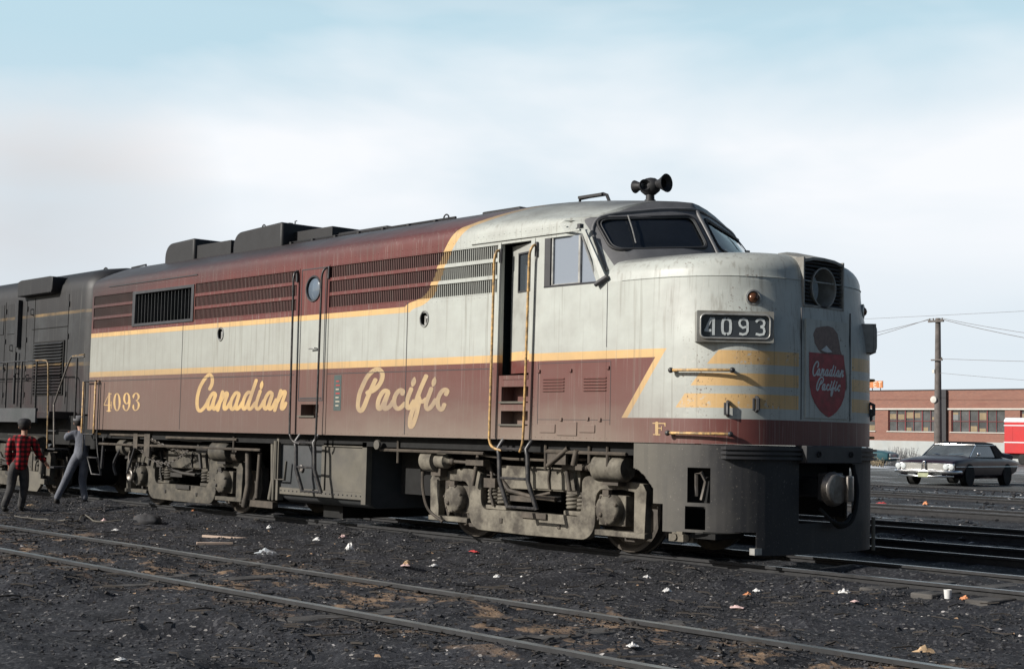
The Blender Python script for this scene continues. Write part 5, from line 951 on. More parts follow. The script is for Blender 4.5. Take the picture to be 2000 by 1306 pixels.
    for cx in (-1.42, 1.42):
        mb = MB(); mb.cyl((cx, -1.0, .508), (cx, 1.0, .508), .09); mb.box(cx-.35*(-1 if cx > 0 else 1)-.3, cx-.35*(-1 if cx > 0 else 1)+.3, -.5, .5, .25, .85) if False else mb.cyl((cx, -.45, .5), (cx, .45, .5), .34, n=16)
        mb.build('axle', 'under', t)
        for s in (-1, 1):
            mb = MB(); mb.lathe([(-.86+.14, .10), (-.70+.0, .10), (-.69, .15), (-.72, .38), (-.685, .44), (-.685, .534), (-.715, .534), (-.725, .512), (-.84, .502), (-.85, .46), (-.79, .42), (-.80, .17), (-.86, .13), (-.86, .02)], (cx, 0, .502), (0, -s, 0) if False else (0, s*-1, 0), 40, cap=False)
            # lathe above runs along -s; flip so the flange is inside
            wl = mb.build('wheel', 'wheelmat', t, angle=30)
    return t
g = NT('wheel_steel'); o = g.obj(); X, Y, Z = g.xyz(o)
ca = g.mix(g.ramp(g.noise(o, 8, 4), .3, .7), (.10, .085, .07), (.05, .043, .037)); g.col(ca); g.rough(.6); M['wheelmat'] = g.mat
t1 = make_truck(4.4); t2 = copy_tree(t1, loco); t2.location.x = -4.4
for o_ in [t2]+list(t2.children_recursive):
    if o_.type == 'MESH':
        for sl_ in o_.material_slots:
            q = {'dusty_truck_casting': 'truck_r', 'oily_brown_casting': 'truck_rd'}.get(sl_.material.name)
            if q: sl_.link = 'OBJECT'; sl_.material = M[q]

# ================= ground =================
def sm(a, b, x): t = min(1, max(0, (x-a)/(b-a))); return t*t*(3-2*t)
TRK = [(0, 0), (-6.2, 0)]
def gz(x, y, detail=True):
    g = -.15+.25*sm(14, 26, y)
    if detail and -12 < y < 12 and -40 < x < 22:
        n = noise.noise(Vector((x*.7, y*.9, 0)))*.034+noise.noise(Vector((x*2.3, y*2.6, 3)))*.026+noise.noise(Vector((x*6.1, y*6.7, 7)))*.024+noise.noise(Vector((x*13, y*13, 9)))*.014
        lump = max(0, noise.noise(Vector((x*1.3, y*1.6, 21)))-.1)*.13
        near = 0
        for c in (-.75, .75, -5.45, -6.95): near = max(near, 1-sm(.05, .30, abs(y-c)))
        k = (n+lump)*(1-.75*near)
        g += k
        g += .10*(1-sm(1.2, 2.2, abs(y+6.2)))+.07*(1-sm(1.0, 1.9, abs(y)))
        for c in (-.75, .75, -5.45, -6.95):
            if abs(y-c) < .12: g = min(g, -.035)
    return g
def axis(pts):
    o = []
    for a, b, st in pts:
        x = a
        while x < b-1e-6: o.append(x); x += st
    o.append(pts[-1][1]); return o
xs = axis([(-900, -200, 100), (-200, -60, 20), (-60, -24, 3), (-24, -14, .4), (-14, -4, .11), (-4, 13, .065), (13, 16, .25), (16, 40, 3), (40, 200, 20), (200, 900, 100)])
ys = axis([(-600, -100, 100), (-100, -20, 10), (-20, -9.6, .8), (-9.6, -1.2, .06), (-1.2, 1.2, .10), (1.2, 12, .4), (12, 40, 1), (40, 120, 8), (120, 1500, 115)])
mb = MB(); mb.grid([[(x, y, gz(x, y)) for y in ys] for x in xs])
g = NT('cinder_ground'); o = g.obj(); X, Y, Z = g.xyz(o)
vo = g.n('ShaderNodeTexVoronoi'); vo.inputs['Scale'].default_value = 42; g.t.links.new(o, vo.inputs[0]); vr = g.xyz(vo.outputs['Color'])[0]
nA = g.noise(o, 1.1, 6, .62); nB = g.noise(o, 9, 5, .7); nC = g.noise(o, 45, 3, .6); nD = g.noise(o, .45, 3, .5)
c = g.mix(g.ramp(nA, .35, .65), (.009, .0095, .012), (.027, .0285, .035))
c = g.mix(g.m('MULTIPLY', g.ramp(nB, .52, .70), .55), c, (.055, .058, .066))
c = g.mix(g.m('MULTIPLY', g.ramp(nC, .60, .72), .5), c, (.13, .12, .115))
c = g.mix(g.m('MULTIPLY', g.ramp(nC, .40, .30), .6), c, (.008, .008, .009))
c = g.mix(g.m('MULTIPLY', g.ramp(vr, .80, .92), .75), c, (.085, .085, .09)); c = g.mix(g.m('MULTIPLY', g.ramp(vr, .25, .10), .7), c, (.006, .006, .008)); c = g.mix(g.m('MULTIPLY', g.ramp(vr, .985, .99), .9), c, (.32, .30, .28))
# sandy patches along the near track
band_ = g.m('MULTIPLY', g.ramp(g.m('ABSOLUTE', g.m('ADD', Y, 6.25)), 1.35, .75), g.ramp(g.noise(o, 1.55, 5, .65, (1, 1.6, 1)), .53, .585))
c = g.mix(g.m('MULTIPLY', band_, g.m('MULTIPLY', g.ramp(nB, .3, .55), .85)), c, (.30, .20, .125))
# paved and dusty strip beyond the far tracks
pv = g.m('MULTIPLY', g.ramp(Y, 24.0, 25.5), g.ramp(g.noise(o, .35, 3, .5), .2, .5))
c = g.mix(pv, c, (.085, .088, .085))
c = g.mix(g.m('MULTIPLY', g.ramp(Y, 38, 46), g.ramp(g.noise(o, .12, 4, .6), .42, .6)), c, (.30, .32, .33))
# damp bluish sheen patches between the tracks
wet = g.m('MULTIPLY', g.ramp(g.noise(o, .9, 3, .5, (.35, 1.6, 1)), .56, .62), g.ramp(Y, .3, 1.0))
wet2 = g.ramp(g.noise(o, .8, 4, .6, (1, 1.5, 1)), .56, .66); g.rough(g.m('SUBTRACT', g.m('MULTIPLY_ADD', wet, -.62, .88), g.m('MULTIPLY', wet2, .12), cl=True)); g.col(c); g.b.inputs['Specular IOR Level'].default_value = .35
h = g.m('ADD', g.m('ADD', g.m('MULTIPLY', nB, .5), g.m('MULTIPLY', nC, .4)), g.m('MULTIPLY', vr, .35)); g.bump(h, .75, .03); M['ground'] = g.mat
tag(mb.build('ground', 'ground', angle=None, recalc=False), kind='structure')
gnd = bpy.data.objects['ground']; gnd.data.polygons.foreach_set('use_smooth', [True]*len(gnd.data.polygons))
# ================= tracks =================
def rail_mesh(mb, y, x0, x1, zt=0, sides=True):
    prof = [(-.0365, 0), (.0365, 0), (.037, -.03), (.012, -.04), (.010, -.125), (.068, -.142), (.068, -.155), (-.068, -.155), (-.068, -.142), (-.010, -.125), (-.012, -.04), (-.037, -.03)]
    nseg = max(1, int((x1-x0)/1.5)); rows = []
    for k in range(nseg+1):
        x = x0+(x1-x0)*k/nseg; dy = noise.noise(Vector((x*.2, y, 5)))*.012; dz = noise.noise(Vector((x*.3, y, 8)))*.008-.004
        rows.append([(x, y+a+dy, b+zt+dz) for a, b in prof])
    o = len(mb.v); mb.grid(rows, closed=True); n = len(prof)
    for q in range(len(mb.f)-nseg*n, len(mb.f)):
        kk = (q-(len(mb.f)-nseg*n)) % n
        mb.mi[q] = 0 if kk == 0 else 1
def track(y, x0, x1, zt=0, label=None, sl=None):
    t = empty('railway_track', (0, 0, 0)); t['kind'] = 'structure'
    for c in (-.7525, .7525):
        mb = MB(); rail_mesh(mb, y+c, x0, x1, zt); mb.build('rail', ['railtop' if abs(y+6.2) > .1 else 'railtop_n', 'railside'], t, angle=30, recalc=False)
    for (x, z, hw) in (sl or []):
        mb = MB(); mb.box(x-.12, x+.12, y-1.28, y+1.28, z-.15, z); mb.build('sleeper', 'wood', t, bevel=.015)
    if abs(y) < 7:
        for k in range(-4, 3):
            for c in (-.7525, .7525):
                for s_ in (-1, 1): fishplate(t, 1.5+k*11.9+c*2.6, y+c, s_)
    return t
FP = []
def fishplate(par, x, yc, s):
    mb = MB(); mb.box(x-.3, x+.3, *sorted((yc+s*.012, yc+s*.040)), -.10, -.042)
    for k in (-.22, -.08, .08, .22): mb.cyl((x+k, yc+s*.03, -.07), (x+k, yc+s*.062, -.07), .014, n=6)
    mb.build('fishplate', 'railside', par, angle=30)
M['railtop_n'] = simple('worn_rail_head', (.30, .33, .33), .45, .5, .3, 3, (.07, .075, .078), .6)
track(0, -70, 40, 0, None, [(8.9+k*.58, -.070+.004*(k % 3), 0) for k in range(7)])
random.seed(11)
track(-6.2, -70, 25, 0, None, [(-4.6+.56*k, -.040+.010*math.sin(k*2.1), 0) for k in range(6)]+[(-9.5+.57*k, -.062+.012*math.sin(k*1.7), 0) for k in range(8)]+[(-1.1+.57*k, -.060+.014*math.sin(k*2.3), 0) for k in range(22)])
for y, z in ((3.75, 0), (7.95, 0), (14.2, 0), (20.2, .06), (25.0, .13)): track(y, -160 if y > 20 else -90, 60, z)
# ================= loose surface litter =================
random.seed(4)
def clods(name, n, mat, size, region, squash=(.5, 1), jitter=.5, dens=None, col=None):
    mb = MB()
    base = [Vector(v) for v in ((1, 0, .1), (0, 1, -.1), (-1, 0, .15), (0, -1, 0), (.35, .3, .75), (-.4, -.25, .7), (0, 0, -.6))]
    F_ = [(0, 1, 4), (1, 2, 5), (1, 5, 4), (2, 3, 5), (3, 0, 4), (3, 4, 5), (1, 0, 6), (2, 1, 6), (3, 2, 6), (0, 3, 6)]
    k = 0
    while k < n:
        x = random.uniform(*region[0]); y = random.uniform(*region[1])
        if dens and random.random() > dens(x, y): continue
        k += 1
        s = random.uniform(*size)*(1 if random.random() < .93 else 1.6); a = random.uniform(0, 6.28); ca, sa = math.cos(a), math.sin(a); q = random.uniform(*squash); z = gz(x, y)+s*.25
        vs = []
        for b in base:
            p = b*s*random.uniform(1-jitter, 1+jitter); vs.append((x+p.x*ca-p.y*sa, y+p.x*sa+p.y*ca, z+p.z*q))
        mb.add(vs, F_)
    return tag(mb.build(name, mat, angle=None, recalc=False), kind='stuff')
def dens(x, y):
    v = .25+max(0, noise.noise(Vector((x*.8, y*.8, 31))))*1.6
    for c in (-5.45, -6.95, -1.3): v += .35*math.exp(-((y-c)/.35)**2)
    return v
M['clod'] = simple('black_cinder', (.024, .025, .029), .85, 0, .5, 3, (.09, .085, .085), .6)
M['clod2'] = simple('brown_earth_clod', (.05, .042, .036), .9, 0, .4, 3)
M['scrap'] = simple('bleached_scrap', (.55, .52, .50), .8, 0, .25, 3); M['scrap2'] = simple('tan_scrap', (.42, .27, .16), .8, 0, .3, 3)
clods('loose_cinders', 42000, 'clod', (.005, .017), ((-14, 13), (-9.4, -1)), dens=dens)
clods('earth_clods', 3000, 'clod2', (.006, .024), ((-12, 13), (-8, -4.6)), dens=dens)
tag(bpy.data.objects['loose_cinders'], 'black cinders scattered all over the yard ground', 'cinders'); tag(bpy.data.objects['earth_clods'], 'brown earth clods along the nearest track', 'earth')
def flakes(name, n, mat, size, region, dens=None):
    mb = MB(); k = 0
    while k < n:
        x = random.uniform(*region[0]); y = random.uniform(*region[1])
        if dens and random.random() > dens(x, y): continue
        k += 1; s = random.uniform(*size); a = random.uniform(0, 6.28); e = random.uniform(.4, 1); z = gz(x, y)+.012
        P = []
        for q in range(5):
            t = a+q*1.257; r = s*random.uniform(.6, 1.1); P.append((x+r*math.cos(t), y+r*e*math.sin(t), z+random.uniform(0, s*.7)))
        P.append((x, y, z+s*.4)); mb.add(P, [(q, (q+1) % 5, 5) for q in range(5)])
    return tag(mb.build(name, mat, angle=None, recalc=False), kind='stuff')
d2 = lambda x, y: .12+max(0, noise.noise(Vector((x*.55, y*.9, 77))))*2+.5*math.exp(-((y+2.6)/.8)**2)
tag(flakes('white_scraps', 520, 'scrap', (.008, .026), ((-14, 12), (-9.4, -1.4)), d2), 'tiny white paper and shell scraps strewn over the cinders', 'scraps')
tag(flakes('tan_scraps', 110, 'scrap2', (.012, .035), ((-14, 12), (-8, -1.4)), d2), 'tiny tan scraps of wood and cardboard in the cinders', 'scraps')
def twigs(name, n, mat, L, region, dens):
    mb = MB(); k = 0
    while k < n:
        x = random.uniform(*region[0]); y = random.uniform(*region[1])
        if random.random() > dens(x, y): continue
        k += 1; l = random.uniform(*L); a = random.gauss(0, .8); z = gz(x, y)+.015; dz = random.uniform(-.01, .03); dx, dy = math.cos(a)*l/2, math.sin(a)*l/2
        mb.tube([(x-dx, y-dy, z), (x+dx*.2, y+dy*.2+random.uniform(-.02, .02), z+.012), (x+dx, y+dy, z+dz)], random.uniform(.004, .010), 4)
    return tag(mb.build(name, mat, angle=None, recalc=False), kind='stuff')
tag(twigs('dead_stalks', 1100, 'clod2', (.06, .32), ((-13, 12), (-9, -1.2)), dens), 'dead stalks and wire ends lying about the cinders', 'stalks')
# single pieces big enough to point at, placed where they lie on the ground
def crumple(name, x, y, sx, sy, h, mat, label, cat, rz=0, seed=1, n=9):
    mb = MB(); rnd = random.Random(seed); rows = []
    for i in range(n):
        r = []
        for j in range(n):
            u, v = i/(n-1)*2-1, j/(n-1)*2-1; k = 1-.25*rnd.random() if max(abs(u), abs(v)) > .9 else 1
            px, py = u*sx*k+rnd.uniform(-.1, .1)*sx, v*sy*k+rnd.uniform(-.1, .1)*sy; q = math.hypot(u, v)
            r.append((px, py, max(0, (1-q*.8))*h*rnd.uniform(.3, 1.2)+.01))
        rows.append(r)
    mb.grid(rows); o = mb.build(name, mat, angle=20, recalc=False); s_ = o.modifiers.new('thick', 'SOLIDIFY'); s_.thickness = .004
    o.location = (x, y, gz(x, y)); o.rotation_euler = (0, 0, rz); return tag(o, label, cat)
def cup(x, y, r, h, mat, label, lying=True, rz=0, cat='cup'):
    mb = MB(); mb.lathe([(0, r*.8), (h, r), (h, r*.9), (.01, r*.72)], (0, 0, 0), (1, 0, 0) if lying else (0, 0, 1), 14, cap=False); mb.lathe([(0, r*.8), (.002, .001)], (0, 0, 0), (1, 0, 0) if lying else (0, 0, 1), 14, cap=False)
    o = mb.build('paper_cup', mat, recalc=False); o.location = (x, y, gz(x, y)+(r*.9 if lying else 0)); o.rotation_euler = (0, 0, rz); return tag(o, label, cat)
M['w1'] = simple('white_paper', (.72, .71, .69), .7, 0, .1, 8); M['w2'] = simple('pink_paper', (.7, .5, .47), .7, 0, .1, 8); M['w3'] = simple('orange_card', (.65, .28, .13), .7, 0, .15, 8)
M['w4'] = simple('kraft_card', (.6, .42, .25), .8, 0, .15, 8); M['w5'] = simple('grey_plastic_sheet', (.5, .53, .55), .35, 0, .2, 8); M['w6'] = simple('red_rag', (.5, .05, .05), .8, 0, .2, 8); M['plank'] = simple('new_wood', (.55, .42, .33), .7, 0, .2, 14)
def G(px, py, z=-.13):   # where the sight line through a point of the photograph meets the yard surface
    d = fv+rv*((px-1000)/2807.45)-uv_*((py-653)/2807.45); t = (z-1.347862)/d.z; p = Vector((17.741724, -13.453491, 1.347862))+d*t; return p.x, p.y
ITEMS = [('plastic_sheet', 517, 1090, .25, .13, .12, 'w5', 'crumpled grey plastic sheet beside the second rail', 'plastic sheet'),
 ('paper_bag', 275, 1017, .15, .10, .12, 'w1', 'torn white paper bag on a dark heap before the rear truck', 'paper bag'),
 ('paper_box', 683, 1077, .07, .06, .11, 'w1', 'small white paper carton standing on the cinders under the fuel tank', 'carton'),
 ('paper_wad', 620, 1051, .06, .05, .06, 'w1', 'white paper wad left of the small white carton', 'paper'),
 ('paper_wad', 670, 1051, .06, .05, .07, 'w2', 'pinkish paper wad beyond the small white carton', 'paper'),
 ('paper_wad', 526, 1034, .05, .04, .07, 'w1', 'small white paper ball beside the rail under the tank ladder', 'paper'),
 ('paper_wad', 226, 1034, .05, .05, .03, 'w1', 'flat white paper wad ahead of the standing men', 'paper'),
 ('paper_wad', 203, 1016, .06, .04, .05, 'w2', 'cream paper wad near the two men', 'paper'),
 ('paper_wad', 792, 1112, .07, .03, .03, 'w2', 'flat pale brown paper scrap, the one before the dark gap behind the tank', 'paper'),
 ('paper_wad', 848, 1107, .08, .03, .03, 'w1', 'flat white and pink wrapper in the bare cinders', 'wrapper'),
 ('red_rag', 925, 1079, .13, .03, .03, 'w6', 'red rag lying before the front truck', 'rag'),
 ('paper_wad', 971, 1127, .05, .04, .05, 'w1', 'round white paper lump with an orange mark on bare cinders', 'paper'),
 ('paper_wad', 1263, 1128, .05, .03, .03, 'w1', 'white scrap of paper ahead of the front wheel', 'paper'),
 ('paper_wad', 1303, 1153, .04, .04, .06, 'w1', 'upright cream paper lump in front of the pilot skirt', 'paper'),
 ('paper_wad', 1440, 1184, .09, .03, .03, 'w2', 'long pinkish paper strip in front of the pilot', 'paper'),
 ('paper_wad', 1460, 1165, .05, .03, .03, 'w3', 'orange card scrap behind the long paper strip', 'card'),
 ('paper_wad', 1478, 1151, .07, .03, .04, 'w1', 'white paper fold behind the orange card scrap', 'paper'),
 ('paper_wad', 1650, 1162, .08, .05, .06, 'w1', 'white paper heap right of the pilot', 'paper'),
 ('paper_wad', 1670, 1177, .05, .03, .02, 'w2', 'flat pink scrap just before the white paper heap', 'paper'),
 ('paper_wad', 1885, 1180, .05, .04, .05, 'w3', 'orange card cup squashed near the loco rail', 'card'),
 ('paper_wad', 235, 1291, .04, .03, .02, 'w1', 'small white scrap in the nearest left ground', 'paper'),
 ('paper_wad', 1235, 1292, .05, .03, .03, 'w1', 'white scrap between the rails of the nearest track', 'paper'),
 ('paper_wad', 60, 986, .14, .05, .04, 'w4', 'torn brown cardboard by the plaid-shirted man', 'cardboard'),
 ('paper_wad', 378, 1006, .04, .04, .06, 'w3', 'orange scrap beside the rail under the rear truck', 'card'),
 ('paper_wad', 1805, 1280, .11, .05, .06, 'w4', 'brown crumpled leafy scrap beside the nearest rail at right', 'cardboard'),
 ('paper_wad', 1020, 1125, .03, .02, .02, 'w1', 'tiny white scrap alone in the middle of the cinders', 'paper')]
for i, (nm, px, py, sx, sy, h, mt, lb, ct) in enumerate(ITEMS):
    x, y = G(px, py); crumple(nm, x, y, sx*.8, sy*1.1, h*.9, mt, lb, ct, R(130)+i, i+3)
x, y = G(793, 1111); x, y = G(1851, 1176); cup(x, y, .038, .085, 'w1', 'white paper cup standing upright near the loco rail at right', False)
x, y = G(793, 1113-13); cup(*G(792, 1112), .035, .10, 'w4', 'kraft paper cup lying on its side in the cinders', True, 2.3)
for (px0, py0, px1, py1, lb) in ((397, 1052, 482, 1057, 'pale new plank, upper of two lying in the cinders'), (384, 1061, 455, 1061, 'thin pale lath, lower of two strips lying in the cinders')):
    a = Vector(G(px0, py0)); b = Vector(G(px1, py1)); d = b-a; mb = MB(); L = d.length; mb.box(-L/2, L/2, -.035, .035, 0, .03); o = mb.build('plank', 'plank', bevel=.004); m_ = (a+b)/2; o.location = (m_.x, m_.y, gz(m_.x, m_.y)+.015); o.rotation_euler = (0, .01, math.atan2(d.y, d.x)); tag(o, lb, 'plank')
# cable lying on the ground near the men
P = [Vector((*G(px, py), 0)) for px, py in ((28, 1011), (80, 1014), (120, 1019), (150, 1018), (165, 1012), (190, 1020), (235, 1021))]
mb = MB(); mb.tube([(p.x, p.y, gz(p.x, p.y)+.03) for p in smoothpts(P, 4)], .012, 5); tag(mb.build('loose_cable', 'tank', None), 'thin grey cable snaking over the cinders near the two men', 'cable')
# dark heap with the paper bag
mb = MB(); x, y = G(287, 1022); mb.ball((x, y, gz(x, y)), .28, 1.2, .6, .32, 20, 11); o = mb.build('cinder_heap', 'clod', angle=60); tag(o, 'low black heap of cinders under the torn paper bag', 'heap')
tx = bpy.data.textures.new('lump', 'CLOUDS'); tx.noise_scale = .06; dm = o.modifiers.new('d', 'DISPLACE'); dm.texture = tx; dm.strength = .13

# ================= hood locomotive coupled behind =================
rs = empty('hood_locomotive', (-9, 0, 0), 0, 'sooty black road switcher locomotive with handrails, coupled behind the maroon and grey one', 'locomotive')
g = NT('sooted_hood_paint'); o = g.obj(); X, Y, Z = g.xyz(o); m = g.m
AND2 = lambda a, b: m('MULTIPLY', a, b)
c = g.mix(m('LESS_THAN', Z, 2.57), (.042, .045, .048), (.026, .012, .013)); c = g.mix(m('GREATER_THAN', Z, 3.66), c, (.016, .014, .015))
yl = m('ADD', AND2(m('GREATER_THAN', Z, 3.60), m('LESS_THAN', Z, 3.66)), AND2(m('GREATER_THAN', Z, 2.55), m('LESS_THAN', Z, 2.62)))
nq = g.noise(o, 1.2, 6, .65); c = g.mix(m('MULTIPLY', yl, .7), c, (.32, .2, .07))
c = g.mix(m('MULTIPLY', g.ramp(nq, .34, .56), .86), c, (.018, .018, .02)); stq = g.noise(o, 1.0, 3, .6, (14, 14, .7))
c = g.mix(m('MULTIPLY', g.ramp(stq, .55, .7), .35), c, (.11, .11, .10)); c = g.mix(g.m('MULTIPLY', g.ramp(Z, 3.9, 4.3), .7), c, (.018, .018, .02))
g.col(c); g.rough(.55); g.bump(g.noise(o, 2, 3), .2, .02); M['hood'] = g.mat
HW = .93
def hood_sec(z0, w, x0, x1, r, name='hood'):
    out = [(x0, -w), (x1-r, -w)]+[(x1-r+r*math.sin(R(a)), -w+r*(1-math.cos(R(a)))) for a in (15, 30, 45, 60, 75, 90)]
    out += [(x, -y) for x, y in reversed(out)]; rows = []
    for z, ins in ((z0, 0), (2.5, 0), (3.5, 0), (4.05, 0), (4.2, .03), (4.32, .11), (4.42, .22), (4.50, .45), (4.55, .8)):
        k = (w-ins)/w; rows.append([(x if x == x0 else (x0+(x-x0)*1 if False else x-ins*.45), y*k, z) for x, y in out])
    mb = MB(); mb.grid(rows, closed=True); n = len(out); mb.f += [tuple(range(n)), tuple(range(len(mb.v)-n, len(mb.v)))]; mb.mi += [0, 0]
    return mb
mb = hood_sec(1.6, HW, -17.0, -8.5, .42); mb.T = None
RT = Matrix.Translation((9, 0, 0))
def rsb(mb, name, mat, parent=None, **k):
    mb.v = [(v[0]+9 if v[0] > -16.9 else v[0]+.5, v[1], v[2]) for v in mb.v]; return mb.build(name, mat, parent or rs, **k)
hood = rsb(mb, 'hood', 'hood', angle=40)
mb = MB(); mb.prism([(-11.75, 4.36), (-11.75, 4.05), (-10.10, 4.05), (-10.05, 4.12), (-10.05, 4.37), (-10.2, 4.39), (-11.6, 4.39)], 1, -1.10, -.6)
rsb(mb, 'radiator_hood', 'hood', bevel=.03)
mb = MB(); mb.box(-11.15, -9.70, -.955, -.93, 1.98, 3.08); lv = rsb(mb, 'louvre_panel', 'dark')
mb = MB()
for k in range(17):
    z = 2.02+k*.062; mb.add([(-11.1, -.95, z+.04), (-9.75, -.95, z+.04), (-9.75, -1.0, z), (-11.1, -1.0, z), (-11.1, -.95, z-.004), (-9.75, -.95, z-.004)], [(0, 1, 2, 3), (3, 2, 5, 4), (0, 3, 4), (1, 5, 2)])
rsb(mb, 'louvre_slats', 'hood', lv, angle=None)
mb = MB()
for x in (-12.7, -12.1, -11.6, -13.3, -11.2): mb.box(x-.004, x+.004, -.938, -.925, 1.8, 4.0)
mb.box(-13.5, -11.2, -.945, -.925, 2.28, 2.29); mb.box(-11.3, -9.6, -.945, -.925, 3.35, 3.36); mb.box(-9.6, -9.592, -.938, -.925, 1.8, 4.0)
rsb(mb, 'door_seams', 'dark', hood, angle=None)
mb = MB()
for x in (-12.7, -12.1, -11.6, -13.3, -9.6):
    for z in (1.95, 2.5, 3.1, 3.75): mb.box(x+.01, x+.05, -.955, -.925, z, z+.10)
rsb(mb, 'door_hinge', 'under2', hood, sp=True)
for x0 in (-13.2, -12.6):
    mb = MB(); mb.box(x0, x0+.42, -.945, -.925, 3.3, 3.95); rsb(mb, 'engine_door', 'hood', hood, bevel=.006)
for x, z in ((-11.9, 3.4), (-11.3, 3.72), (-12.3, 3.0), (-11.9, 2.5), (-11.4, 2.35), (-12.6, 2.6), (-12.9, 2.2)):
    mb = MB(); mb.tube([(x, -.93, z+.06), (x, -.99, z+.05), (x, -.99, z-.05), (x, -.93, z-.06)], .014, 6); rsb(mb, 'door_latch', 'under2', hood)
mb = MB(); mb.box(-12.0, -11.86, -1.02, -.9, 3.0, 4.0); mb.cyl((-11.93, -1.0, 2.9), (-11.93, -1.0, 1.8), .03); rsb(mb, 'sand_pipe', 'under2')
mb = MB(); mb.tube([(-9.55+.10*math.cos(t), -.2, 4.47+.12*math.sin(t)) for t in [R(k*13-20) for k in range(18)]], .018, 6); rsb(mb, 'lifting_eye', 'roof_black')
mb = MB(); mb.tube([(-11.35+.07*math.cos(t), -.4, 4.44+.07*math.sin(t)) for t in [R(k*13-20) for k in range(18)]], .014, 6); rsb(mb, 'lifting_eye', 'roof_black')
mb = MB(); mb.tube([(-9.0, .1, 4.40), (-9.0, .1, 4.58), (-8.4, .1, 4.60), (-8.4, .1, 4.36)], .018, 6); rsb(mb, 'roof_grab', 'roof_black')
mb = MB(); mb.box(-17.5, -9.05, -1.5, 1.5, 1.50, 1.64); mb.box(-9.05, -7.95, -.8, .8, 1.40, 1.60); rsb(mb, 'walkway', 'hood', bevel=.01)
mb = MB(); mb.box(-17.5, -9.6, -1.53, -1.48, 1.42, 1.70); rsb(mb, 'side_sill', 'tank_g')
mb = MB(); mb.box(-17, -8.0, -1.1, 1.1, 1.0, 1.56); mb.box(-8.2, -7.9, -.85, .85, .9, 1.58); mb.box(-8.0, -7.3, -.15, .15, .75, 1.0); rsb(mb, 'underframe', 'under', angle=None)
def rr(P, name, mat, r=.018, sm_=True): mb = MB(); mb.tube(smoothpts(P, 3) if sm_ else P, r, 7); return rsb(mb, name, mat)
rr([(-17, -1.5, 2.66), (-9.75, -1.5, 2.64)], 'handrail', 'blackrail', sm_=False)
rr([(-9.75, -1.5, 2.64), (-9.32, -1.5, 2.63), (-9.20, -1.5, 2.58), (-9.16, -1.5, 2.45), (-9.10, -1.5, 1.8), (-9.05, -1.5, .92)], 'handrail', 'yel_d')
rr([(-7.6, -1.5, 2.66), (-8.05, -1.5, 2.66), (-8.22, -1.5, 2.60), (-8.78, -1.5, 1.84), (-8.82, -1.5, 1.70), (-8.74, -1.5, .95)], 'handrail', 'steel')
rr([(-7.6, -1.5, 2.70), (-8.10, -1.5, 2.68)], 'handrail', 'yel_d', .014, False)
for x in (-11.15, -10.4, -9.7, -11.9, -12.7, -7.9): rr([(x, -1.5, 2.64), (x, -1.5, 1.66 if x < -9 else 1.5)], 'stanchion', 'blackrail', .02, False)
for z in (.55, .9, 1.25): mb = MB(); mb.box(-9.05, -8.72, -1.5, -1.2, z, z+.03); rsb(mb, 'footstep', 'under2')
mb = MB(); mb.prism([(-10.35, .06), (-9.75, .06), (-9.6, .18), (-9.62, .44), (-10.25, .46), (-10.3, .35)], 1, -1.36, -1.30); mb.tube([(-10.1, -1.33, .44), (-10.1, -1.33, .8)], .02, 6); rsb(mb, 'mud_plate', 'tank', bevel=.004)
mb = MB(); mb.tube([(-9.5, -1.42, .9), (-9.42, -1.42, .6), (-9.45, -1.42, .42)], .06, 8); mb.box(-9.6, -9.3, -1.42, -1.36, .22, .32); rsb(mb, 'hose_coupling', 'tank')
t3 = copy_tree(t2, rs); t3.location = (-2.6, 0, 0); t4 = copy_tree(t3, rs); t4.location = (-12.3, 0, 0)
# inner end gear of the cab unit
mb = MB(); mb.box(-7.45, -7.25, -.55, .55, 1.3, 3.7); mb.build('gangway_frame', 'under', loco, bevel=.02)
mb = MB(); mb.tube([(-6.9, -1.38, 1.2), (-6.95, -1.38, .6)], .03); mb.tube(smoothpts([(-6.2, -1.4, .98), (-6.4, -1.42, .7), (-6.3, -1.42, .5)]), .025); mb.tube([(-5.7, -1.35, 1.1), (-5.95, -1.38, .55)], .02); mb.build('end_hose', 'under2', loco, sp=True)
# slack chain draped over the rear truck
mb = MB(); C = smoothpts([(-5.85, -1.34, 1.05), (-5.55, -1.36, .98), (-5.1, -1.34, .80), (-4.6, -1.34, .76), (-4.15, -1.34, .88), (-3.85, -1.36, .98)], 7)+smoothpts([(-3.85, -1.36, .98), (-4.4, -1.38, 1.02), (-4.9, -1.40, 1.12), (-5.2, -1.42, 1.2)], 7)
for i in range(len(C)-1):
    p, q = C[i], C[i+1]; d = (q-p).normalized(); s_ = Vector((0, 1, 0)) if i % 2 else Vector((0, 0, 1)); s_ = (s_-d*s_.dot(d)).normalized(); ctr = (p+q)/2
    mb.tube([ctr+d*.045*math.cos(t)+s_*.022*math.sin(t) for t in [R(60*k) for k in range(6)]], .009, 5, True)
mb.build('chain', 'steel', loco)
mb = MB(); mb.lathe([(0, .10), (.04, .10), (.05, .085), (.02, .05)], (-5.88, -1.33, .51), (0, -1, 0), 18); mb.tube([(-5.88, -1.35, .62), (-5.95, -1.36, .85), (-5.9, -1.34, 1.0)], .018); mb.build('speed_recorder', 'steel', loco)
mb = MB(); mb.tube([(-2.05, -1.30, 1.0), (-1.95, -1.34, .5), (-2.05, -1.34, .15)], .05, 7); mb.box(-2.2, -1.3, -1.3, -1.2, .16, .26); mb.tube([(-1.7, -1.3, 1.0), (-1.75, -1.3, .3)], .035); mb.cyl((-2.75, -1.2, .95), (-2.45, -1.2, .95), .13, .10); mb.build('sander_pipes', 'truck_d', loco)
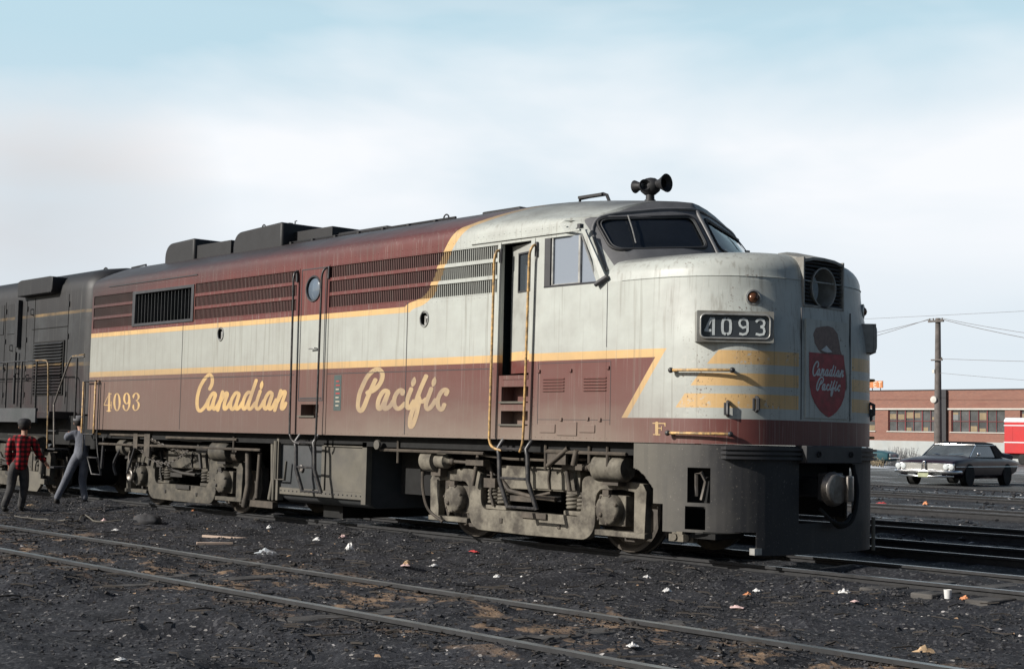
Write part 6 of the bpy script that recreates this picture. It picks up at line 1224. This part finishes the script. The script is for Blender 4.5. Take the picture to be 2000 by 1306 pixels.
# ================= people =================
def skin(name, chains, mat, parent=None, lev=1, vox=.014):
    vs, es, rs_ = [], [], []; key = {}
    for ch in chains:
        prev = None
        for p, r in ch:
            k = tuple(round(q, 4) for q in p)
            if k not in key: key[k] = len(vs); vs.append(p); rs_.append(r)
            i = key[k]
            if prev is not None and prev != i: es.append((prev, i))
            prev = i
    me = bpy.data.meshes.new(name); me.from_pydata([tuple(v) for v in vs], es, []); o = bpy.data.objects.new(name, me); sc.collection.objects.link(o)
    b = o.modifiers.new('skin', 'SKIN'); b.use_smooth_shade = True
    for i, r in enumerate(rs_): me.skin_vertices[0].data[i].radius = r if isinstance(r, tuple) else (r, r)
    me.skin_vertices[0].data[0].use_root = True
    s_ = o.modifiers.new('sub', 'SUBSURF'); s_.levels = lev; s_.render_levels = lev
    rm = o.modifiers.new('rm', 'REMESH'); rm.mode = 'VOXEL'; rm.voxel_size = vox; rm.use_smooth_shade = True; sm_ = o.modifiers.new('s', 'SMOOTH'); sm_.iterations = 3; sm_.factor = .5
    dg = bpy.context.evaluated_depsgraph_get(); m2 = bpy.data.meshes.new_from_object(o.evaluated_get(dg)); o.modifiers.clear(); o.data = m2; m2.name = name; m2.materials.clear(); m2.materials.append(M[mat] if isinstance(mat, str) else mat)
    m2.polygons.foreach_set('use_smooth', [True]*len(m2.polygons)); 
    if parent: o.parent = parent
    return o
M['skin'] = simple('weathered_skin', (.42, .24, .17), .6, 0, .15, 20); M['denim'] = simple('grey_blue_coveralls', (.13, .14, .17), .85, 0, .3, 7, (.22, .23, .26), .4, .5)
M['trous'] = simple('dark_work_trousers', (.035, .034, .036), .9, 0, .3, 7, (.10, .095, .09), .5, .4); M['boot'] = simple('black_boots', (.02, .018, .016), .6); M['hair'] = simple('dark_hair', (.02, .016, .014), .8); M['capg'] = simple('faded_grey_cap', (.16, .16, .17), .85, 0, .2, 9); M['capm'] = simple('black_cap', (.02, .02, .024), .8)
g = NT('red_black_plaid'); o = g.obj(); X, Y, Z = g.xyz(o)
def stripe(v, s): return g.m('GREATER_THAN', g.m('FRACT', g.m('MULTIPLY', v, s)), .5)
U = g.m('ADD', g.m('MULTIPLY', X, .55), g.m('MULTIPLY', Y, .85)); a = stripe(U, 12); b_ = stripe(Z, 12)
c = g.mix(a, (.50, .02, .03), (.12, .008, .012)); c2 = g.mix(a, (.13, .008, .012), (.012, .008, .008)); g.col(g.mix(b_, c, c2)); g.rough(.9); g.bump(g.noise(o, 6, 3), .5, .03); M['plaid'] = g.mat
def person(base, j, label, top_mat, leg_mat, top_parts, cap='capm'):
    """j: joints given as (right, away, up) metres from the base point"""
    bx_, by_, bz_ = base; d = Vector((base[0]-17.74, base[1]+13.45, 0)).normalized(); rt = Vector((d.y, -d.x, 0))
    P = {k: Vector((bx_, by_, bz_))+rt*v[0]+d*v[1]+Vector((0, 0, v[2])) for k, v in j.items()}
    L = lambda a, b, t: P[a].lerp(P[b], t)
    def arm(s, e=0): return [(P['chest'], .10+e), (P['sh'+s], .055+e), (P['el'+s], .046+e), (L('el'+s, 'ha'+s, .8), .032+e)]
    def leg(s, e=0): return [(P['pel'], .11+e), (P['hip'+s], .082+e), (P['kn'+s], .062+e), (P['an'+s], .042+e)]
    toe = {s: P['an'+s]+(P['toe'+s]-P['an'+s]) for s in 'lr'}
    chains = [[(P['pel'], .11), (L('pel', 'chest', .5), .095), (P['chest'], .10), (P['neck'], .05), (L('neck', 'head', .6), .055), (P['head'], .088), (P['head']+Vector((0, 0, .07)), .07)]]
    for s in 'lr':
        chains += [arm(s)+[(P['ha'+s], .03)], leg(s)+[(P['toe'+s], .03)]]
        hd = (P['ha'+s]-P['el'+s]).normalized(); sd = hd.cross(Vector((0, 0, 1))).normalized()
        if sd.length < .1: sd = Vector((1, 0, 0))
        for q in range(4): b0 = P['ha'+s]; k = (q-1.5)*.02; ln = (.075, .085, .08, .062)[q]; chains.append([(b0, .03), (b0+hd*.045+sd*k, .0105), (b0+hd*(.045+ln*.55)+sd*k*1.15, .009), (b0+hd*(.045+ln*.8)+sd*k*1.1+Vector((0, 0, -.022)), .008)])
        chains.append([(P['ha'+s], .03), (P['ha'+s]+hd*.02+sd*.045, .012), (P['ha'+s]+hd*.06+sd*.055, .010)])
    body = skin('person', chains, 'skin', vox=.006); tag(body, label, 'person')
    # face and ears on the side the person looks to
    f = (P['nose']-P['head']).normalized(); sd = f.cross(Vector((0, 0, 1))).normalized(); H = P['head']
    mb = MB(); mb.ball(H+f*.098+Vector((0, 0, -.01)), .018, 1, 1, 1.6)
    mb.build('nose', 'skin', body)
    for s_ in (-1, 1):
        mb = MB(); mb.ball(H+sd*.085*s_, .03, .6, .6, 1.1); mb.build('ear', 'skin', body)
        mb = MB(); mb.ball(H+f*.082+sd*.032*s_+Vector((0, 0, .02)), .011); mb.build('eye', 'hair', body)
    mb = MB(); mb.ball(H+f*.085-Vector((0, 0, .045)), .02, .6, 1.2, .35); mb.build('mouth', 'w6', body)
    mb = MB(); mb.ball(H-f*.012+Vector((0, 0, .03)), .105, 1, 1, 1.0, 14, 9); mb.build('hair', 'hair', body)
    # clothes follow the limbs
    tp = [[(L('pel', 'chest', -.28), top_parts[0]), (L('pel', 'chest', .3), .15), (L('pel', 'chest', .7), .158), (P['chest']+Vector((0, 0, .04)), .16), (L('chest', 'neck', .8), .07)]]
    for s in 'lr': tp.append([(P['chest']+Vector((0, 0, .04)), .16), (L('chest', 'sh'+s, .55), .12), (P['sh'+s]-Vector((0, 0, .03)), .092), (L('sh'+s, 'el'+s, .5), .078), (P['el'+s], .064), (L('el'+s, 'ha'+s, .45), .055), (L('el'+s, 'ha'+s, .88), .047)])
    skin('jacket', tp, top_mat, body, 2)
    lg = [[(P['pel'], .145), (L('pel', 'chest', .35), .135)]]
    for s in 'lr': lg.append([(P['pel'], .145), (P['hip'+s], .108), (L('hip'+s, 'kn'+s, .5), .095), (P['kn'+s], .080), (L('kn'+s, 'an'+s, .35), .074), (L('kn'+s, 'an'+s, .75), .070), (L('kn'+s, 'an'+s, 1.04), .066)])
    skin('trousers', lg, leg_mat, body, 2)
    for s in 'lr':
        skin('boot', [[(L('kn'+s, 'an'+s, .80), .055), (P['an'+s]+Vector((0, 0, -.03)), .055), (P['toe'+s].lerp(P['an'+s], .35), .05), (P['toe'+s], .042)]], 'boot', body)
    mb = MB(); mb.lathe([(0, .112), (.03, .116), (.075, .10), (.10, .06), (.106, .004)], H-f*.005+Vector((0, 0, .045)), (0, 0, 1), 18); mb.prism([(.09, -.07), (.17, -.05), (.19, 0), (.17, .05), (.09, .07)], 2, 0, .012) if False else mb.tube([H+f*.10+Vector((0, 0, .05)), H+f*.17+Vector((0, 0, .04))], [.07, .05], 8); mb.build('cap', cap, body)
    return body
gx, gy = G(30, 1003, -.19)
person((gx, gy, -.17), dict(pel=(.02, 0, .80), chest=(.06, .03, 1.18), neck=(.09, .06, 1.38), head=(.085, .08, 1.50), nose=(.16, .5, 1.47), shl=(-.12, 0, 1.30), shr=(.24, .05, 1.30), ell=(-.17, -.05, 1.02), hal=(-.13, .05, .80), elr=(.33, .12, 1.04), har=(.47, .22, .86),
    hipl=(-.07, -.02, .78), knl=(-.09, -.04, .44), anl=(-.20, -.22, .10), toel=(-.12, -.14, .03), hipr=(.11, .02, .78), knr=(.13, .06, .43), anr=(.08, .08, .07), toer=(.16, .24, .03)),
    'man in red and black plaid shirt and dark cap walking with his back turned', 'plaid', 'trous', (.165,))
gx, gy = G(138, 992, -.2)
person((gx, gy, -.125), dict(pel=(.14, .0, .88), chest=(.17, .12, 1.26), neck=(.12, .15, 1.42), head=(.09, .20, 1.545), nose=(.10, .7, 1.40), shl=(-.01, .12, 1.36), shr=(.34, .14, 1.36), ell=(-.14, .06, 1.24), hal=(-.10, .30, 1.36), elr=(.46, .16, 1.26), har=(.38, .32, 1.50),
    hipl=(.05, 0, .86), knl=(-.10, -.10, .48), anl=(-.27, -.15, .09), toel=(-.22, .02, .03), hipr=(.23, 0, .86), knr=(.19, .02, .44), anr=(.26, -.12, .08), toer=(.30, .06, .03)),
    'man in grey blue coveralls leaning into the gap between the two locomotives', 'denim', 'denim', (.15,), 'capg')

# ================= background =================
GZ = .08
M['brick'] = None
g = NT('red_brick'); o = g.obj(); br = g.n('ShaderNodeTexBrick'); mp = g.n('ShaderNodeMapping'); mp.inputs['Rotation'].default_value = (R(90), 0, 0); g.t.links.new(o, mp.inputs[0]); g.t.links.new(mp.outputs[0], br.inputs[0])
br.inputs['Scale'].default_value = 1.0; br.inputs['Brick Width'].default_value = .22; br.inputs['Row Height'].default_value = .075; br.inputs['Mortar Size'].default_value = .008
br.inputs['Color1'].default_value = (.26, .105, .072, 1); br.inputs['Color2'].default_value = (.20, .082, .06, 1); br.inputs['Mortar'].default_value = (.30, .22, .18, 1)
c = g.mix(g.m('MULTIPLY', g.ramp(g.noise(o, .5, 4, .6, (1, 1, 5)), .5, .7), .5), br.outputs[0], (.20, .085, .065)); g.col(c); g.rough(.85); M['brick'] = g.mat
M['stone'] = simple('pale_stone', (.62, .60, .55), .8, 0, .15, 2); M['found'] = simple('whitewashed_foundation', (.45, .48, .48), .8, 0, .2, .8, (.38, .38, .36), .5)
M['wframe'] = simple('red_window_steel', (.22, .04, .045), .6); M['wglass'] = simple('dim_factory_glass', (.055, .065, .075), .22, 0, .5, .8, (.16, .17, .18), .5, spec=.8)
M['blind'] = simple('yellowed_blind', (.30, .23, .14), .8, 0, .3, 1.5); M['wgrey'] = simple('grey_crate', (.22, .23, .23), .8, 0, .3, 2)
M['dkpipe'] = simple('black_downpipe', (.03, .03, .035), .6)
bld = empty('brick_factory', (-52, 102, 0), 0, 'long low red brick factory with white foundation and wide windows beyond the cars', 'building')
def wb(mb, name, mat, parent=None, **k): mb.v = [(v[0]+52, v[1]-102, v[2]) for v in mb.v]; return mb.build(name, mat, parent or bld, **k)
wins = []; x = -58.61-7.55*6
for k in range(-6, 12):
    a = -59.9+1.29+7.57*k*.885 if False else None
base = [(-58.61, -53.30), (-52.05, -46.83)]
wins = [(a+13.2*k, b+13.2*k) for k in range(-5, 7) for a, b in base]
wins.sort()
mb = MB(); y0, y1 = 102, 102.4
mb.box(-140, 60, y0, y1, 1.70, 2.58); mb.box(-140, 60, y0, y1, 4.55, 6.30)
px_ = -140
for a, b in wins: mb.box(px_, a, y0+.0, y1, 2.58, 4.55); px_ = b
mb.box(px_, 60, y0, y1, 2.58, 4.55); mb.box(-140, 60, y1, y1+30, .0, 6.1)
wb(mb, 'wall', 'brick', angle=None)
mb = MB(); mb.box(-140, 60, 101.92, 102.38, -.1, 1.70); wb(mb, 'foundation', 'found', angle=None)
mb = MB(); mb.box(-140, 60, 101.88, 102.1, 4.55, 4.68); wb(mb, 'lintel_band', 'stone', angle=None)
mb = MB(); mb.box(-140, 60, 101.94, 102.5, 6.30, 6.38); wb(mb, 'coping', 'dkpipe', angle=None)
rnd = random.Random(5)
for a, b in wins:
    mb = MB(); mb.box(a, b, 102.18, 102.22, 2.58, 4.55); wi = wb(mb, 'window', 'wglass', angle=None)
    mb = MB()
    for t in (1/6, 2/6, 3/6, 4/6, 5/6): q = .045 if t in (2/6, 4/6) else .02; xx = a+(b-a)*t; mb.box(xx-q, xx+q, 102.10, 102.17, 2.58, 4.55)
    mb.box(a, b, 102.10, 102.17, 3.5, 3.54); mb.box(a, a+.06, 102.1, 102.17, 2.58, 4.55); mb.box(b-.06, b, 102.1, 102.17, 2.58, 4.55); wb(mb, 'window_frame', 'wframe', wi, angle=None)
    mb = MB(); mb.box(a-.1, b+.1, 101.9, 102.15, 2.50, 2.58); wb(mb, 'sill', 'stone', wi, angle=None)
    for _ in range(7):
        w_ = (b-a)/6; c0 = rnd.randrange(6); x0 = a+c0*w_+.1; up = rnd.random() < .45; z0 = 3.6+rnd.random()*.3 if up else 2.62; hh = rnd.uniform(.25, .65)
        mb = MB(); mb.box(x0, x0+w_*rnd.uniform(.5, .85), 102.165+_*.001, 102.175+_*.001, z0, min(4.5, z0+hh)); wb(mb, 'window_blind', 'blind' if rnd.random() < .75 else 'wgrey', wi, angle=None)
for x in (-52.7, -39.5, -65.9): mb = MB(); mb.box(x-.3, x+.3, 101.7, 101.98, GZ, 6.32); wb(mb, 'downpipe', 'dkpipe')
# roof sign on two legs, seen past the nose
sg = empty('roof_sign', (-60.0, 102.7, 6.0), 0, 'small orange lettered sign on the factory roof just right of the locomotive nose', 'sign')
mb = MB(); mb.box(-1.1, .35, -.05, .05, .62, 1.28); mb.build('sign_board', simple('sign_orange', (.62, .22, .07), .6), sg); mb = MB()
for x in (-.8, .1): mb.box(x-.03, x+.03, -.03, .03, 0, .65)
mb.build('sign_legs', 'dkpipe', sg)
def boxtext(mb, strokes_, x0, z0, w_, h_, y, t=.07):
    for n_, (a, b, c_, d_) in enumerate(strokes_):
        p, q = Vector((x0+a*w_, 0, z0+b*h_)), Vector((x0+c_*w_, 0, z0+d_*h_)); d = (q-p).normalized(); n = Vector((-d.z, 0, d.x))*t/2; yy = y-n_*.0008
        mb.add([(v.x, yy, v.z) for v in (p+n, p-n, q-n, q+n)], [(0, 1, 2, 3)])
mb = MB(); boxtext(mb, [(0, 1, 1, 1), (.5, 1, .5, 0)], -.12, .72, .34, .46, -.055); boxtext(mb, [(0, 1, 1, 1), (0, 0, 1, 0), (0, 0, 0, 1), (0, .5, .8, .5)], -.6, .72, .3, .46, -.055); mb.build('sign_letters', simple('sign_cream', (.75, .7, .55), .6), sg, angle=None, recalc=False)
# utility pole and wires
up = empty('utility_pole', (-38.6, 78, 0), 0, 'tall grey wooden utility pole with two crossarms in front of the brick factory', 'utility pole')
M['polew'] = simple('grey_pole_wood', (.17, .15, .14), .85, 0, .3, 3, (.06, .055, .05), .6)
mb = MB(); mb.cyl((0, 0, 0), (0, 0, 10.45), .30, .19, 14); mb.build('pole', 'polew', up)
mb = MB(); mb.box(-.62, .62, -.33, -.20, 10.15, 10.30); mb.build('crossarm', 'polew', up)
mb = MB(); mb.box(-.35, .55, -.38, -.26, 7.38, 7.48); mb.build('crossarm', 'polew', up)
for x, z in ((-.5, 10.30), (-.2, 10.30), (.2, 10.30), (.5, 10.30), (.45, 7.48)):
    mb = MB(); mb.lathe([(0, .03), (.05, .05), (.1, .06), (.14, .03)], (x, -.27, z), (0, 0, 1), 8); mb.build('insulator', 'tank', up)
mb = MB(); mb.lathe([(0, .26), (.08, .24), (.12, .1)], (-.15, -.30, 4.6), (0, -1, 0), 16); mb.build('sign_disc', 'stone', up)
mb = MB(); mb.box(-.28, -.1, -.32, -.2, 6.5, 6.75); mb.build('meter_box', 'stone', up)
def wire(a, b, sag, r=.02, lb=''):
    a, b = Vector(a), Vector(b); mb = MB(); P = [a.lerp(b, k/16)-Vector((0, 0, sag*4*(k/16)*(1-k/16))) for k in range(17)]; mb.tube(P, r, 4); return tag(mb.build('overhead_wire', 'polew'), lb, 'wire')
wire((-39.1, 77.7, 10.4), (-70, 84, 7.4), .8, .02, 'upper cable falling from the pole top down to the left behind the locomotive')
wire((-38.8, 77.7, 10.4), (-72, 74, 6.8), .8, .02, 'lower cable falling from the pole top down to the left behind the locomotive')
wire((-38.1, 77.7, 10.4), (-8, 79, 7.4), 1.0, .02, 'upper of two cables sloping down right from the pole top')
wire((-38.4, 77.7, 10.4), (-10, 77, 6.2), .9, .025, 'lower of two cables sloping down right from the pole top')
wire((-38.1, 77.7, 7.5), (-5, 78, 6.4), .2, .018, 'wire running right from the lower crossarm')
wire((-38.3, 77.8, 6.5), (-8, 79, 4.6), .3, .015, 'lowest thin wire running right from the pole')
wire((-90, 90, 12.3), (10, 90, 12.0), .3, .016, 'long level wire crossing the sky above the pole top')
# cars
def car(x, y, z, h, paint, roofp, label, L=5.35, W=1.98, full=True, cat='car'):
    c_ = empty('parked_car', (x, y, z), h, label, cat); hl_ = L/2; w = W/2
    st = [(hl_, .80, .36, .66, .70), (hl_-.06, .93, .30, .74, .78), (hl_-.35, .97, .26, .80, .86), (1.6, .985, .24, .83, .92), (1.0, .99, .22, .85, .95), (0, .99, .22, .85, .93), (-1.2, .99, .22, .85, .93), (-1.8, .985, .26, .84, .92), (-hl_+.25, .96, .34, .80, .86), (-hl_, .88, .42, .72, .76)]
    rows = []
    for xx, wf, zb, ze, zc in st:
        ww = w*wf; half = [(ww*.82, zb), (ww*.96, zb+.10), (ww, (zb+ze)*.5+.03), (ww*.985, ze-.06), (ww*.93, ze), (ww*.6, zc-.01), (0, zc)]
        rows.append([(xx, -yy, zz) for yy, zz in half]+[(xx, yy, zz) for yy, zz in reversed(half[:-1])])
    mb = MB(); mb.grid(rows, closed=True); n = len(rows[0]); mb.f += [tuple(range(n)), tuple(range(len(mb.v)-n, len(mb.v)))]; mb.mi += [0, 0]
    bd = mb.build('body', paint, c_, angle=40); bv = bd.modifiers.new('b', 'BEVEL'); bv.width = .02; bv.segments = 2; bv.limit_method = 'ANGLE'; bv.angle_limit = R(35)
    # greenhouse
    def ring(z_, x0, x1, ww): return [(x0, -ww, z_), (x1, -ww*.97, z_), (x1+.06, 0, z_), (x1, ww*.97, z_), (x0, ww, z_), (x0-.05, 0, z_)]
    mb = MB(); mb.grid([ring(.90, -1.75, 1.10, w*.80), ring(1.28, -1.15, .38, w*.68)], closed=True); mb.build('windows', 'carglass', c_, angle=20)
    mb = MB(); mb.grid([ring(1.275, -1.2, .44, w*.70), ring(1.34, -1.05, .30, w*.66), ring(1.385, -.75, .1, w*.5)], closed=True); mb.f += [tuple(range(12, 18)), tuple(range(0, 6))]; mb.mi += [0, 0]; mb.build('roof', roofp, c_, angle=40)
    for s in (-1, 1):
        mb = MB(); mb.add([(-1.80, s*w*.81, .9), (-.95, s*w*.815, .9), (-.80, s*w*.70, 1.29), (-1.22, s*w*.70, 1.29), (-1.80, s*w*.6, .92), (-1.2, s*w*.5, 1.29)], [(0, 1, 2, 3), (0, 3, 5, 4)])
        mb.build('rear_pillar', roofp, c_)
    for s in (-1, 1):
        mb = MB(); mb.tube([(1.12, s*w*.79, .90), (.42, s*w*.69, 1.29)], .022, 6); mb.build('windscreen_pillar', 'chrome', c_)
        mb = MB(); mb.tube([(.40, s*w*.70, 1.285), (-1.1, s*w*.71, 1.285)], .012, 5); mb.build('drip_rail', 'chrome', c_)
    mb = MB(); mb.tube([(.42, -w*.69, 1.29), (.48, 0, 1.29), (.42, w*.69, 1.29)], .010, 6); mb.build('windscreen_trim', 'chrome', c_)
    for s in (-1, 1):
        for xx in (1.55, -1.50):
            wl = None; mb = MB(); mb.lathe([(0, .10), (.0, .27), (.02, .33), (.17, .34), (.19, .30), (.19, .20)], (xx, s*(w-.25), .325), (0, s, 0), 20); wl = mb.build('wheel', 'rubber', c_)
            mb = MB(); mb.lathe([(.14, .20), (.18, .18), (.20, .08), (.205, .01)], (xx, s*(w-.25), .325), (0, s, 0), 16); mb.build('hub_cap', 'chrome', wl)
            mb = MB(); mb.lathe([(0, .355), (.012, .35)], (xx, s*(w-.022), .345), (0, s, 0), 20) ; mb.build('wheel_arch', 'dark', c_)
    if full:
        xf = hl_
        for s in (-1, 1):
            mb = MB(); mb.box(xf-.02, xf+.03, *sorted((s*.09, s*.66)), .50, .68)
            gr = mb.build('grille', 'grillem', c_, bevel=.01); mb = MB(); mb.tube([(xf+.035, s*a, b) for a, b in ((.08, .49), (.67, .49), (.67, .70), (.08, .70))], .012, 6, True)
            for k in range(5): mb.tube([(xf+.03, s*.1, .52+k*.035), (xf+.03, s*.62, .52+k*.035)], .005, 4)
            mb.build('grille_bars', 'chrome', gr)
            mb = MB(); mb.box(xf-.05, xf+.02, *sorted((s*.60, s*.94)), .49, .70); hb_ = mb.build('headlight', 'chrome', c_, bevel=.02)
            for yy in (.69, .86):
                mb = MB(); mb.lathe([(0, .085), (.03, .085), (.045, .05), (.05, .005)], (xf+.02, s*yy, .60), (1, 0, 0), 16); mb.build('lamp_lens', 'white', hb_)
            mb = MB(); mb.box(xf-.01, xf+.02, *sorted((s*.30, s*.55)), .295, .36); mb.build('parking_lamp', 'white', c_)
        mb = MB(); mb.box(xf-.02, xf+.08, -.05, .05, .44, .76); mb.build('grille_divider', 'chrome', c_, bevel=.015)
        mb = MB(); mb.tube(smoothpts([(xf-.35, -w-.02, .44), (xf+.02, -w*.93, .44), (xf+.10, -.4, .45), (xf+.13, 0, .45), (xf+.10, .4, .45), (xf+.02, w*.93, .44), (xf-.35, w+.02, .44)]), .055, 8); mb.tube(smoothpts([(xf-.1, -w*.9, .31), (xf+.08, -.45, .30), (xf+.10, 0, .30), (xf+.08, .45, .30), (xf-.1, w*.9, .31)]), .035, 8); mb.build('bumper', 'chrome', c_)
        mb = MB(); mb.box(xf+.12, xf+.14, -.17, .17, .27, .42); mb.build('licence_plate', 'platem', c_)
        for s in (-1, 1): mb = MB(); mb.tube([(1.2, s*.15, .965), (.95, s*.52, 1.0)], .012, 5); mb.build('wiper', 'chrome', c_)
        for s in (-1, 1): mb = MB(); mb.tube([(hl_-.1, s*(w*.97), .60), (1, s*(w+.004), .60), (-1.5, s*(w+.004), .60), (-hl_+.2, s*w*.965, .60)], .010, 5); mb.build('side_trim', 'chrome', c_)
        mb = MB(); mb.ball((.9, .98, 1.0), .06); mb.tube([(.9, .9, .9), (.9, .97, .98)], .012); mb.build('mirror', 'chrome', c_)
    else:
        mb = MB(); mb.tube([(hl_+.05, -w*.9, .45), (hl_+.08, 0, .45), (hl_+.05, w*.9, .45)], .05, 8); mb.build('bumper', 'chrome', c_)
        for s in (-1, 1): mb = MB(); mb.lathe([(0, .09), (.04, .08), (.05, .01)], (hl_, s*.7, .62), (1, 0, 0), 14); mb.build('headlight', 'white', c_)
    return c_
def carpaint(n, c): return simple(n, c, .32, 0, .1, 2, spec=.4)
M['carglass'] = simple('car_window_glass', (.13, .15, .16), .06, 0, .3, 1.2, (.03, .03, .03), .8, spec=1); M['grillem'] = simple('grille_silver', (.4, .4, .38), .4, .6, .2, 10); M['platem'] = simple('green_yellow_plate', (.42, .45, .28), .5)
M['p_dark'] = carpaint('dark_blue_maroon_paint', (.018, .009, .018)); M['p_top'] = simple('black_vinyl_roof', (.012, .012, .014), .7, 0, .2, 3, spec=.15); M['p_teal'] = carpaint('teal_paint', (.035, .10, .12)); M['p_navy'] = carpaint('navy_paint', (.02, .025, .04)); M['p_grn'] = carpaint('pale_green_paint', (.12, .2, .18))
car(-7.3, 28.5, .10, R(-82), 'p_dark', 'p_top', 'big dark maroon hardtop car with four round headlights, nearest beyond the tracks')
car(-31.9, 57.6, .10, R(15), 'p_teal', 'p_teal', 'dull teal car whose end shows just right of the locomotive nose', full=False)
car(-31.5, 70, .08, R(-120), 'p_navy', 'p_navy', 'dark blue car half hidden behind the big dark hardtop, next to the red truck', full=False)
car(-25.6, 71, .08, R(-150), 'p_grn', 'p_grn', 'pale car whose roof shows behind the dark hardtop near the red truck', full=False) if False else None
# red box truck
rt = empty('box_truck', (-30.6, 80.4, .08), 0, 'red box truck with white roof, cut off by the right edge of the photo', 'truck')
M['redp'] = simple('red_truck_paint', (.55, .03, .035), .35, 0, .15, 1.5); M['whp'] = simple('white_truck_paint', (.7, .72, .75), .4, 0, .1, 2)
mb = MB(); mb.box(-3.6, 2.2, -1.1, 1.1, .80, 3.0); mb.build('box_body', 'redp', rt, bevel=.06)
mb = MB(); mb.prism([(-1.12, 2.98), (-1.10, 3.12), (-.9, 3.30), (.9, 3.30), (1.10, 3.12), (1.12, 2.98)], 0, -3.62, 2.2); mb.build('roof', 'whp', rt, bevel=.03)
for z in (2.72, 1.55): mb = MB(); mb.box(-3.62, 2.2, -1.115, -1.09, z, z+.07); mb.build('white_line', 'whp', rt)
mb = MB(); mb.box(-3.5, 4.0, -.9, .9, .45, .80); mb.build('chassis', 'under', rt); mb = MB(); mb.box(-3.3, -2.95, -1.112, -1.09, 1.62, 2.65); mb.build('door_panel', 'redp', rt, bevel=.01)
mb = MB(); mb.prism([(2.3, .6), (4.4, .6), (4.4, 1.4), (3.5, 1.6), (3.1, 2.4), (2.3, 2.5)], 1, -1.0, 1.0); mb.build('cab', 'redp', rt, bevel=.05)
for x in (-2.2, 3.6):
    for s in (-1, 1): mb = MB(); mb.lathe([(0, .2), (0, .40), (.03, .43), (.22, .43), (.25, .38), (.25, .2)], (x, s*.75, .43), (0, s, 0), 18); mb.build('wheel', 'rubber', rt)
# dry weeds
def weeds(x, y, w_, h_, n, lab, mat, seed):
    rn = random.Random(seed); mb = MB()
    for _ in range(n):
        a = rn.uniform(0, 6.28); r_ = w_*math.sqrt(rn.random()); bx_, by_ = r_*math.cos(a), r_*.6*math.sin(a); hh = h_*rn.uniform(.4, 1.1); l = rn.uniform(-.35, .35); l2 = rn.uniform(-.3, .3)
        mb.tube([(bx_, by_, 0), (bx_+l*hh*.5, by_+l2*hh*.5, hh*.6), (bx_+l*hh, by_+l2*hh, hh)], [.014, .009, .004], 3)
        for k in range(5): t = rn.uniform(.4, 1); s_ = rn.uniform(.015, .04); px2, py2, pz2 = bx_+l*hh*t, by_+l2*hh*t, hh*t; mb.add([(px2-s_, py2, pz2), (px2, py2-s_, pz2+s_), (px2+s_, py2, pz2), (px2, py2, pz2-s_)], [(0, 1, 2, 3)])
    o = mb.build('dry_bush', mat, angle=None, recalc=False); o.location = (x, y, gz(x, y)); return tag(o, lab, 'bush')
M['straw'] = simple('dry_straw', (.33, .27, .18), .9, 0, .3, 5); M['twig'] = simple('frosty_twigs', (.40, .40, .40), .9, 0, .5, 5)
weeds(-31.0, 61.5, 1.0, 1.05, 170, 'frosty grey bush between the teal car and the dark hardtop, before the white foundation', 'twig', 1)
weeds(-33.0, 70.5, .9, 1.5, 120, 'tan dry weed clump right behind the frosty grey bush', 'straw', 2)
weeds(-26.6, 52.0, .9, .55, 110, 'low straw weeds below the teal car right of the locomotive nose', 'straw', 3)
weeds(-29.0, 60.0, .7, .7, 70, 'small dark twig tuft left of the dark hardtop', 'twig', 4)
mb = MB(); mb.cyl((0, 0, 0), (0, 0, .75), .05, .05, 8); o = mb.build('marker_post', 'w3'); o.location = (-25.9, 49.2, .08); tag(o, 'short orange marker post in the snow patch right of the nose', 'post')
mb = MB(); mb.grid([[(-32+i*.8, 50+j*1.0, .10+.12*math.sin(i*1.1)*math.sin(j*.9+1)*(1 if 0 < i < 9 and 0 < j < 7 else 0)-(.12 if i in (0, 9) or j in (0, 7) else 0)) for j in range(8)] for i in range(10)]); M['snow'] = simple('old_snow', (.75, .78, .82), .6, 0, .25, 1.5)
tag(mb.build('snow_patch', 'snow', recalc=False), kind='structure')
# litter and ballast between the far tracks
random.seed(9); clods('far_ballast', 2600, 'clod', (.02, .06), ((-16, 12), (5.3, 24)))
tag(bpy.data.objects['far_ballast'], 'dark ballast stones between the far tracks', 'ballast')
tag(flakes('far_scraps', 260, 'scrap', (.02, .06), ((-16, 12), (5.3, 24))), 'pale scraps scattered between the far tracks', 'scraps')
o = crumple('red_rag', *G(1722, 985, -.1), .2, .1, .1, 'w6', 'red rag on the ballast right of the locomotive nose', 'rag'); o = crumple('paper_wad', *G(1735, 990, -.1), .15, .06, .06, 'w1', 'white paper beside the red rag right of the nose', 'paper'); crumple('paper_wad', *G(1808, 986, -.1), .07, .05, .12, 'w3', 'orange scrap between the far tracks below the dark hardtop', 'card')
